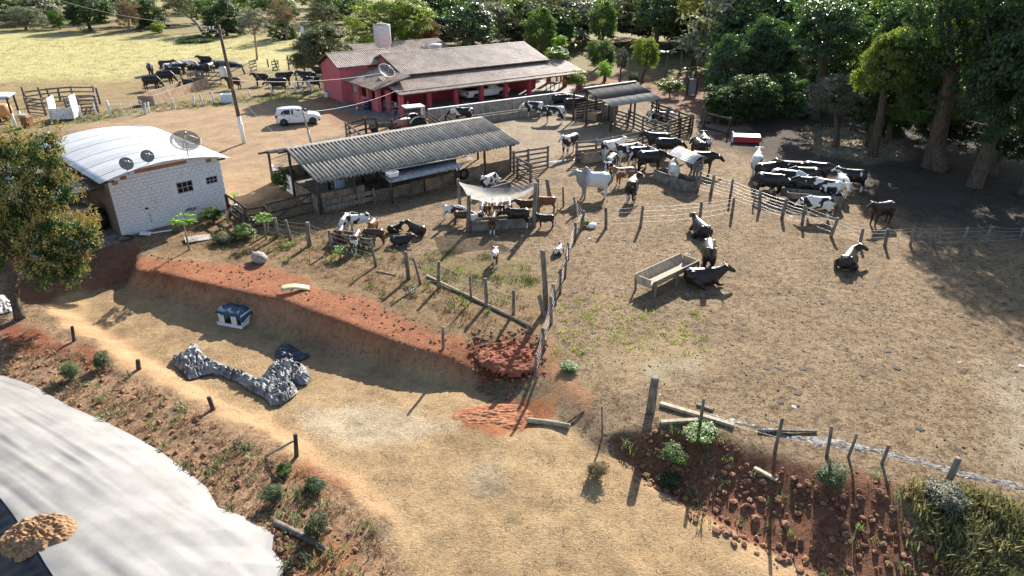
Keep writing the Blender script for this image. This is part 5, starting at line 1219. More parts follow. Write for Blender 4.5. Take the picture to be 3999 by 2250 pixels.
for lb, bx, y, k, mt in (('dark undergrowth between the garden gate and the red box', (2740,330,2960,520), 62, 'dense2', 'dark'), ('leafy undergrowth behind the silvery olive tree', (2960,300,3200,520), 66, 'dense', 'glossy'), ('shaded undergrowth left of the gnarled tree', (3360,400,3560,570), 58, 'dense2', 'dark'), ('dark undergrowth behind the gnarled tree', (3560,380,3860,610), 51, 'dense2', 'dark'), ('dark undergrowth in the right corner of the corral', (3800,430,4100,660), 46, 'dense2', 'dark'), ('dense mid-level foliage above the litter', (3150,150,3420,420), 68, 'dense', 'glossy'), ('dense dark foliage high above the gnarled tree', (3380,-30,3700,300), 55, 'big', 'dark')):
    tpx(lb, bx, y, k, mt, .2, group=RT, name='bush' if 'undergrowth' in lb else 'tree', cat='bush' if 'undergrowth' in lb else 'tree')
# mass of wood far behind (reads as one mass)
def mass(name, label, spots, mats, seed):
    for mi, mat in enumerate(mats):
        r = np.random.default_rng(seed+mi); VV = []; RR = []
        pv, pr = crown_arrays(20+mi, 50, 42, .14, .3, .4); 
        for (x, y, z, rx, rz) in spots[mi::len(mats)]:
            a = r.uniform(0, 6.28); ca, sa = math.cos(a), math.sin(a); q = pv*np.array([rx, rx, rz]); q = np.stack([q[:,0]*ca-q[:,1]*sa+x, q[:,0]*sa+q[:,1]*ca+y, q[:,2]+z], 1); VV.append(q); RR.append(np.clip(pr+r.uniform(-.2,.2), 0, 1))
        V = np.concatenate(VV); n = len(V)//4
        o = link(name, arrmesh(name, V, np.arange(n*4).reshape(-1,4), LM[mat], False, {'rnd': ('FACE', 'FLOAT', np.concatenate(RR))})); tag(o, label[mi], None, None, 'stuff')
sp = []; rs = random.Random(5)
for k in range(64):   # behind the field edge and the house
    x = rs.uniform(-105, 75); y = rs.uniform(128, 172)+(20 if x < -40 else 0); h = rs.uniform(2.5, 5.5)
    if x < -18 and y < 150: y += 22
    sp.append((x, y, T(x,y)+h*.8, rs.uniform(3,6), h))
for k in range(75):   # right wood behind the front trees
    x = rs.uniform(22, 85); y = rs.uniform(76, 135); h = rs.uniform(4, 7)
    sp.append((x, y, T(x,y)+h*1.0, rs.uniform(4,6.5), h))
for k in range(60):
    x = rs.uniform(-18, 45); y = rs.uniform(106, 130); h = rs.uniform(3, 5.5); sp.append((x, y, T(x,y)+h*.9, rs.uniform(3.5,5.5), h))
for k in range(60):   # scattered far hillside trees
    x = rs.uniform(-260, 260); y = rs.uniform(190, 480); h = rs.uniform(3,6); sp.append((x, y, T(x,y)+h*.7, rs.uniform(4,8), h))
rs.shuffle(sp)
mass('woodland', ['dark green woodland mass behind the farm', 'mid green woodland mass behind the farm', 'olive woodland mass behind the farm', 'grey-green woodland mass behind the farm'], sp, ['dark', 'mid', 'olive', 'grey'], 40)
# ---------------------------------------------------------------- flowering mango tree in front
def mango():
    b = P(78, 1243); x, y = b.x, b.y; t = thing('mango_tree', 'flowering mango tree with yellow-brown blossom in front of the store', 'tree', b)
    r = np.random.default_rng(77); V = []; RN = []; PV = []; PR = []
    lobes = [((35,800),(170,300),29.0,300,1.9),((150,640),(95,150),28.6,70,1.2),((255,930),(125,75),27.6,80,1.0),((215,1045),(115,85),27.2,60,1.0),((190,760),(90,80),28.3,45,.9)]
    c = None
    for (pc, pr_, yy, cnt, ry) in lobes:
        d = ray(*pc); tt = yy/d.y; cc = Vector((d.x*tt, yy, CAM_H+d.z*tt))-b
        if c is None: c = cc
        rad = np.array([pr_[0]*tt/F_PX, ry, pr_[1]*tt/F_PX*1.05])
        for k in range(cnt):
            while True:
                dd = r.normal(0,1,3); dd /= np.linalg.norm(dd)
                if dd[2] > -.85: break
            rr = r.uniform(.3,1.0)**.5*(.85+.15*math.sin(dd[0]*5+1)*math.cos(dd[2]*4)+.12*r.random())
            q = dd*rr*rad; m = int(r.uniform(30,60)); s = r.normal(0,1,(m,3)); s /= np.linalg.norm(s,axis=1,keepdims=True); pos = np.array(cc)+q+s*np.array([.36,.36,.26])*r.uniform(.4,1,(m,1))
            V.append(leaves(pos, s+np.array([0,0,.5]), .23, r, .28, .7, 1.2)); RN.append(np.clip(r.normal(.4,.22,m),0,1))
            if rr > .6 and dd[2] > -.6 and r.random() < .8:
                for j in range(r.integers(3,8)):
                    o = np.array(cc)+q+r.normal(0,.2,3)+dd*.22+np.array([0,0,.14]); n2 = 16; ax = dd*.35+np.array([0,0,1]); ax /= np.linalg.norm(ax); f = r.random((n2,1)); lat = r.normal(0,1,(n2,3))*.09*(1.1-f)
                    pp = o+ax*f*.32+lat; PV.append(leaves(pp, r.normal(0,1,(n2,3)), .085, r, .6, 1.5)); PR.append(np.clip(r.normal(.5,.25,n2),0,1))
    rad = np.array([1.9,1.9,3.2])
    V = np.concatenate(V); n = len(V)//4; link('crown', arrmesh('crown', V, np.arange(n*4).reshape(-1,4), LM['dark'], False, {'rnd': ('FACE','FLOAT',np.concatenate(RN))}), t)
    V = np.concatenate(PV); n = len(V)//4; link('blossom', arrmesh('blossom', V, np.arange(n*4).reshape(-1,4), LM['panicle'], False, {'rnd': ('FACE','FLOAT',np.concatenate(PR))}), t)
    m = MB(); m.tube([(0,0,-.3),(.02,0,.2),(-.12,.25,1.0),(c.x*.5,c.y*.6,1.9),(c.x,c.y,3.2)], [.3,.22,.19,.17,.1], 10)
    for a in range(7):
        an = a*.9; st = Vector((c.x*.5,c.y*.6,1.7+.2*(a % 3))); en = Vector((c.x+2*math.cos(an), c.y+2*math.sin(an), c.z+rad[2]*(.5*math.sin(a*1.7)))); m.tube([st, st.lerp(en,.5)+Vector((0,0,.3)), en], [.1,.06,.02], 6)
    m.build('trunk', M['bark'], t)
mango()
# ---------------------------------------------------------------- banana, papaya and weeds
M['banana'] = leaf_mat('banana_leaf', (.05,.10,.02), (.09,.17,.035), (.16,.26,.06), .3, .45, .6)
def banana(label, u, v, h, seed):
    b = P(u, v); t = thing('banana_plant', label, 'banana plant', b, 0, 'banana plants in the garden'); rr = random.Random(seed)
    m = MB(); m.tube([(0,0,-.2),(.03,0,h*.5),(0,.02,h)], [.14,.12,.08], 8); m.build('stem', M['bark_pale'], t)
    for k in range(9):
        a = k*2.4+rr.uniform(-.3,.3); L = rr.uniform(1.5,2.3); up = rr.uniform(.5,1.1); mb = MB(); n = 8; rows = []
        for i in range(n+1):
            f = i/n; r_ = L*f*math.cos(up)*(1-.0*f); z = h+L*f*math.sin(up)-1.1*L*f*f*.55; w = .28*math.sin(math.pi*min(.98,f*.93+.05))+.015
            ctr = Vector((math.cos(a)*r_, math.sin(a)*r_, z)); sd_ = Vector((-math.sin(a), math.cos(a), 0)); rows.append([ctr+sd_*w+Vector((0,0,-w*.35)), ctr, ctr-sd_*w+Vector((0,0,-w*.35))])
        mb.rings(rows, False, closed=False); mb.build('leaf', M['banana'], t)
for i, (u, v, h, lb) in enumerate(((2600,300,2.6,'banana plant behind the garden shrubs, left of the clump'), (2655,292,3.0,'tallest banana plant in the middle of the clump'), (2715,296,2.6,'banana plant at the right of the clump'), (2690,330,1.5,'low young banana plant in front of the clump'))): banana(lb, u, v, h, i)
def papaya(label, base, top, r, seed, mat='bright'):
    b = P(*base); tp = at_h(*top, b)-b; t = thing('papaya_plant', label, 'papaya plant', b, 0, 'young papaya and shrubs by the store'); m = MB(); m.tube([(0,0,-.1), tp*.5, tp], [.06,.045,.035], 7); m.build('stem', M['bark_pale'], t)
    rr = np.random.default_rng(seed); V = []; RN = []
    for k in range(13):
        a = k*2.4; e = rr.uniform(-.35,.5); c = np.array(tp)+np.array([math.cos(a)*r*.75, math.sin(a)*r*.75, e*r*.6]); m_ = 16
        for j in range(m_):
            an = j*2*math.pi/m_; q = c+np.array([math.cos(an)*r*.22, math.sin(an)*r*.22, -.06*r*(1+math.cos(an-a))])+rr.normal(0,.03,3); V.append(leaves(q[None], np.array([[0,0,1.]]), r*.38, rr, .4, .35)); RN.append([rr.uniform(.2,1)])
    V = np.concatenate(V); n = len(V)//4; link('leaf_crown', arrmesh('leaf_crown', V, np.arange(n*4).reshape(-1,4), LM[mat], False, {'rnd': ('FACE','FLOAT',np.concatenate(RN))}), t)
papaya('young papaya with pale umbrella leaves in front of the white store wall', (740,978), (715,860), .62, 1)
papaya('dark papaya growing against the white store wall under the window', (738,850), (735,805), .5, 2, 'mid')
papaya('young papaya at the start of the trench fence', (1040,935), (1028,850), .5, 3)
papaya('papaya seedling at the fence posts below the calf trough', (1330,1010), (1328,975), .38, 4)
papaya('small bright seedling between the trench fence posts', (1125,965), (1126,952), .3, 5)
papaya('small papaya growing inside the dark rail fence by the store', (915,800), (915,758), .25, 6)
papaya('pale big-leaved seedling on the bank below the fallen pole', (1613,1145), (1613,1128), .3, 7, 'grey')
def shrub(label, u, v, r, h, mat, seed, group='bushes around the store and banks'):
    b = P(u, v); t = thing('shrub', label, 'bush', b, 0, group); c = link('foliage', proto('bush', mat), t); c.location = (0,0,h*.5); c.scale = (r, r*.9, h*.6); c.rotation_euler = (0,0,seed)
    m = MB()
    for k in range(5): m.tube([(0,0,-.1),(r*.4*math.cos(k*1.3),r*.4*math.sin(k*1.3),h*.6)], .02, 5)
    m.build('stems', M['bark'], t)
shrub('leafy green bush at the right foot of the store wall', 835,868,.75,.9,'mid',1); shrub('large-leaved shrub in front of the dark plank gate', 960,930,.85,.8,'mid',2)
shrub('straggly shrub behind the papaya in front of the store', 870,950,.7,.5,'olive',3); shrub('dark green bush against the white end wall of the milking shed', 1110,745,.95,1.5,'mid',4)
shrub('bushy grey-green weed on the berm by the leaning stub post', 405,1440,.42,.75,'bush',5); shrub('purple-grey flowering weed on the berm left of the stub post', 285,1480,.45,.7,'bush',6)
shrub('bright green weed tuft at the top of the rubble bank', 2740,1705,.7,.4,'bright',7); shrub('deep green creeping weed in the hollow of the rubble bank', 2630,1800,.55,.6,'mid',8)
shrub('dark leafy weed at the bottom of the rubble hollow', 2610,1890,.45,.35,'dark',9); shrub('grey-green thorny bush below the second ditch stake', 3235,1890,.6,.65,'bush',10)
shrub('big silvery bush at the right rubble bank below the leaning thick post', 3690,1975,.7,.6,'grey',11)
shrub('dry grey weed on the red bank right of the tallest berm post', 1075,1960,.4,.6,'bush',13); shrub('dark green weed in the shadow of the tallest berm post', 1115,1850,.35,.4,'mid',14)
shrub('low dark weed on the red slope below the berm end', 1230,1910,.45,.35,'dark',15); shrub('dry brown weed patch at the tip of the right ridge', 2330,1860,.4,.5,'dry',16)
shrub('tall dry weed at the tarp corner by the rotting log', 1240,2100,.45,.8,'olive',17); shrub('bright grass tuft beside the open corral fence', 2225,1445,.45,.25,'bright',18)
shrub('small green weed by the broken posts near the bull', 2285,885,.35,.4,'bright',19)
# ================================================================ poles and cables
def flat_mat(name, c, rough=.5, metal=0.0, coat=0.0, var=.08):
    N = NT(name); n = N.noise(5, 3, .6, N.coord('Object')); a = tuple(max(0, x*(1-var)) for x in c); b = tuple(min(1, x*(1+var)) for x in c)
    N.base(N.ramp(n, [(.35, a), (.65, b)])); N.set(Roughness=rough, Metallic=metal); N.b.inputs['Coat Weight'].default_value = coat; return N.m
b = P(955, 559); EP = thing('power_pole', 'leaning-looking wooden power pole with transformer and white painted foot', 'power pole', b)
tp = at_h(853, 97, b)-b
m = MB(); m.tube([tp*.24, tp*.6, tp], [.15,.13,.11], 9); m.build('shaft', M['bark'], EP)
m = MB(); m.tube([(0,0,-.4), tp*.24], [.175,.155], 9); m.build('white_foot', M['white_paint'], EP)
q = tp*.62+Vector((-.45,0,0)); m = MB(); m.lathe([(.05,-.35),(.26,-.33),(.27,.3),(.24,.36),(.05,.4)], 14, q); m.build('transformer', flat_mat('transformer_grey', (.55,.58,.62), .4), EP)
m = MB()
for k in (-1, 0, 1): m.lathe([(.04,0),(.06,.08),(.035,.1),(.05,.2),(.02,.24)], 8, q+Vector((k*.14,0,.38)))
m.build('bushing', M['wood_dark'], EP)
m = MB(); m.bar(tp*.96+Vector((-.75,0,0)), tp*.96+Vector((.3,0,0)), .09, .1); m.build('cross_arm', M['wood_grey'], EP)
for k in (-.7, -.45): m = MB(); m.lathe([(.03,0),(.08,.05),(.03,.09),(.08,.14),(.03,.2)], 8, tp*.96+Vector((k,0,.05))); m.build('insulator', M['white_paint'], EP)
m = MB(); m.box(tp*.16+Vector((.15,-.16,0)), (.22,.12,.42)); m.build('meter_box', M['white_paint'], EP)
b2 = P(1218, 565); SP = thing('power_pole', 'grey steel pole with dark sleeve in front of the white car', 'pole', b2)
tp2 = at_h(1182, 432, b2)-b2; m = MB(); m.tube([(0,0,-.3), tp2*.42], .1, 8); m.build('sleeve', M['zinc_old'], SP); m = MB(); m.tube([tp2*.42, tp2], [.075,.065], 8); m.build('shaft', M['wood_pale'], SP)
b3 = P(1151, 365); FP = thing('flag_pole', 'tall thin pole with a white rag flag behind the car', 'flag pole', b3); tp3 = at_h(1168, 95, b3)-b3
m = MB(); m.tube([(0,0,-.3), tp3*.2], .07, 7); m.build('white_base', M['white_paint'], FP); m = MB(); m.tube([tp3*.2, tp3], [.04,.025], 6); m.build('shaft', M['bark_pale'], FP)
m = MB(); rr = [[tp3+Vector((.05+.12*j+.1*math.sin(i*1.1+j), .1*math.sin(i*2+j*1.3), -.1-.16*i-.1*j)) for j in range(5)] for i in range(5)]; m.rings(rr, False, closed=False); m.build('flag', flat_mat('white_cloth', (.78,.78,.78), .9), FP)
def cable(label, a, b, sag, r=.018):
    pts = [a.lerp(b, i/10)-Vector((0,0,sag*4*(i/10)*(1-i/10)))-a for i in range(11)]; m = MB(); m.tube(pts, r, 4, False); tag(m.build('cable', M['wire'], None, a), label, 'cable')
top = b+tp; e1 = P(1100, 386); cable('guy wire slanting from the power pole down to the grass by the car', b+tp*.9, e1, .15)
cable('overhead line from the power pole to the upper left', b+tp*.96+Vector((-.7,0,.2)), Vector((-78, 120, 8.5)), .8)
cable('service cable from power pole to the milking shed', b+tp*.5, SW(.6,4,3.2), .5); cable('service cable from power pole to the farmhouse gable', b+tp*.55, HW(2.0,5.0,3.3), .5)
cable('guy wire from the flag pole to the yard', b3+tp3*.75, P(1250,395), .1, .012); cable('cable from the steel pole towards the farmhouse', b2+tp2*.95, HW(-.2,.4,2.2), .35)

# ================================================================ far left paddock
def simple_post(label, q, mat='wood_white', name='fence_post'):
    bb = P(q[0], q[1]); tt = at_h(q[2], q[3], bb); o = post_mesh(None, Vector((0,0,0)), tt-bb, q[4], mat, name); o.location = bb; tag(o, label, 'post')
wire_fence('low fence of white painted posts along the near side of the paddock', [(320,462,308,412,.08,'wood_white'),(380,455,362,402,.08,'wood_white'),(435,456,416,393,.11,'wood_white'),(567,447,565,402,.1,'wood_white'),(582,440,578,399,.09,'wood_white'),(685,424,672,382,.08,'wood_white'),(757,413,753,370,.09,'wood_white'),(796,410,778,366,.09,'wood_white'),(837,404,827,360,.09,'wood_white'),(985,384,966,347,.08,'wood_white'),(1064,372,1058,335,.1,'wood_white'),(1152,364,1150,322,.08,'wood_white'),(1218,356,1206,312,.11,'wood_white'),(1262,350,1254,307,.07,'wood_white'),(1320,338,1305,292,.13,'wood_white')], fr=(.5,.85), skip=(2,), wr=.008)
g0 = P(436,456); g1 = P(566,447); t = thing('pipe_gate', 'white pipe gate between thick white posts in the paddock fence', 'gate', g0); d = g1-g0
for z in (.15,.55,.95,1.3): m = MB(); m.tube([Vector((0,0,z)), d*.97+Vector((0,0,z))], .025, 6); m.build('pipe', M['white_paint'], t)
for f in (.02,.35,.65,.97): m = MB(); m.tube([d*f+Vector((0,0,.15)), d*f+Vector((0,0,1.3))], .02, 6); m.build('upright', M['white_paint'], t)
wire_fence('row of rough brown posts at the back of the paddock', [(905,300,893,257,.1),(960,290,938,250,.1),(1050,263,1043,231,.09),(1085,270,1070,230,.08),(1130,275,1122,217,.09)], fr=(.4,.8), mat='wood_dark', wr=.008)
wire_fence('dark posts around the cattle behind the car', [(1006,338,1003,300,.09),(1062,325,1058,297,.06),(1167,340,1155,292,.08),(1330,322,1328,284,.08)], fr=(.5,.85), mat='wood_dark', wr=.006)
pl = lambda u, v: P(u, v)
plank_gate('open plank gate with diagonal brace in the far paddock', pl(793,335), pl(868,333), 1.5, 4, 'wood_grey')
plank_fence('stout gate posts beside the open paddock gate', [pl(776,332),pl(800,336)], h=1.6, rails=4, pr=.14, mat='wood_grey')
plank_gate('small plank gate far back left of the olive tree', pl(978,284), pl(1005,276), 1.4, 4, 'wood_grey'); plank_gate('small plank gate between posts under the olive tree edge', pl(1065,281), pl(1092,277), 1.3, 4, 'wood_grey')
plank_fence('weathered plank pen left of the white loading chute', [pl(115,445),pl(180,452)], h=1.5, rails=5, mat='wood_grey')
plank_fence('weathered plank pen, rear rail run behind the chute', [pl(112,420),pl(200,405),pl(292,398),pl(378,398)], h=1.5, rails=4, mat='wood_grey')
plank_fence('weathered plank pen right of the white loading chute', [pl(268,448),pl(318,442),pl(385,438),pl(392,408)], h=1.5, rails=5, mat='wood_grey')
for i, (q, lb) in enumerate((((98,388,84,340,.1),'leftmost tall brown post behind the plank pen'), ((165,388,147,341,.1),'middle tall brown post behind the plank pen'), ((236,392,226,345,.1),'tall brown post directly behind the white chute'))): simple_post(lb, q, 'wood_dark')
cb = P(205, 472); CH = thing('loading_chute', 'white painted plank loading chute with an open top', 'chute', cb, R(12))
for k in range(5): m = MB(); m.b2(0, -.03, .1+k*.2, 1.85, .03, .285+k*.2); m.build('board', M['wood_white'], CH)
for x, h in ((0,2.0),(1.85,2.1)):
    for j in range(3): m = MB(); m.b2(x-.05+(.0 if x else -.0), .03+j*.55, .1, x+.02, .03+j*.55+.5, h+.0); m.build('side_board', M['wood_white'], CH)
for x in (-.04, 1.88):
    m = MB(); m.bar((x,-.06,-.2),(x,-.06,1.25), .1, .1); m.build('corner_post', M['wood_white'], CH)
m = MB(); m.b2(.1,.1,.0,1.75,1.7,.18); m.build('ramp_floor', M['wood_dark'], CH)
# shelter with white roof, sprayer tank
sb = P(78, 492); SHL = thing('small_shelter', 'little lean-to with white corrugated roof at the left picture edge', 'shelter', sb)
sh = corr_sheet(3.6, 1.5, .26, .05, 6); o = sh.build('roof_sheet', M['zinc'], SHL); o.matrix_local = slope_matrix((-3.7,.9,2.75), (1,0,0), (0,-1.5,-.28))
for x, y in ((-.1,-.4),(-.25,.75),(-3.4,-.4)):
    m = MB(); m.tube([(x,y,1.2),(x,y,2.55)], .09, 7); m.build('post', M['wood_dark'], SHL); m = MB(); m.tube([(x,y,-.2),(x,y,1.2)], .1, 7); m.build('white_post_foot', M['white_paint'], SHL)
m = MB(); m.bar((-3.6,-.4,2.45),(.1,-.4,2.45), .1, .12); m.build('beam', M['wood_dark'], SHL)
ob = P(15, 478); t = thing('sprayer', 'old orange field sprayer tank on a rusty frame under the white-roofed shelter', 'sprayer', ob)
m = MB(); m.tube([(-.9,0,1.05),(-.75,0,1.05),(.75,0,1.05),(.9,0,1.05)], [.35,.62,.62,.35], 16); m.build('tank', flat_mat('orange_plastic', (.62,.3,.12), .5), t)
m = MB()
for s in (-.5,.5): m.bar((s,-.5,.5),(s,.5,.5),.08,.08); m.bar((s,0,.0),(s,0,.5),.08,.08)
m.bar((-1.2,0,.5),(1.2,0,.5),.1,.1); m.tube([(-.2,-.4,.6),(.1,-.6,1.6),(.5,-.5,2.1)],.03,6); m.build('frame', M['rust'], t)
for s in (-.6,.6): m = MB(); m.tube([(-.1,s-.08,.35),(-.1,s+.08,.35)], .35, 14); m.build('wheel', M['rubber'], t)
b_ = P(112, 497); t = thing('rusty_box', 'rusty red metal box with a grey slab on top beside the white-footed post', 'box', b_); m = MB(); m.b2(-.35,-.3,-.05,.35,.3,.9); m.build('case', M['rust'], t); m = MB(); m.b2(-.5,-.3,.9,.25,.25,1.12); m.build('slab', M['concrete'], t)
b_ = P(892, 400); t = thing('water_tank', 'low white-and-blue painted square water tank near the power pole foot', 'water tank', b_, R(8)); m = MB(); m.prism([(-.62,-.1),(.62,-.1),(.62,.85),(.54,.85),(.54,.1),(-.54,.1),(-.54,.85),(-.62,.85)],(1,0,0),(0,0,1),(0,-.35,0),(0,.9,0)); m.build('basin', flat_mat('blue_white', (.62,.68,.74), .8), t)
for y in (-.345,.465): m = MB(); m.b2(-.53,y,.1,.53,y+.07,.84); m.build('end_wall', flat_mat('blue_white2', (.6,.66,.72), .8), t)
b_ = P(785, 258); t = thing('silage_heap', 'dark covered heap behind the cattle next to the power pole', 'heap', P(850,262)); m = MB(); m.ell((0,0,.1),(3.6,1.2,.75),18,8); m.build('cover', M['plast_dark'], t)

# ================================================================ vehicles
CARP = flat_mat('car_white', (.74,.74,.74), .25, 0, .6, .02); M['car'] = CARP
def rring(x, w, z0, z1, n=6, r=.12):
    """rounded-rectangle ring in the yz plane"""
    pts = []
    for cy, cz, a0 in ((w-r, z0+r, -90), (w-r, z1-r, 0), (-w+r, z1-r, 90), (-w+r, z0+r, 180)):
        for k in range(n//2+1): a = R(a0+90*k/(n//2)); pts.append((x, cy+r*math.cos(a), cz+r*math.sin(a)))
    return pts
def vehicle(t, low, top, glass, wheels, wr, W, panes, lights, arch=True):
    m = MB(); m.rings([rring(*s) for s in low]); body = m.build('body', M['car'], t)
    m = MB(); rs = []
    for x, wb, wt, zb, zt in top: rs.append([(x,wb,zb),(x,wt,zt-.05),(x,wt-.08,zt),(x,-wt+.08,zt),(x,-wt,zt-.05),(x,-wb,zb)])
    m.rings(rs, True); m.build('cabin', M['car'], t)
    def yw(x, z):
        for a, b in zip(top[:-1], top[1:]):
            if a[0] <= x <= b[0]:
                f = (x-a[0])/(b[0]-a[0]); wb = a[1]+(b[1]-a[1])*f; wt = a[2]+(b[2]-a[2])*f; zb = a[3]+(b[3]-a[3])*f; zt = a[4]+(b[4]-a[4])*f-.05
                return wb+(wt-wb)*min(1, max(0, (z-zb)/max(.05, zt-zb)))
        return W
    for poly in panes:
        for s in (1, -1):
            P0 = [(x, s*(yw(x,z)+.006), z) for x, z in poly]; m = MB(); k = len(P0); m.add(P0, [tuple(range(k)) if s < 0 else tuple(reversed(range(k)))]); m.build('side_window', M['glass'], t)
    for poly, nm in glass: m = MB(); m.add(poly, [tuple(range(len(poly)))]); m.build(nm, M['glass'], t)
    for x in wheels:
        for s in (1, -1):
            w_ = MB(); w_.tube([(x, s*(W-.2), wr), (x, s*(W-.17), wr), (x, s*(W-.02), wr), (x, s*(W+.0), wr)], [wr*.9, wr, wr, wr*.92], 18); wo_ = w_.build('wheel', M['rubber'], t)
            r_ = MB(); r_.tube([(x, s*(W-.01), wr), (x, s*(W+.012), wr)], [wr*.6, wr*.55], 14); r_.build('rim', M['iron'], wo_)
            if arch:
                a_ = MB(); a_.tube([(x, s*(W-.1), wr+.02), (x, s*(W+.004), wr+.02)], wr*1.2, 18); a_.build('wheel_arch', M['plast_dark'], t)
    for nm, mat, bx in lights: m = MB(); m.b2(*bx); m.build(nm, mat, t)
    return body
RED = flat_mat('lamp_red', (.5,.03,.03), .25); LAMP = flat_mat('lamp_clear', (.5,.53,.58), .15)
ca = P(1108.5, 493); cbb = P(1227, 486); hd_ = math.atan2(cbb.y-ca.y, cbb.x-ca.x)
mid = ca.lerp(cbb, .5); HC = thing('hatchback_car', 'white hatchback car with grey door graphics parked in the dirt yard', 'car', mid+Vector((-math.sin(hd_), math.cos(hd_), 0))*.8, hd_)
low = [(-1.93,.70,.35,.85,6,.1),(-1.88,.78,.26,.95,6,.12),(-1.5,.82,.22,.98,6,.13),(-.6,.83,.2,.97,6,.13),(.5,.83,.2,.96,6,.13),(1.1,.82,.2,.94,6,.13),(1.6,.79,.22,.86,6,.13),(1.86,.72,.26,.74,6,.12),(1.96,.6,.34,.62,6,.1)]
top = [(-1.86,.74,.58,.9,.96),(-1.72,.77,.60,.9,1.40),(-1.2,.78,.61,.92,1.47),(-.3,.78,.61,.92,1.48),(.2,.78,.60,.92,1.43),(.95,.77,.62,.90,.96),(1.0,.76,.6,.9,.93)]
panes = [[(-1.45,1.0),(-.62,.99),(-.62,1.36),(-1.05,1.36),(-1.35,1.22)], [(-.52,.99),(.55,1.0),(.15,1.33),(-.15,1.36),(-.52,1.36)]]
glass = [([(.92,.66,.99),(.26,.55,1.39),(.26,-.55,1.39),(.92,-.66,.99)], 'windscreen'), ([(-1.865,-.6,1.02),(-1.755,-.5,1.36),(-1.755,.5,1.36),(-1.865,.6,1.02)], 'rear_window')]
lights = [('tail_light', RED, (-1.93,-.8,.72,-1.72,-.6,.95)), ('tail_light', RED, (-1.93,.6,.72,-1.72,.8,.95)), ('headlight', LAMP, (1.62,-.8,.62,1.86,-.5,.76)), ('headlight', LAMP, (1.62,.5,.62,1.86,.8,.76)), ('mirror', M['car'], (.62,-.98,.98,.8,-.82,1.1)), ('mirror', M['car'], (.62,.82,.98,.8,.98,1.1)), ('bumper_grille', M['plast_dark'], (1.9,-.35,.3,1.975,.35,.42)), ('fog_light', M['plast_dark'], (1.75,-.77,.32,1.9,-.55,.45)), ('door_handle', M['plast_dark'], (-1.28,-.845,.88,-1.12,-.825,.91)), ('door_handle', M['plast_dark'], (-.42,-.845,.88,-.26,-.825,.91))]
vehicle(HC, low, top, glass, (-1.235,1.235), .29, .83, panes, lights)
GRY = flat_mat('graphic_grey', (.3,.3,.32), .4); PUR = flat_mat('graphic_purple', (.12,.04,.28), .4)
m = MB(); m.tube([(-.12,-.838,.8),(-.12,-.842,.8)], .06, 12); m.build('door_emblem', PUR, HC)
for tx, sz, px, pz in (('CRC', .13, -.02, .755), ('', .05, 0, 0)):
    if not tx: continue
    cu = bpy.data.curves.new('lettering', 'FONT'); cu.body = tx; cu.size = sz; cu.extrude = .002; o = bpy.data.objects.new('lettering', cu); C.objects.link(o); dg = bpy.context.evaluated_depsgraph_get(); me = bpy.data.meshes.new_from_object(o.evaluated_get(dg)); bpy.data.objects.remove(o, do_unlink=True); me.materials.clear(); me.materials.append(GRY); o = link('lettering', me, HC, (px, -.842, pz)); o.rotation_euler = (R(90), 0, 0)
m = MB()
for k in range(2):
    x = -.95+k*.12; m.bar((x,-.84,.8),(x+.2,-.84,.62), .006, .022, (0,-1,0)); m.bar((x+.2,-.84,.62),(x,-.84,.44), .006, .022, (0,-1,0))
for a in range(10): m.bar((-.75+.3*math.cos(a*.33-.2),-.839,.62+.22*math.sin(a*.6)),(-.75+.3*math.cos(a*.33+.13),-.839,.62+.22*math.sin(a*.6+.6)), .004, .012, (0,-1,0))
m.bar((-.1,-.84,.62),(.5,-.84,.63), .004, .02, (0,-1,0)); m.build('door_graphic', GRY, HC)
# pickup under the porch
pk = HW(8.1+2.65, 2.0); PKP = thing('pickup_truck', 'white double-cab pickup parked under the farmhouse porch', 'pickup', (pk.x, pk.y, .06), HA)
low = [(-2.68,.86,.55,1.05,6,.1),(-2.62,.92,.45,1.12,6,.12),(-1.0,.93,.42,1.14,6,.12),(.6,.93,.42,1.14,6,.12),(1.4,.93,.42,1.13,6,.13),(2.2,.9,.44,1.08,6,.14),(2.55,.82,.5,.98,6,.14),(2.66,.7,.55,.85,6,.1)]
top = [(-1.05,.84,.66,1.08,1.14),(-.95,.86,.68,1.1,1.68),(-.5,.86,.68,1.1,1.78),(.3,.86,.68,1.1,1.77),(.62,.86,.67,1.1,1.68),(1.35,.85,.66,1.08,1.16),(1.4,.84,.66,1.08,1.12)]
panes = [[(-.8,1.17),(-.12,1.17),(-.12,1.62),(-.7,1.62)], [(-.02,1.17),(1.05,1.17),(.62,1.58),(.3,1.64),(-.02,1.64)]]
glass = [([(1.32,.74,1.2),(.68,.6,1.63),(.68,-.6,1.63),(1.32,-.74,1.2)], 'windscreen'), ([(-1.045,-.7,1.2),(-.965,-.6,1.6),(-.965,.6,1.6),(-1.045,.7,1.2)], 'rear_window')]
lights = [('tail_light', RED, (-2.69,-.94,.75,-2.58,-.78,1.08)), ('tail_light', RED, (-2.69,.78,.75,-2.58,.94,1.08)), ('headlight', LAMP, (2.4,-.84,.8,2.62,-.5,.95)), ('mirror', M['car'], (.75,-1.1,1.16,.95,-.92,1.34)), ('rear_bumper', M['steel'], (-2.76,-.85,.45,-2.66,.85,.6)), ('bed_cover', M['plast_dark'], (-2.55,-.85,1.135,-1.12,.85,1.16))]
vehicle(PKP, low, top, glass, (-1.62,1.5), .37, .93, panes, lights)
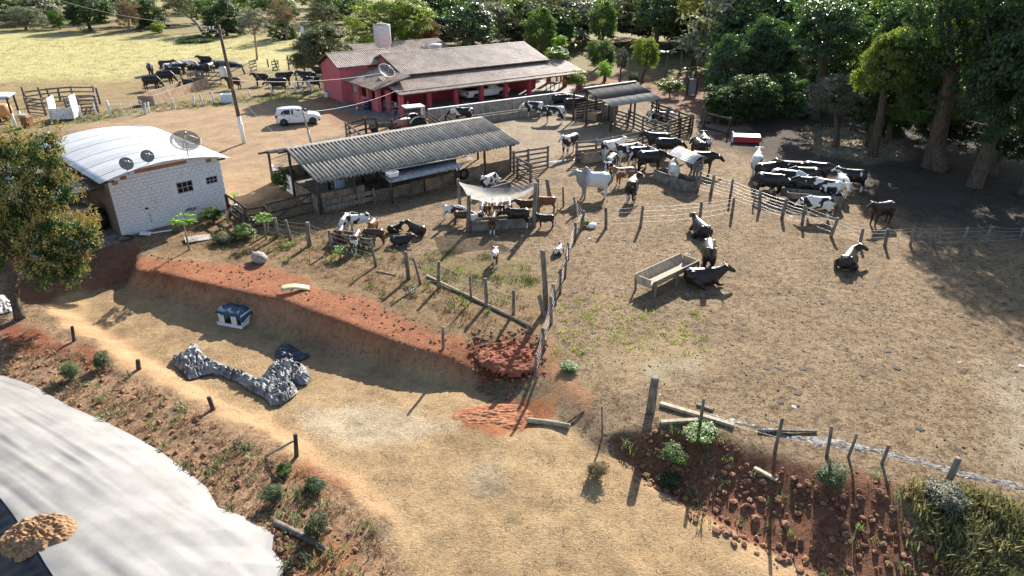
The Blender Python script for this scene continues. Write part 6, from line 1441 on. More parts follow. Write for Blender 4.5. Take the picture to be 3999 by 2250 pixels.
# tractor with white canopy
tb = P(1612, 520); TR = thing('tractor', 'old red tractor with a white sun canopy parked behind the milking shed', 'tractor', tb, R(205))
TRED = flat_mat('tractor_red', (.42,.12,.08), .5); WHT = flat_mat('canopy_white', (.72,.71,.66), .5)
m = MB(); m.rings([rring(.2,.3,.75,1.35,6,.1), rring(1.4,.28,.75,1.3,6,.1), rring(1.75,.24,.78,1.22,6,.08)]); m.build('bonnet', flat_mat('faded_pink', (.52,.27,.2), .6), TR)
m = MB(); m.b2(-.6,-.22,.6,1.6,.22,.8); m.b2(-.7,-.35,.55,.2,.35,1.0); m.build('chassis', TRED, TR)
for x, r_, w_ in ((-.35,.72,.62),(1.35,.38,.5)):
    for s in (1,-1): m = MB(); m.tube([(x,s*w_,r_),(x,s*(w_+.04),r_),(x,s*(w_+.28),r_),(x,s*(w_+.3),r_)],[r_*.85,r_,r_,r_*.9],18); m.build('wheel', M['rubber'], TR)
for s in (1,-1): m = MB(); m.rings([[(-.35+.8*math.cos(a), s*.6, .72+.8*math.sin(a)) for a in [R(20+20*k) for k in range(8)]], [(-.35+.8*math.cos(a), s*.92, .72+.8*math.sin(a)) for a in [R(20+20*k) for k in range(8)]]], False, closed=False); m.build('fender', WHT, TR)
m = MB(); m.b2(-1.05,-.62,2.2,.65,.62,2.3); m.build('canopy', WHT, TR)
for x, y in ((-.95,-.5),(-.95,.5),(.5,-.5),(.5,.5)): m = MB(); m.bar((x,y,.9),(x,y,2.2),.05,.05); m.build('canopy_post', M['rust'], TR)
m = MB(); m.b2(-1.02,-.55,1.3,-.98,.55,2.2); m.build('rear_panel', WHT, TR)
m = MB(); m.b2(-.55,-.25,1.05,-.1,.25,1.15); m.b2(-.6,-.25,1.15,-.52,.25,1.5); m.build('seat', M['plast_dark'], TR)
m = MB(); m.tube([(.3+.02*math.cos(a),.19*math.cos(a),1.5+.19*math.sin(a)) for a in [k*math.pi/6 for k in range(13)]], .018, 5); m.build('steering_wheel', M['plast_dark'], TR)
m = MB(); m.tube([(1.1,.1,1.3),(1.1,.1,1.9)], .035, 7); m.build('exhaust', M['iron'], TR)
# feed wagon bed beside the tractor
wb_ = P(1500, 520); t = thing('wagon', 'flat wooden wagon bed beside the tractor', 'wagon', wb_, R(18)); m = MB(); m.b2(-1.3,-.6,.6,1.3,.6,.7); m.build('bed', M['wood_grey'], t); m = MB(); m.b2(-1.3,-.62,.7,1.3,-.57,1.0); m.build('side_board', M['wood_grey'], t)
for x in (-.8,.8):
    for s in (-.55,.55): m = MB(); m.tube([(x,s-.08,.3),(x,s+.08,.3)],.3,14); m.build('wheel', M['rubber'], t)

# ================================================================ people
SKIN = flat_mat('skin', (.34,.19,.125), .6); NAVY = flat_mat('navy_cloth', (.02,.028,.045), .9, var=.3); JEAN = flat_mat('denim', (.06,.09,.16), .9, var=.25); HAIR = flat_mat('hair_dark', (.012,.01,.009), .6)
def person(label, u, v, heading, seed, cap=False):
    b = P(u, v); t = thing('person', label, 'person', b, R(heading), 'two men looking at phones by the farmhouse'); m = MB()
    E = lambda c, w, h: ring_e(c, (0,0,1), w, h, 12)
    def er(cx, z, rx, ry): return [(cx+rx*math.cos(2*math.pi*k/12), ry*math.sin(2*math.pi*k/12), z) for k in range(12)]
    m.rings([er(0,.86,.1,.14), er(.0,.95,.115,.17), er(.0,1.12,.1,.15), er(.01,1.3,.12,.185), er(.0,1.42,.105,.19), er(-.01,1.48,.06,.1)])
    m.rings([er(-.01,1.44,.055,.06), er(.005,1.54,.052,.055)])
    m.ell((.025,0,1.645),(.098,.078,.125),12,8); m.ell((.125,0,1.63),(.02,.014,.025),6,4)
    for s in (1,-1):
        m.ell((.01,s*.08,1.64),(.018,.012,.03),6,4)
        m.tube([(0,s*.09,.95),(.02,s*.1,.52),(-.01,s*.1,.1),(.0,s*.1,.04)], [.092,.065,.045,.045], 9); m.tube([(-.05,s*.1,.035),(.08,s*.11,.035),(.17,s*.12,.03)], [.045,.045,.03], 8)
        m.tube([(0,s*.19,1.42),(-.02,s*.235,1.27),(-.01,s*.245,1.12),(.12,s*.16,1.13),(.24,s*.06,1.2)], [.055,.05,.042,.036,.028], 8)
        hb = Vector((.26,s*.045,1.21)); m.ell(hb,(.045,.02,.035),8,5)
        for k in range(4): m.tube([hb+Vector((.02,-s*.0,-.03+k*.02)), hb+Vector((.06,-s*.02,-.03+k*.021)), hb+Vector((.05,-s*.05,-.03+k*.02))], [.009,.009,.007], 5)
        m.tube([hb+Vector((-.01,0,.02)), hb+Vector((.03,-s*.03,.04))], [.011,.008], 5)
    me = remesh(m, .017, 2); me.materials.clear(); me.materials.append(SKIN); link('body', me, t)
    c = MB(); c.rings([er(0,.84,.13,.19), er(.0,1.0,.13,.185), er(.0,1.14,.118,.17), er(.01,1.3,.135,.2), er(0,1.42,.12,.205), er(-.01,1.49,.07,.11)])
    for s in (1,-1): c.tube([(0,s*.17,1.43),(-.02,s*.23,1.32),(-.02,s*.245,1.18)], [.075,.07,.066], 9)
    me = remesh(c, .02, 2); me.materials.clear(); me.materials.append(NAVY); link('shirt', me, t)
    c = MB(); c.rings([er(0,.8,.1,.15), er(0,.9,.122,.18), er(0,.97,.12,.175)])
    for s in (1,-1): c.tube([(0,s*.09,.93),(.02,s*.1,.52),(-.01,s*.1,.07)], [.105,.08,.065], 10)
    me = remesh(c, .02, 2); me.materials.clear(); me.materials.append(JEAN); link('trousers', me, t)
    c = MB(); c.rings([er(.0,1.655,.108,.088), er(-.005,1.70,.105,.085), er(-.01,1.755,.07,.06), er(-.01,1.775,.02,.02)])
    if cap: c.b2(.06,-.06,1.69,.19,.06,1.70)
    c.build('hair' if not cap else 'cap', HAIR, t)
    for s in (1,-1): c = MB(); c.tube([(-.07,s*.1,.035),(.08,s*.11,.04),(.19,s*.12,.03)], [.05,.052,.034], 8); c.build('shoe', M['iron'], t)
    c = MB(); c.box((.3,0,1.235),(.02,.075,.14), ry=R(35)); c.build('phone', M['plast_dark'], t)
person('man in a dark polo shirt looking at his phone beside the bar gate', 1549, 482, 285, 1); person('man in a dark polo shirt and cap leaning at the porch pillar with phone', 1597, 476, 262, 2, True)

# ================================================================ small things round the house and shed
def drum(label, pos, r, h, mat, cat='barrel', name='barrel'):
    t = thing(name, label, cat, pos); m = MB(); m.lathe([(r*.92,0),(r,.03),(r,h*.33),(r*1.04,h*.34),(r,h*.36),(r,h*.66),(r*1.04,h*.67),(r,h*.69),(r,h-.03),(r*.94,h)], 18); m.build('shell', mat, t); m = MB(); m.lathe([(r*.9,h-.005),(r*.9,h+.015),(.03,h+.016)], 16); m.build('lid', M['iron'], t); return t
drum('dark blue plastic barrel standing by the pink parapet', P(1436,430), .34, .95, flat_mat('barrel_navy', (.02,.045,.07), .5))
drum('black drum beside a white canister at the garden corner', P(1290,374), .24, .7, M['plast_dark'])
drum('blue-grey plastic barrel inside the milking shed opening', SW(2.1,1.0,.03), .32, 1.55, flat_mat('barrel_bluegrey', (.18,.25,.36), .5))
drum('orange barrel inside the right end of the milking shed', SW(11.2,2.6,.03), .3, .9, flat_mat('barrel_orange', (.5,.25,.05), .5))
def jug(label, pos, mat, s=1.0):
    t = thing('canister', label, 'canister', pos); m = MB(); m.rings([rring(x*s,.13*s,0,z*s,6,.05*s) for x, z in ((-.17,.42),(.17,.42))]); m.build('body', mat, t); m = MB(); m.lathe([(.05*s,.42*s),(.05*s,.5*s),(.01,.51*s)], 10); m.build('cap', M['plast_dark'], t); m = MB(); m.tube([(-.1*s,0,.42*s),(-.08*s,0,.52*s),(.04*s,0,.5*s)], .018*s, 6); m.build('handle', mat, t)
jug('white canister in front of the black drum at the garden corner', P(1277,380), M['plast_white'], 1.3); jug('white canister lying by the shaded fence posts', P(1182,360), M['plast_white'], 1.0)
cp = P(1396, 434); t = thing('traffic_cone', 'faded orange and white traffic cone by the farmhouse', 'cone', cp); m = MB(); m.b2(-.2,-.2,0,.2,.2,.04); m.lathe([(.15,.04),(.11,.25)],14); m.lathe([(.085,.42),(.055,.62),(.03,.72),(.01,.725)],14); m.build('cone', flat_mat('cone_orange', (.5,.13,.07), .6), t); m = MB(); m.lathe([(.11,.25),(.085,.42)],14, cap=False); m.build('white_band', M['white_paint'], t)
t = thing('low_wall', 'low pink garden wall with a square end pillar left of the farmhouse', 'wall', P(1312,372), HA+R(10)); m = MB(); m.b2(0,-.1,-.1,2.1,.1,.95); m.build('panel', M['pink'], t); m = MB(); m.b2(-.35,-.2,-.1,0,.2,1.1); m.build('pillar', M['pink'], t)
t = thing('metal_box', 'grey metal box standing against the low pink wall', 'box', P(1333,374)); m = MB(); m.b2(-.25,-.25,0,.25,.25,.75); m.build('case', M['zinc_old'], t); m = MB(); m.b2(-.27,-.27,.75,.27,.27,.79); m.build('lid', M['zinc_old'], t)
drum('yellow pail on a teal drum by the low pink wall', P(1357,372), .2, .55, flat_mat('teal', (.03,.16,.17), .5))
t = thing('brush_heap', 'heap of dry palm leaves on the low pink wall', 'heap', P(1350,365)+Vector((0,.4,1.0))); r_ = np.random.default_rng(3); V = leaves(r_.normal(0,1,(300,3))*np.array([.55,.4,.18]), r_.normal(0,1,(300,3)), .35, r_, .2, 1); link('leaves', arrmesh('leaves', V, np.arange(1200).reshape(-1,4), LM['dry'], False, {'rnd': ('FACE','FLOAT',r_.random(300))}), t)
wbp = SW(4.75,-.75,1.68); t = thing('white_basin', 'white plastic basin lying on the milking shed awning', 'basin', wbp, SA); m = MB(); m.prism([(-.28,0),(.28,0),(.36,.26),(.32,.26),(.25,.04),(-.25,.04),(-.32,.26),(-.36,.26)],(1,0,0),(0,0,1),(0,-.25,0),(0,.5,0)); m.build('tub', M['plast_white'], t)
for y in (-.248,.218): m = MB(); m.b2(-.26,y,.03,.26,y+.03,.25); m.build('end', M['plast_white'], t)
ty = SW(10.4,-.12,.62); t = thing('tyre', 'old black tyre hanging on the milking shed wall', 'tyre', ty, SA); m = MB(); n_ = 20
m.rings([[((.3+.1*math.cos(b_))*math.cos(a), .1*math.sin(b_), (.3+.1*math.cos(b_))*math.sin(a)) for b_ in [2*math.pi*k/8 for k in range(8)]] for a in [2*math.pi*k/n_ for k in range(n_+1)]], False); m.build('ring', M['rubber'], t)
# sacks, boards
def sack(label, u, v, s, mat, name='sack', cat='sack'):
    t = thing(name, label, cat, P(u, v), random.uniform(0,3)); m = MB(); m.ell((0,0,.18*s),(.42*s,.3*s,.24*s),12,7); o = m.build('bag', mat, t); m = MB(); m.tube([(.36*s,0,.22*s),(.5*s,.05*s,.3*s)],[.1*s,.05*s],7); m.build('neck', mat, t)
GS = flat_mat('sack_grey', (.3,.26,.24), .9, var=.4)
sack('grey-brown sack and rag dumped on the bank left of the yellow sheet', 1015, 1022, 1.2, GS); sack('white bag hanging on the dark rail fence by the store', 925, 822, .9, M['plast_white']); sack('pale cloth scrap beside the weed near the bull', 2312, 890, .7, M['plast_white'], 'cloth_scrap', 'cloth')
t = thing('tank_lid', 'grey curved tank section leaning on the dark rail fence', 'tank lid', P(925,868), R(60)); m = MB(); m.rings([[(.55*math.cos(a)*f, -.05+.1*j, .1+.9*f*abs(math.sin(a))) for a in [math.pi*k/10 for k in range(11)]] for j, f in ((0,1),(1,1),(2,.9))], False, closed=False); o = m.build('shell', M['concrete'], t); md = o.modifiers.new('s','SOLIDIFY'); md.thickness = .05
ys = P(1155,1135); t = thing('metal_sheet', 'bent yellow-white metal sheet lying at the lip of the cut bank', 'sheet', ys, R(20)); m = MB(); m.rings([[(-.62+1.24*i/8, -.22+.44*j, .06+.16*math.sin(math.pi*(i+2)/9)+.05*j) for i in range(9)] for j in range(2)], False, closed=False); o = m.build('panel', rough_mat('yellow_sheet', (.42,.36,.14), (.62,.58,.38), 4, .6, .1), t); md = o.modifiers.new('s','SOLIDIFY'); md.thickness = .02
t = thing('scrap_board', 'broken grey board lying on red soil in front of the papaya', 'board', P(775,935), R(30)); m = MB(); m.box((0,0,.06),(1.3,.75,.04), rx=.06, ry=.05); m.build('panel', M['concrete'], t)
t = thing('scrap_metal', 'rusty bed frame and panel leaning on the white store wall', 'scrap metal', P(615,888), R(46)); m = MB(); m.box((0,.18,.35),(1.5,.04,.7), rx=-.35); m.build('panel', M['concrete_dark'], t); m = MB(); m.tube([(-1.1,0,.02),(-1.1,.1,.75),(.6,.1,.8),(.75,0,.05)],.02,6); m.build('frame', M['iron'], t)
t = thing('scrap_metal', 'white torn sheet and stick on the ground before the store', 'scrap sheet', P(585,915), R(20)); m = MB(); m.box((-.2,0,.08),(.55,.5,.03), ry=.2); m.box((.5,.05,.05),(1.3,.16,.03), rz=.1); m.build('sheet', M['white_paint'], t)
t = thing('hose_coil', 'loose grey hose coil on the floor slab corner of the store', 'hose', P(490,935)); m = MB(); m.tube([(.45*math.cos(k*.5)*(1+.08*math.sin(k)), .4*math.sin(k*.5), .03+.012*k/6) for k in range(40)], .022, 6); m.build('coil', M['iron'], t)
# lean-to contents
def inW(lx, ly): return W2(lx, ly, .03)
t = thing('feed_hopper', 'cream steel feed hopper standing in the open store bay', 'hopper', inW(-1.5,2.3), R(46)); m = MB(); CRM = flat_mat('cream_paint', (.5,.44,.33), .6)
m.rings([[(-.3,-.25,.5),(.3,-.25,.5),(.3,.25,.5),(-.3,.25,.5)],[(-.75,-.55,1.15),(.75,-.55,1.15),(.75,.55,1.15),(-.75,.55,1.15)],[(-.75,-.55,1.4),(.75,-.55,1.4),(.75,.55,1.4),(-.75,.55,1.4)]], True, smooth=False); m.build('bin', CRM, t)
for x, y in ((-.3,-.25),(.3,-.25),(.3,.25),(-.3,.25)): m = MB(); m.bar((x*1.6,y*1.4,0),(x,y,.55),.06,.06); m.build('leg', M['rust'], t)
m = MB(); m.ell((0,0,1.42),(.6,.42,.16),12,6); m.build('sacks_on_top', GS, t)
YB = flat_mat('crate_yellow', (.5,.27,.06), .6)
for lb, lx, ly in (('yellow plastic crate with white label in the store bay', -2.4,1.6), ('yellow plastic crate farther left in the store bay', -3.1,2.0)):
    t = thing('crate', lb, 'crate', inW(lx, ly), R(46)); m = MB(); m.prism([(-.3,0),(.3,0),(.34,.5),(.3,.5),(.26,.04),(-.26,.04),(-.3,.5),(-.34,.5)],(1,0,0),(0,0,1),(0,-.25,0),(0,.5,0)); m.build('shell', YB, t); m = MB(); m.b2(-.28,-.262,.02,.28,-.25,.48); m.build('front', YB, t); m = MB(); m.b2(-.28,.24,.02,.28,.25,.48); m.build('back', YB, t)
    if lx > -3: m = MB(); m.b2(-.15,-.268,.22,.15,-.2625,.4); m.build('label_plate', M['white_paint'], t)
t = thing('covered_machine', 'rounded machine wrapped in grey cover beside the hopper', 'machine', inW(-.6,2.0)); m = MB(); m.lathe([(.1,0),(.55,.05),(.62,.6),(.5,1.1),(.2,1.3),(.02,1.32)],14); m.build('cover', M['plast_dark'], t)
t = thing('timber_stack', 'untidy stack of grey timbers at the back of the store bay', 'timber', inW(-1.2,4.6), R(30))
for k in range(9): m = MB(); m.bar((-.8+.12*k,.1*k-.4,.1),(.2+.12*k,.08*k,1.9-.1*(k % 3)),.09,.06); m.build('timber', M['wood_grey'], t)

# right side: feed box, boards, gate leaf, birds
t = thing('feed_box', 'long red feed box with a white lid at the tree edge', 'box', P(2862,558), R(-8)); m = MB(); m.b2(0,0,.05,2.1,.55,.5); m.build('case', flat_mat('box_red', (.5,.035,.045), .5), t); m = MB(); m.box((1.05,.3,.56),(2.14,.62,.05), rx=.2); m.build('lid', flat_mat('box_lid', (.6,.64,.68), .45), t); m = MB(); m.b2(-.04,-.02,.0,-.002,.62,.8); m.build('end_panel', M['white_paint'], t)
t = thing('white_tray', 'white tray on short posts beyond the corral', 'tray', P(2795,462), R(-5)); m = MB(); m.b2(-.1,-.2,.75,1.15,.25,.85); m.build('tray', M['white_paint'], t)
for x in (0,1.05): m = MB(); m.bar((x,0,-.1),(x,0,.75),.08,.08); m.build('leg', M['wood_dark'], t)
t = thing('garden_gate', 'grey sheet-metal garden gate leaf between posts at the wood edge', 'gate', P(2700,372), R(5)); m = MB(); m.b2(-.4,-.03,.05,.4,.03,1.7); m.build('leaf', flat_mat('gate_grey', (.3,.36,.38), .5), t)
for x in (-.5,.5): m = MB(); m.b2(x-.08,-.1,-.1,x+.08,.1,1.9); m.build('post', M['wood_dark'], t)
m = MB(); m.b2(-.32,-.045,1.0,.32,-.031,1.6); m.build('panel', M['zinc_old'], t)
def egret(label, u, v, h=0.0, heading=200, s=1.0):
    b = P(u, v) if not h else PT(u, v, h)+Vector((0,0,h)); t = thing('egret', label, 'egret', b, R(heading), 'white egrets'); m = MB()
    m.rings([ring_e((x,0,z),(1,0,-.3),w,hh,8) for x,z,w,hh in ((-.26,.30,.01,.01),(-.15,.36,.06,.06),(0,.42,.09,.1),(.13,.47,.06,.07),(.18,.5,.03,.03))]); m.tube([(.12,0,.47),(.22,0,.55),(.15,0,.64),(.2,0,.74)],[.05,.03,.022,.028],7); m.ell((.22,0,.75),(.05,.03,.03),8,5)
    me = remesh(m,.014,1); me.materials.clear(); me.materials.append(M['plast_white']); o = link('body', me, t)
    m = MB(); m.tube([(.26,0,.75),(.37,0,.73)],[.013,.004],5); m.build('beak', flat_mat('beak', (.5,.3,.05), .5), t)
    for s_ in (-.03,.03): m = MB(); m.tube([(0,s_,.38),(-.02,s_,.2),(0,s_,0)],.009,5); m.build('leg', M['iron'], t)
    t.scale = (s,s,s)
egret('white egret perched on the corral plank fence', 2537, 488, 1.5, 60, 1.1); egret('white egret on the ground beyond the feeder roof', 2727, 548, 0, 200, 1.1); egret('white egret standing at the foot of the dark fence post', 2780, 560, 0, 170, .8)
t = thing('yard_table', 'green table with white things under the porch end', 'table', HW(19.6,1.8,.06), HA); m = MB(); m.b2(-.7,-.5,.72,.7,.5,.78); m.build('top', flat_mat('table_green', (.03,.2,.1), .5), t)
for x in (-.6,.6):
    for y in (-.4,.4): m = MB(); m.b2(x-.03,y-.03,0,x+.03,y+.03,.72); m.build('leg', M['wood_dark'], t)
t = thing('yard_table', 'table under an orange cloth at the back of the porch', 'table', HW(18.6,5.2,.06), HA); m = MB(); m.b2(-.6,-.45,.72,.6,.45,.78); m.build('top', M['wood_pale'], t); m = MB(); m.b2(-.62,-.47,.5,.62,.47,.79); m.build('cloth', flat_mat('cloth_orange', (.5,.22,.05), .8), t)
for x in (-.5,.5): m = MB(); m.b2(x-.03,-.3,0,x+.03,.3,.5); m.build('leg', M['wood_dark'], t)

# ================================================================ trench things
dk = P(925,1262); KN = thing('dog_kennel', 'small white kennel with a blue tarp roof at the foot of the bank', 'kennel', dk, R(-18))
m = MB(); m.b2(-.72,-.42,.02,.62,-.36,.16); m.build('sill', M['white_paint'], KN); 
for x in (-.62,.05): m = MB(); m.b2(x,-.36,.16,x+.28,-.32,.62); m.build('front_panel', M['white_paint'], KN)
for x in (-.64,.54): m = MB(); m.b2(x,-.31,.02,x+.04,.4,.6); m.build('side_panel', M['white_paint'], KN)
m = MB(); m.b2(-.6,.4,.02,.58,.44,.6); m.build('back_panel', M['white_paint'], KN)
m = MB(); rr = [[(-.72+1.44*i/8+.0, -.44+1.0*j/5, .64+.1*math.sin(j*.6)+.04*math.sin(i*2.1+j)-.28*max(0,(i-6.2)/2)) for i in range(9)] for j in range(6)]; m.rings(rr, False, closed=False); o = m.build('tarp_roof', rough_mat('tarp_navy', (.02,.04,.07), (.05,.09,.14), 6, .5, .2), KN); md = o.modifiers.new('s','SOLIDIFY'); md.thickness = .02

def crumple(name, label, poly, res, hmax, mat, seed, cat='tarpaulin'):
    W_ = [P(u, v) for u, v in poly]; xs = [p.x for p in W_]; ys = [p.y for p in W_]; pa = np.array([(p.x,p.y) for p in W_])
    gx = np.arange(min(xs)-.1, max(xs)+.1, res); gy = np.arange(min(ys)-.1, max(ys)+.1, res); X, Y = np.meshgrid(gx, gy); r = np.random.default_rng(seed)
    px, py = X.ravel(), Y.ravel(); dist = np.full(len(px), 1e9); ins = np.zeros(len(px), bool)
    for i in range(len(pa)):
        a = pa[i]; b = pa[(i+1) % len(pa)]; e = b-a; t_ = np.clip(((px-a[0])*e[0]+(py-a[1])*e[1])/max(e@e,1e-9),0,1); dist = np.minimum(dist, np.hypot(px-a[0]-t_*e[0], py-a[1]-t_*e[1]))
        ins ^= ((a[1] > py) != (b[1] > py)) & (px < (b[0]-a[0])*(py-a[1])/((b[1]-a[1]) or 1e-9)+a[0])
    wx = px+.16*(vnoise(px,py,2.2,seed)-.5)*2; wy = py+.16*(vnoise(px,py,2.2,seed+1)-.5)*2; z = np.zeros(len(px)); amp = np.clip(dist/.28,0,1)
    for k in range(12):
        an = r.normal(.9,.6); f = r.uniform(1.4,8.0); ph = r.uniform(0,1); s = (wx*math.cos(an)+wy*math.sin(an))*f+ph+.5*vnoise(px,py,1.1,seed+10+k); tri = 1-np.abs((s % 1)*2-1); z += (tri**1.1)*r.uniform(.4,1)/f**.6
    z = z/z.max(); gz = np.array([T(a,b) for a,b in zip(px,py)]); Z = gz+.02+hmax*amp**.6*(.12+.88*z)
    ok = ins.reshape(X.shape); I = np.arange(X.size).reshape(X.shape); c4 = ok[:-1,:-1] & ok[:-1,1:] & ok[1:,1:] & ok[1:,:-1]
    Fq = np.stack([I[:-1,:-1][c4], I[:-1,1:][c4], I[1:,1:][c4], I[1:,:-1][c4]], 1); o0 = Vector((float(px.mean()), float(py.mean()), T(px.mean(), py.mean())))
    used = np.unique(Fq); mp = -np.ones(X.size, int); mp[used] = np.arange(len(used)); V = np.stack([px-o0.x, py-o0.y, Z-o0.z], 1)[used]
    o = link(name, arrmesh(name, V, mp[Fq], mat, False), None, o0); return tag(o, label, cat)
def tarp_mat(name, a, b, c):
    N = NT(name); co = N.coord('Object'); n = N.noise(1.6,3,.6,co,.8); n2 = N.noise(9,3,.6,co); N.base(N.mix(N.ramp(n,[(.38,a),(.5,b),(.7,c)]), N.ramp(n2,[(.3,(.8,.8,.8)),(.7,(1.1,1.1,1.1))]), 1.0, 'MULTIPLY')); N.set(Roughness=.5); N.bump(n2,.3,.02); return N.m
z_ = lambda pts: [(600+x*.481, 1350+y*.481) for x, y in pts]
crumple('tarpaulin', 'long crumpled silver-grey tarpaulin on the trench floor', z_([(155,100),(250,80),(290,10),(360,0),(410,80),(500,140),(600,180),(760,230),(850,290),(910,240),(930,190),(990,140),(1100,130),(1250,190),(1290,270),(1250,330),(1160,330),(1180,390),(1130,440),(1050,490),(950,500),(900,440),(800,390),(680,310),(540,250),(430,250),(290,290),(200,200),(150,150)]), .03, .46, tarp_mat('tarp_grey',(.03,.034,.045),(.15,.15,.15),(.3,.3,.29)), 5)
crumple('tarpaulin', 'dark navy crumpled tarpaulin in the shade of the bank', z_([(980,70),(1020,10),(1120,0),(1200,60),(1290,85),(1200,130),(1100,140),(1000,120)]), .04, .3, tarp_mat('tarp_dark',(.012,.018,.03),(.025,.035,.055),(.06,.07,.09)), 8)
crumple('tarpaulin', 'pale grey tarp folded at the left edge behind the mango trunk', [(-60,1165),(30,1160),(60,1200),(50,1220),(0,1235),(-60,1240)], .05, .3, tarp_mat('tarp_pale',(.3,.28,.26),(.45,.43,.4),(.6,.58,.55)), 9)

# silage clamp under white plastic
def clamp():
    E_ = [(-420,830),(-200,890),(0,945),(90,975),(180,1025),(270,1062),(335,1095),(400,1132),(465,1180),(520,1226),(548,1275),(620,1300),(690,1340),(684,1382),(716,1420),(706,1470),(690,1540),(660,1640),(560,1800)]
    F_ = [(-520,1080),(-420,1120),(-260,1150),(-200,1165),(-140,1185),(-90,1205),(-60,1215),(-30,1232),(0,1252),(30,1290),(50,1320),(70,1345),(95,1385),(115,1420),(135,1450),(150,1490),(170,1540),(190,1600),(200,1700)]
    n = 190; m_ = 80
    def res(L, z):
        pts = [D(a, b, z) for a, b in L]; out = []
        for i in range(n):
            f = i/(n-1)*(len(pts)-1); k = min(int(f), len(pts)-2); out.append(pts[k].lerp(pts[k+1], f-k))
        return out
    e = res(E_, -.72); f = res(F_, .45)
    for _ in range(3): f = [f[0]]+[(f[i-1]+f[i]*2+f[i+1])/4 for i in range(1,n-1)]+[f[-1]]
    V = np.zeros((m_, n, 3))
    for i in range(n):
        for j in range(m_):
            t_ = j/(m_-1); p = e[i].lerp(f[i], t_); z = -.74+1.2*(1-(1-t_)**2.1); V[j,i] = (p.x, p.y, z)
    g0 = np.array([max(T(p.x+dx,p.y+dy) for dx in (-.2,0,.2) for dy in (-.2,0,.2)) for p in e]); g0 = np.convolve(np.pad(g0,8,mode='edge'), np.ones(17)/17, 'valid')+.03
    for j in range(m_): V[j,:,2] = np.maximum(V[j,:,2], g0+.02*min(j,5)) if j < 25 else V[j,:,2]
    X, Y = V[...,0], V[...,1]
    an = R(-32); a = X*math.cos(an)+Y*math.sin(an); b_ = -X*math.sin(an)+Y*math.cos(an)   # creases run down-right
    T_ = np.linspace(0,1,m_)[:,None]; damp = np.clip(T_*6,0,1)
    fold = (vnoise(a*.35, b_*3.2+.4*vnoise(a,b_,.8,60), 1.0, 61)-.5)*.10+(vnoise(a*.5, b_*7.5, 1.0, 62)-.5)*.045+(vnoise(X,Y,.5,63)-.5)*.16
    mask = np.clip((vnoise(X,Y,.45,64)-.25)*2.2,0,1); V[...,2] += (fold*(.35+.65*mask))*damp
    o0 = Vector(e[n//2]); P0 = V.reshape(-1,3)-np.array(o0); I = np.arange(n*m_).reshape(m_,n)
    q = np.stack([I[:-1,:-1].ravel(), I[1:,:-1].ravel(), I[1:,1:].ravel(), I[:-1,1:].ravel()],1)
    N = NT('white_silage_film'); co = N.coord('Object'); n1 = N.noise(.8,5,.65,co); n2 = N.noise(5,5,.7,co)
    c = N.ramp(n1,[(.35,(.2,.193,.182)),(.65,(.27,.262,.25))]); c = N.mix(c,(.19,.155,.12),N.math('MULTIPLY',N.ramp(n2,[(.58,(0,0,0)),(.8,(1,1,1))]),.5)); N.base(c); N.set(Roughness=.62); N.b.inputs['Specular IOR Level'].default_value = .25; N.bump(n2,.12,.02)
    t = thing('silage_clamp', 'large silage heap sealed under white plastic film, bottom left', 'silage clamp', o0); link('white_film', arrmesh('white_film', P0, q, N.m, True), t)
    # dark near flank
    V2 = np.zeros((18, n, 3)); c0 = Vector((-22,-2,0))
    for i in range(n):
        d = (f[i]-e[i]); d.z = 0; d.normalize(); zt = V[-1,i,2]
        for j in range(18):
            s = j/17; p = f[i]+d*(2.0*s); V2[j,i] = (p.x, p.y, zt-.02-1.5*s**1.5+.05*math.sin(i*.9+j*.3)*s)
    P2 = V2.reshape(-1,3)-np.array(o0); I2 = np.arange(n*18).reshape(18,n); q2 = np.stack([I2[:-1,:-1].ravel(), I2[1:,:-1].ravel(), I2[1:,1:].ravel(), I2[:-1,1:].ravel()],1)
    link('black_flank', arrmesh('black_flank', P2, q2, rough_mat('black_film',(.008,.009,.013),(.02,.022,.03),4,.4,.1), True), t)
    return V, e, f
CLV = clamp()[0]
def lump(name, label, c, rx, ry, h, mat, seed, cat):
    n = 44; V = []; 
    for j in range(n):
        for i in range(n):
            a = (i/(n-1)-.5)*2; b_ = (j/(n-1)-.5)*2; rr = math.hypot(a, b_); k = max(0, 1-rr**2.4)
            ns = mnoise.noise(Vector((a*3,b_*3,seed)))*.35+mnoise.noise(Vector((a*8,b_*8,seed)))*.28+mnoise.noise(Vector((a*17,b_*17,seed)))*.14
            V.append((a*rx, b_*ry, h*(k**.55)*(.75+ns)-.06*(k <= 0)))
    I = np.arange(n*n).reshape(n,n); keep = np.array([math.hypot((i/(n-1)-.5)*2,(j/(n-1)-.5)*2) < 1.02 for j in range(n) for i in range(n)]).reshape(n,n); c4 = keep[:-1,:-1]&keep[:-1,1:]&keep[1:,1:]&keep[1:,:-1]
    q = np.stack([I[:-1,:-1][c4],I[:-1,1:][c4],I[1:,1:][c4],I[1:,:-1][c4]],1); o = link(name, arrmesh(name, V, q, mat, False), None, c); return tag(o, label, cat)
M['clod'] = rough_mat('red_clods', (.17,.075,.04), (.36,.19,.11), 9, .95, .6, .03)
pz = D(95,1345,.45); lump('soil_heap', 'clumpy brown soil heap weighing down the white silage film', (pz.x, pz.y, .36), .95, .75, .42, rough_mat('brown_clods',(.16,.085,.045),(.42,.26,.14),9,.95,.6,.03), 3.0, 'soil heap')
lump('soil_heap', 'loose dark red soil pile at the end of the cut bank', P(2010,1395), 1.5, 1.3, .4, rough_mat('red_soil_dark', (.17,.05,.027), (.31,.115,.06), 6, .95, .6, .03), 5.0, 'soil heap'); lump('soil_heap', 'low orange soil spread on the driveway', P(1950,1630), 1.7, .8, .16, rough_mat('orange_soil', (.25,.095,.045), (.42,.19,.09), 6, .95, .6, .03), 7.0, 'soil heap')

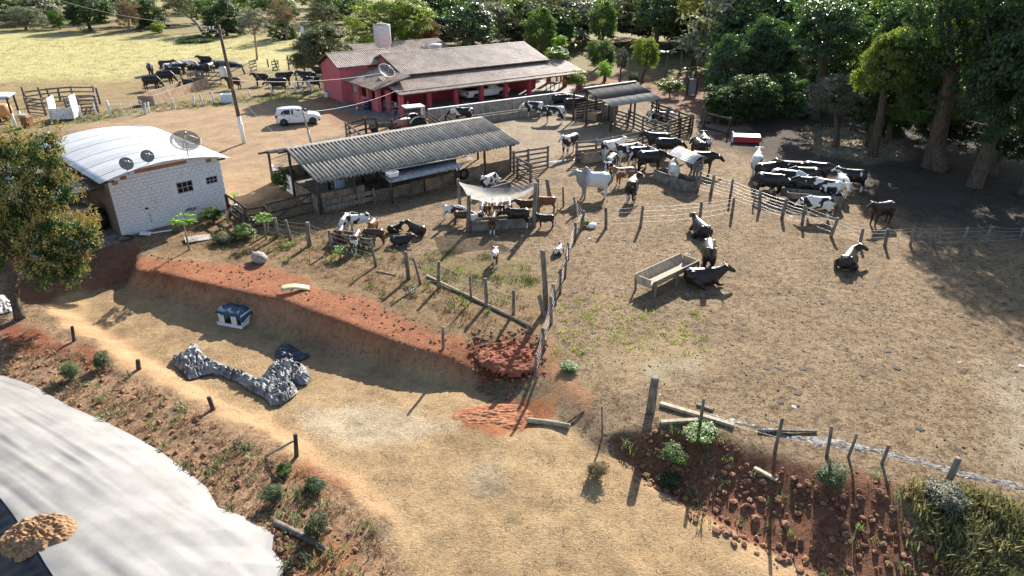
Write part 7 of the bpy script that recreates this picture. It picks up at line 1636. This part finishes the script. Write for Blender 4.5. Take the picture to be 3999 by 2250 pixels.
# ================================================================ water and wet mud
def strip(name, pts, widths, mat, dz, label):
    Wp = [PD(a, b) for a, b in pts]; fine = []; wf = []
    for i in range(len(Wp)-1):
        k = 10
        for j in range(k): f = j/k; fine.append(Wp[i].lerp(Wp[i+1], f)); wf.append(widths[i]*(1-f)+widths[i+1]*f)
    fine.append(Wp[-1]); wf.append(widths[-1]); rows = []
    for i, p in enumerate(fine):
        d = (fine[min(i+1,len(fine)-1)]-fine[max(i-1,0)]); d.z = 0; d.normalize(); nrm = Vector((-d.y,d.x,0)); w1 = wf[i]*(.7+.7*mnoise.noise(Vector((i*.3,1,0)))); w2 = wf[i]*(.7+.7*mnoise.noise(Vector((i*.3,9,0)))); row = []
        for k in range(7):
            f = k/6; q = p+nrm*(w1*(1-f)-w2*f); row.append((q.x, q.y, T(q.x,q.y)+dz*(1 if 0 < k < 6 else -.2)))
        rows.append(row)
    m = MB(); m.rings(rows, False, closed=False); return tag(m.build(name, mat), label, kind='structure')
N = NT('wet_mud'); co = N.coord('Object'); n1 = N.noise(5,5,.7,co,.5); n2 = N.noise(1.5,3,.6,co)
N.base(N.ramp(n1,[(.42,(.035,.028,.022)),(.62,(.2,.19,.18))])); N.l(N.ramp(n1,[(.4,(.8,.8,.8)),(.6,(.3,.3,.3))]), N.b.inputs['Roughness']); N.b.inputs['Specular IOR Level'].default_value = .4; N.bump(n1,1.0,.12); M['wet_mud'] = N.m
strip('muddy_ditch', [(1785,1043),(1850,1060),(1950,1086),(2010,1102),(2100,1116),(2180,1128),(2300,1156),(2400,1188),(2575,1226),(2700,1255)], [.06,.16,.2,.24,.36,.22,.18,.26,.2,.2], M['wet_mud'], .02, 'wet pale mud in the drainage ditch')
N = NT('puddle'); N.base((.12,.105,.09)); N.set(Roughness=.06); n1 = N.noise(3,3,.6,N.coord('Object')); N.bump(n1,.08,.02); M['puddle'] = N.m
strip('puddle', [(1330,415),(1365,409),(1395,406),(1430,402),(1452,400)], [.25,.5,.55,.35,.1], M['puddle'], .016, 'shallow puddle at the yard opening')

# ================================================================ ground cover
def pick(n, poly, seed, dens=None):
    """random ground points inside a display-pixel polygon, even over the ground"""
    r = np.random.default_rng(seed); W_ = np.array([(p.x,p.y) for p in (D(a,b,-.3) for a,b in poly)]); lo, hi = W_.min(0), W_.max(0); out = []
    while len(out) < n:
        q = r.uniform(lo, hi, (4000,2)); ins = np.zeros(len(q), bool)
        for i in range(len(W_)):
            a = W_[i]; b = W_[(i+1) % len(W_)]; ins ^= ((a[1] > q[:,1]) != (b[1] > q[:,1])) & (q[:,0] < (b[0]-a[0])*(q[:,1]-a[1])/((b[1]-a[1]) or 1e-9)+a[0])
        q = q[ins]; k = vnoise(q[:,0],q[:,1],.9,seed+50) if dens else np.ones(len(q)); q = q[k > (dens or 0)*r.random(len(q))*1.0] if not dens else q[k+.25*r.random(len(q)) > dens]; out += q.tolist()
    return np.array(out[:n])
def Tz(q): return np.array([T(a,b) for a,b in q])
def tufts(name, label, spots, blades, hgt, spread, mat, seed):
    """clumps of thin upright blades"""
    r = np.random.default_rng(seed); n = len(spots); z = Tz(spots); m = n*blades
    b = np.repeat(np.column_stack([spots, z-.01]), blades, 0)+np.column_stack([r.normal(0,spread*.35,m), r.normal(0,spread*.35,m), np.zeros(m)])
    s = np.repeat(r.uniform(.5,1.3,n), blades)*hgt*r.uniform(.5,1.2,m); an = r.uniform(0,6.28,m); ln = r.uniform(.15,.8,m); tip = b+np.column_stack([np.cos(an)*ln*s, np.sin(an)*ln*s, s]); mid = (b+tip)/2+np.column_stack([-np.cos(an)*.1*s, -np.sin(an)*.1*s, .12*s]); w = (.012+.035*s)[:,None]*np.column_stack([-np.sin(an), np.cos(an), np.zeros(m)])
    V = np.stack([b-w*.5, mid-w, tip, mid+w], 1).reshape(-1,3); return tag(link(name, arrmesh(name, V, np.arange(m*4).reshape(-1,4), mat, False, {'rnd': ('FACE','FLOAT',np.clip(np.repeat(r.random(n),blades)*.6+r.random(m)*.4,0,1))})), label, None, None, 'stuff')
TERR = [(0,830),(180,860),(350,935),(525,1035),(745,1150),(930,1290),(1010,1449),(730,1449),(690,1320),(560,1250),(400,1110),(180,1000),(0,930)]
BANK = [(420,600),(560,560),(760,580),(1000,640),(1300,740),(1370,840),(1180,850),(1000,780),(760,690),(560,650)]
RUBB = [(1540,1110),(1700,1085),(2000,1170),(2575,1300),(2700,1449),(2080,1449),(1760,1290),(1600,1200)]
tufts('weeds', 'green weeds scattered over the berm terrace', pick(90,TERR,1,.55), 14, .26, .26, LM['bush'], 1); tufts('weeds', 'dry grass tufts over the berm terrace', pick(520,TERR,2,.45), 10, .15, .22, LM['dry'], 2)
tufts('weeds', 'green weeds along the trench fence', pick(80,BANK,3,.6), 14, .24, .3, LM['mid'], 3); tufts('weeds', 'dry grass tufts along the trench fence', pick(520,BANK,4,.45), 10, .15, .25, LM['dry'], 4)
tufts('weeds', 'green patch of weeds in the calf pen', pick(120,[(1060,650),(1180,640),(1350,690),(1360,740),(1240,730),(1100,690)],5,.5), 12, .14, .4, LM['olive'], 5)
tufts('weeds', 'weeds on the rubble bank', pick(60,RUBB,6,.6), 14, .26, .3, LM['bush'], 6); tufts('weeds', 'weeds at the bottom right corner', pick(230,[(2260,1230),(2600,1290),(2700,1500),(2400,1430)],7,.35), 22, .32, .35, LM['pasture'], 7)
tufts('grass', 'green tufts in the open corral', pick(120,[(1380,780),(1500,760),(1760,800),(1800,900),(1500,940),(1390,900)],8,.5), 14, .1, .3, LM['yellow'], 8)
tufts('grass', 'pasture grass in the far left field', pick(2200,[(0,100),(730,110),(700,150),(400,170),(300,210),(0,225)],9), 8, .2, .9, LM['pasture'], 9)
tufts('grass', 'grass strip beyond the store', pick(800,[(60,330),(240,315),(370,292),(600,272),(830,240),(830,222),(600,252),(370,272),(200,300)],10), 12, .16, .3, LM['olive'], 10)
tufts('straw', 'dry straw litter over the corral soil', pick(6500,[(1380,700),(1900,560),(2575,700),(2700,1290),(2000,1150),(1550,1060),(1400,900)],11,.4), 3, .05, .18, LM['straw'], 11)
tufts('straw', 'dry straw litter over the trench floor and driveway', pick(3200,[(350,760),(700,880),(1230,1000),(1500,1130),(1980,1449),(1080,1449),(745,1120),(400,930)],12,.3), 3, .035, .18, LM['straw'], 12)
tufts('straw', 'dry straw litter round the calf pens', pick(4500,[(760,600),(1100,560),(1400,480),(1850,480),(1800,600),(1400,700),(1000,680)],13,.35), 3, .05, .18, LM['straw'], 13)
def stones(name, label, spots, rmin, rmax, mat, seed, flat=.7):
    r = np.random.default_rng(seed); bm = bmesh.new(); bmesh.ops.create_icosphere(bm, subdivisions=1, radius=1.0); bv = np.array([v.co[:] for v in bm.verts]); bf = np.array([[v.index for v in f.verts] for f in bm.faces]); bm.free()
    z = Tz(spots); VV = []; FF = []
    for i, (x, y) in enumerate(spots):
        s = rmin+(rmax-rmin)*r.random()**2.2; q = bv*r.uniform(.7,1.25,(len(bv),1))*s*np.array([1,r.uniform(.65,1.1),flat*r.uniform(.7,1.1)]); a = r.uniform(0,6.28); q = np.stack([q[:,0]*math.cos(a)-q[:,1]*math.sin(a)+x, q[:,0]*math.sin(a)+q[:,1]*math.cos(a)+y, q[:,2]+z[i]+s*flat*.35],1); VV.append(q); FF.append(bf+i*len(bv))
    return tag(link(name, arrmesh(name, np.concatenate(VV), np.concatenate(FF), mat, False)), label, None, None, 'stuff')
stones('rubble', 'red clods and stones tumbling down the rubble bank', pick(700,RUBB,21,.4), .03, .15, M['clod'], 21); stones('rubble', 'red clods on the berm terrace by the film edge', np.concatenate([pick(420,TERR,22,.4), pick(160,[(560,1265),(640,1290),(760,1330),(780,1449),(715,1449),(690,1340)],23)]), .025, .12, M['clod'], 22)
stones('rubble', 'red clods on the loose soil pile', pick(420,[(1175,850),(1330,840),(1380,880),(1370,950),(1240,985),(1190,930)],24), .03, .12, M['clod'], 24)
stones('rubble', 'small clods along the lip of the cut bank', pick(300,[(360,650),(700,700),(1000,800),(1180,870),(1230,960),(1000,870),(740,765),(500,712)],26,.4), .02, .08, M['clod'], 26)
DG = rough_mat('dung_dark', (.022,.017,.013), (.07,.055,.042), 12, .8, .5); DP = rough_mat('dung_pale', (.22,.2,.18), (.42,.4,.37), 12, .8, .5)
COR = [(1380,560),(1750,560),(2100,640),(2575,880),(2575,1210),(2100,1090),(1600,1010),(1420,830)]
stones('dung', 'dark dung pats over the corral', pick(150,COR,31,.35), .04, .17, DG, 31, .16); stones('dung', 'dried pale dung pats over the corral', pick(26,COR,32,.3), .05, .15, DP, 32, .16); stones('dung', 'dark dung crumbs over the corral', pick(1500,COR,33,.35), .015, .05, DG, 33, .6)
LIT = [(2020,325),(2120,318),(2240,340),(2300,395),(2180,420),(2040,400)]
r_ = np.random.default_rng(90); q = pick(2600,LIT,91); V = leaves(np.column_stack([q, Tz(q)+.04]), np.tile([0,0,1.],(len(q),1)), .2, r_, .5, .45); tag(link('leaf_litter', arrmesh('leaf_litter', V, np.arange(len(V)).reshape(-1,4), LM['dry'], False, {'rnd': ('FACE','FLOAT',r_.uniform(.4,1,len(q)))})), 'dry fallen leaves under the silvery olive tree', None, None, 'stuff')
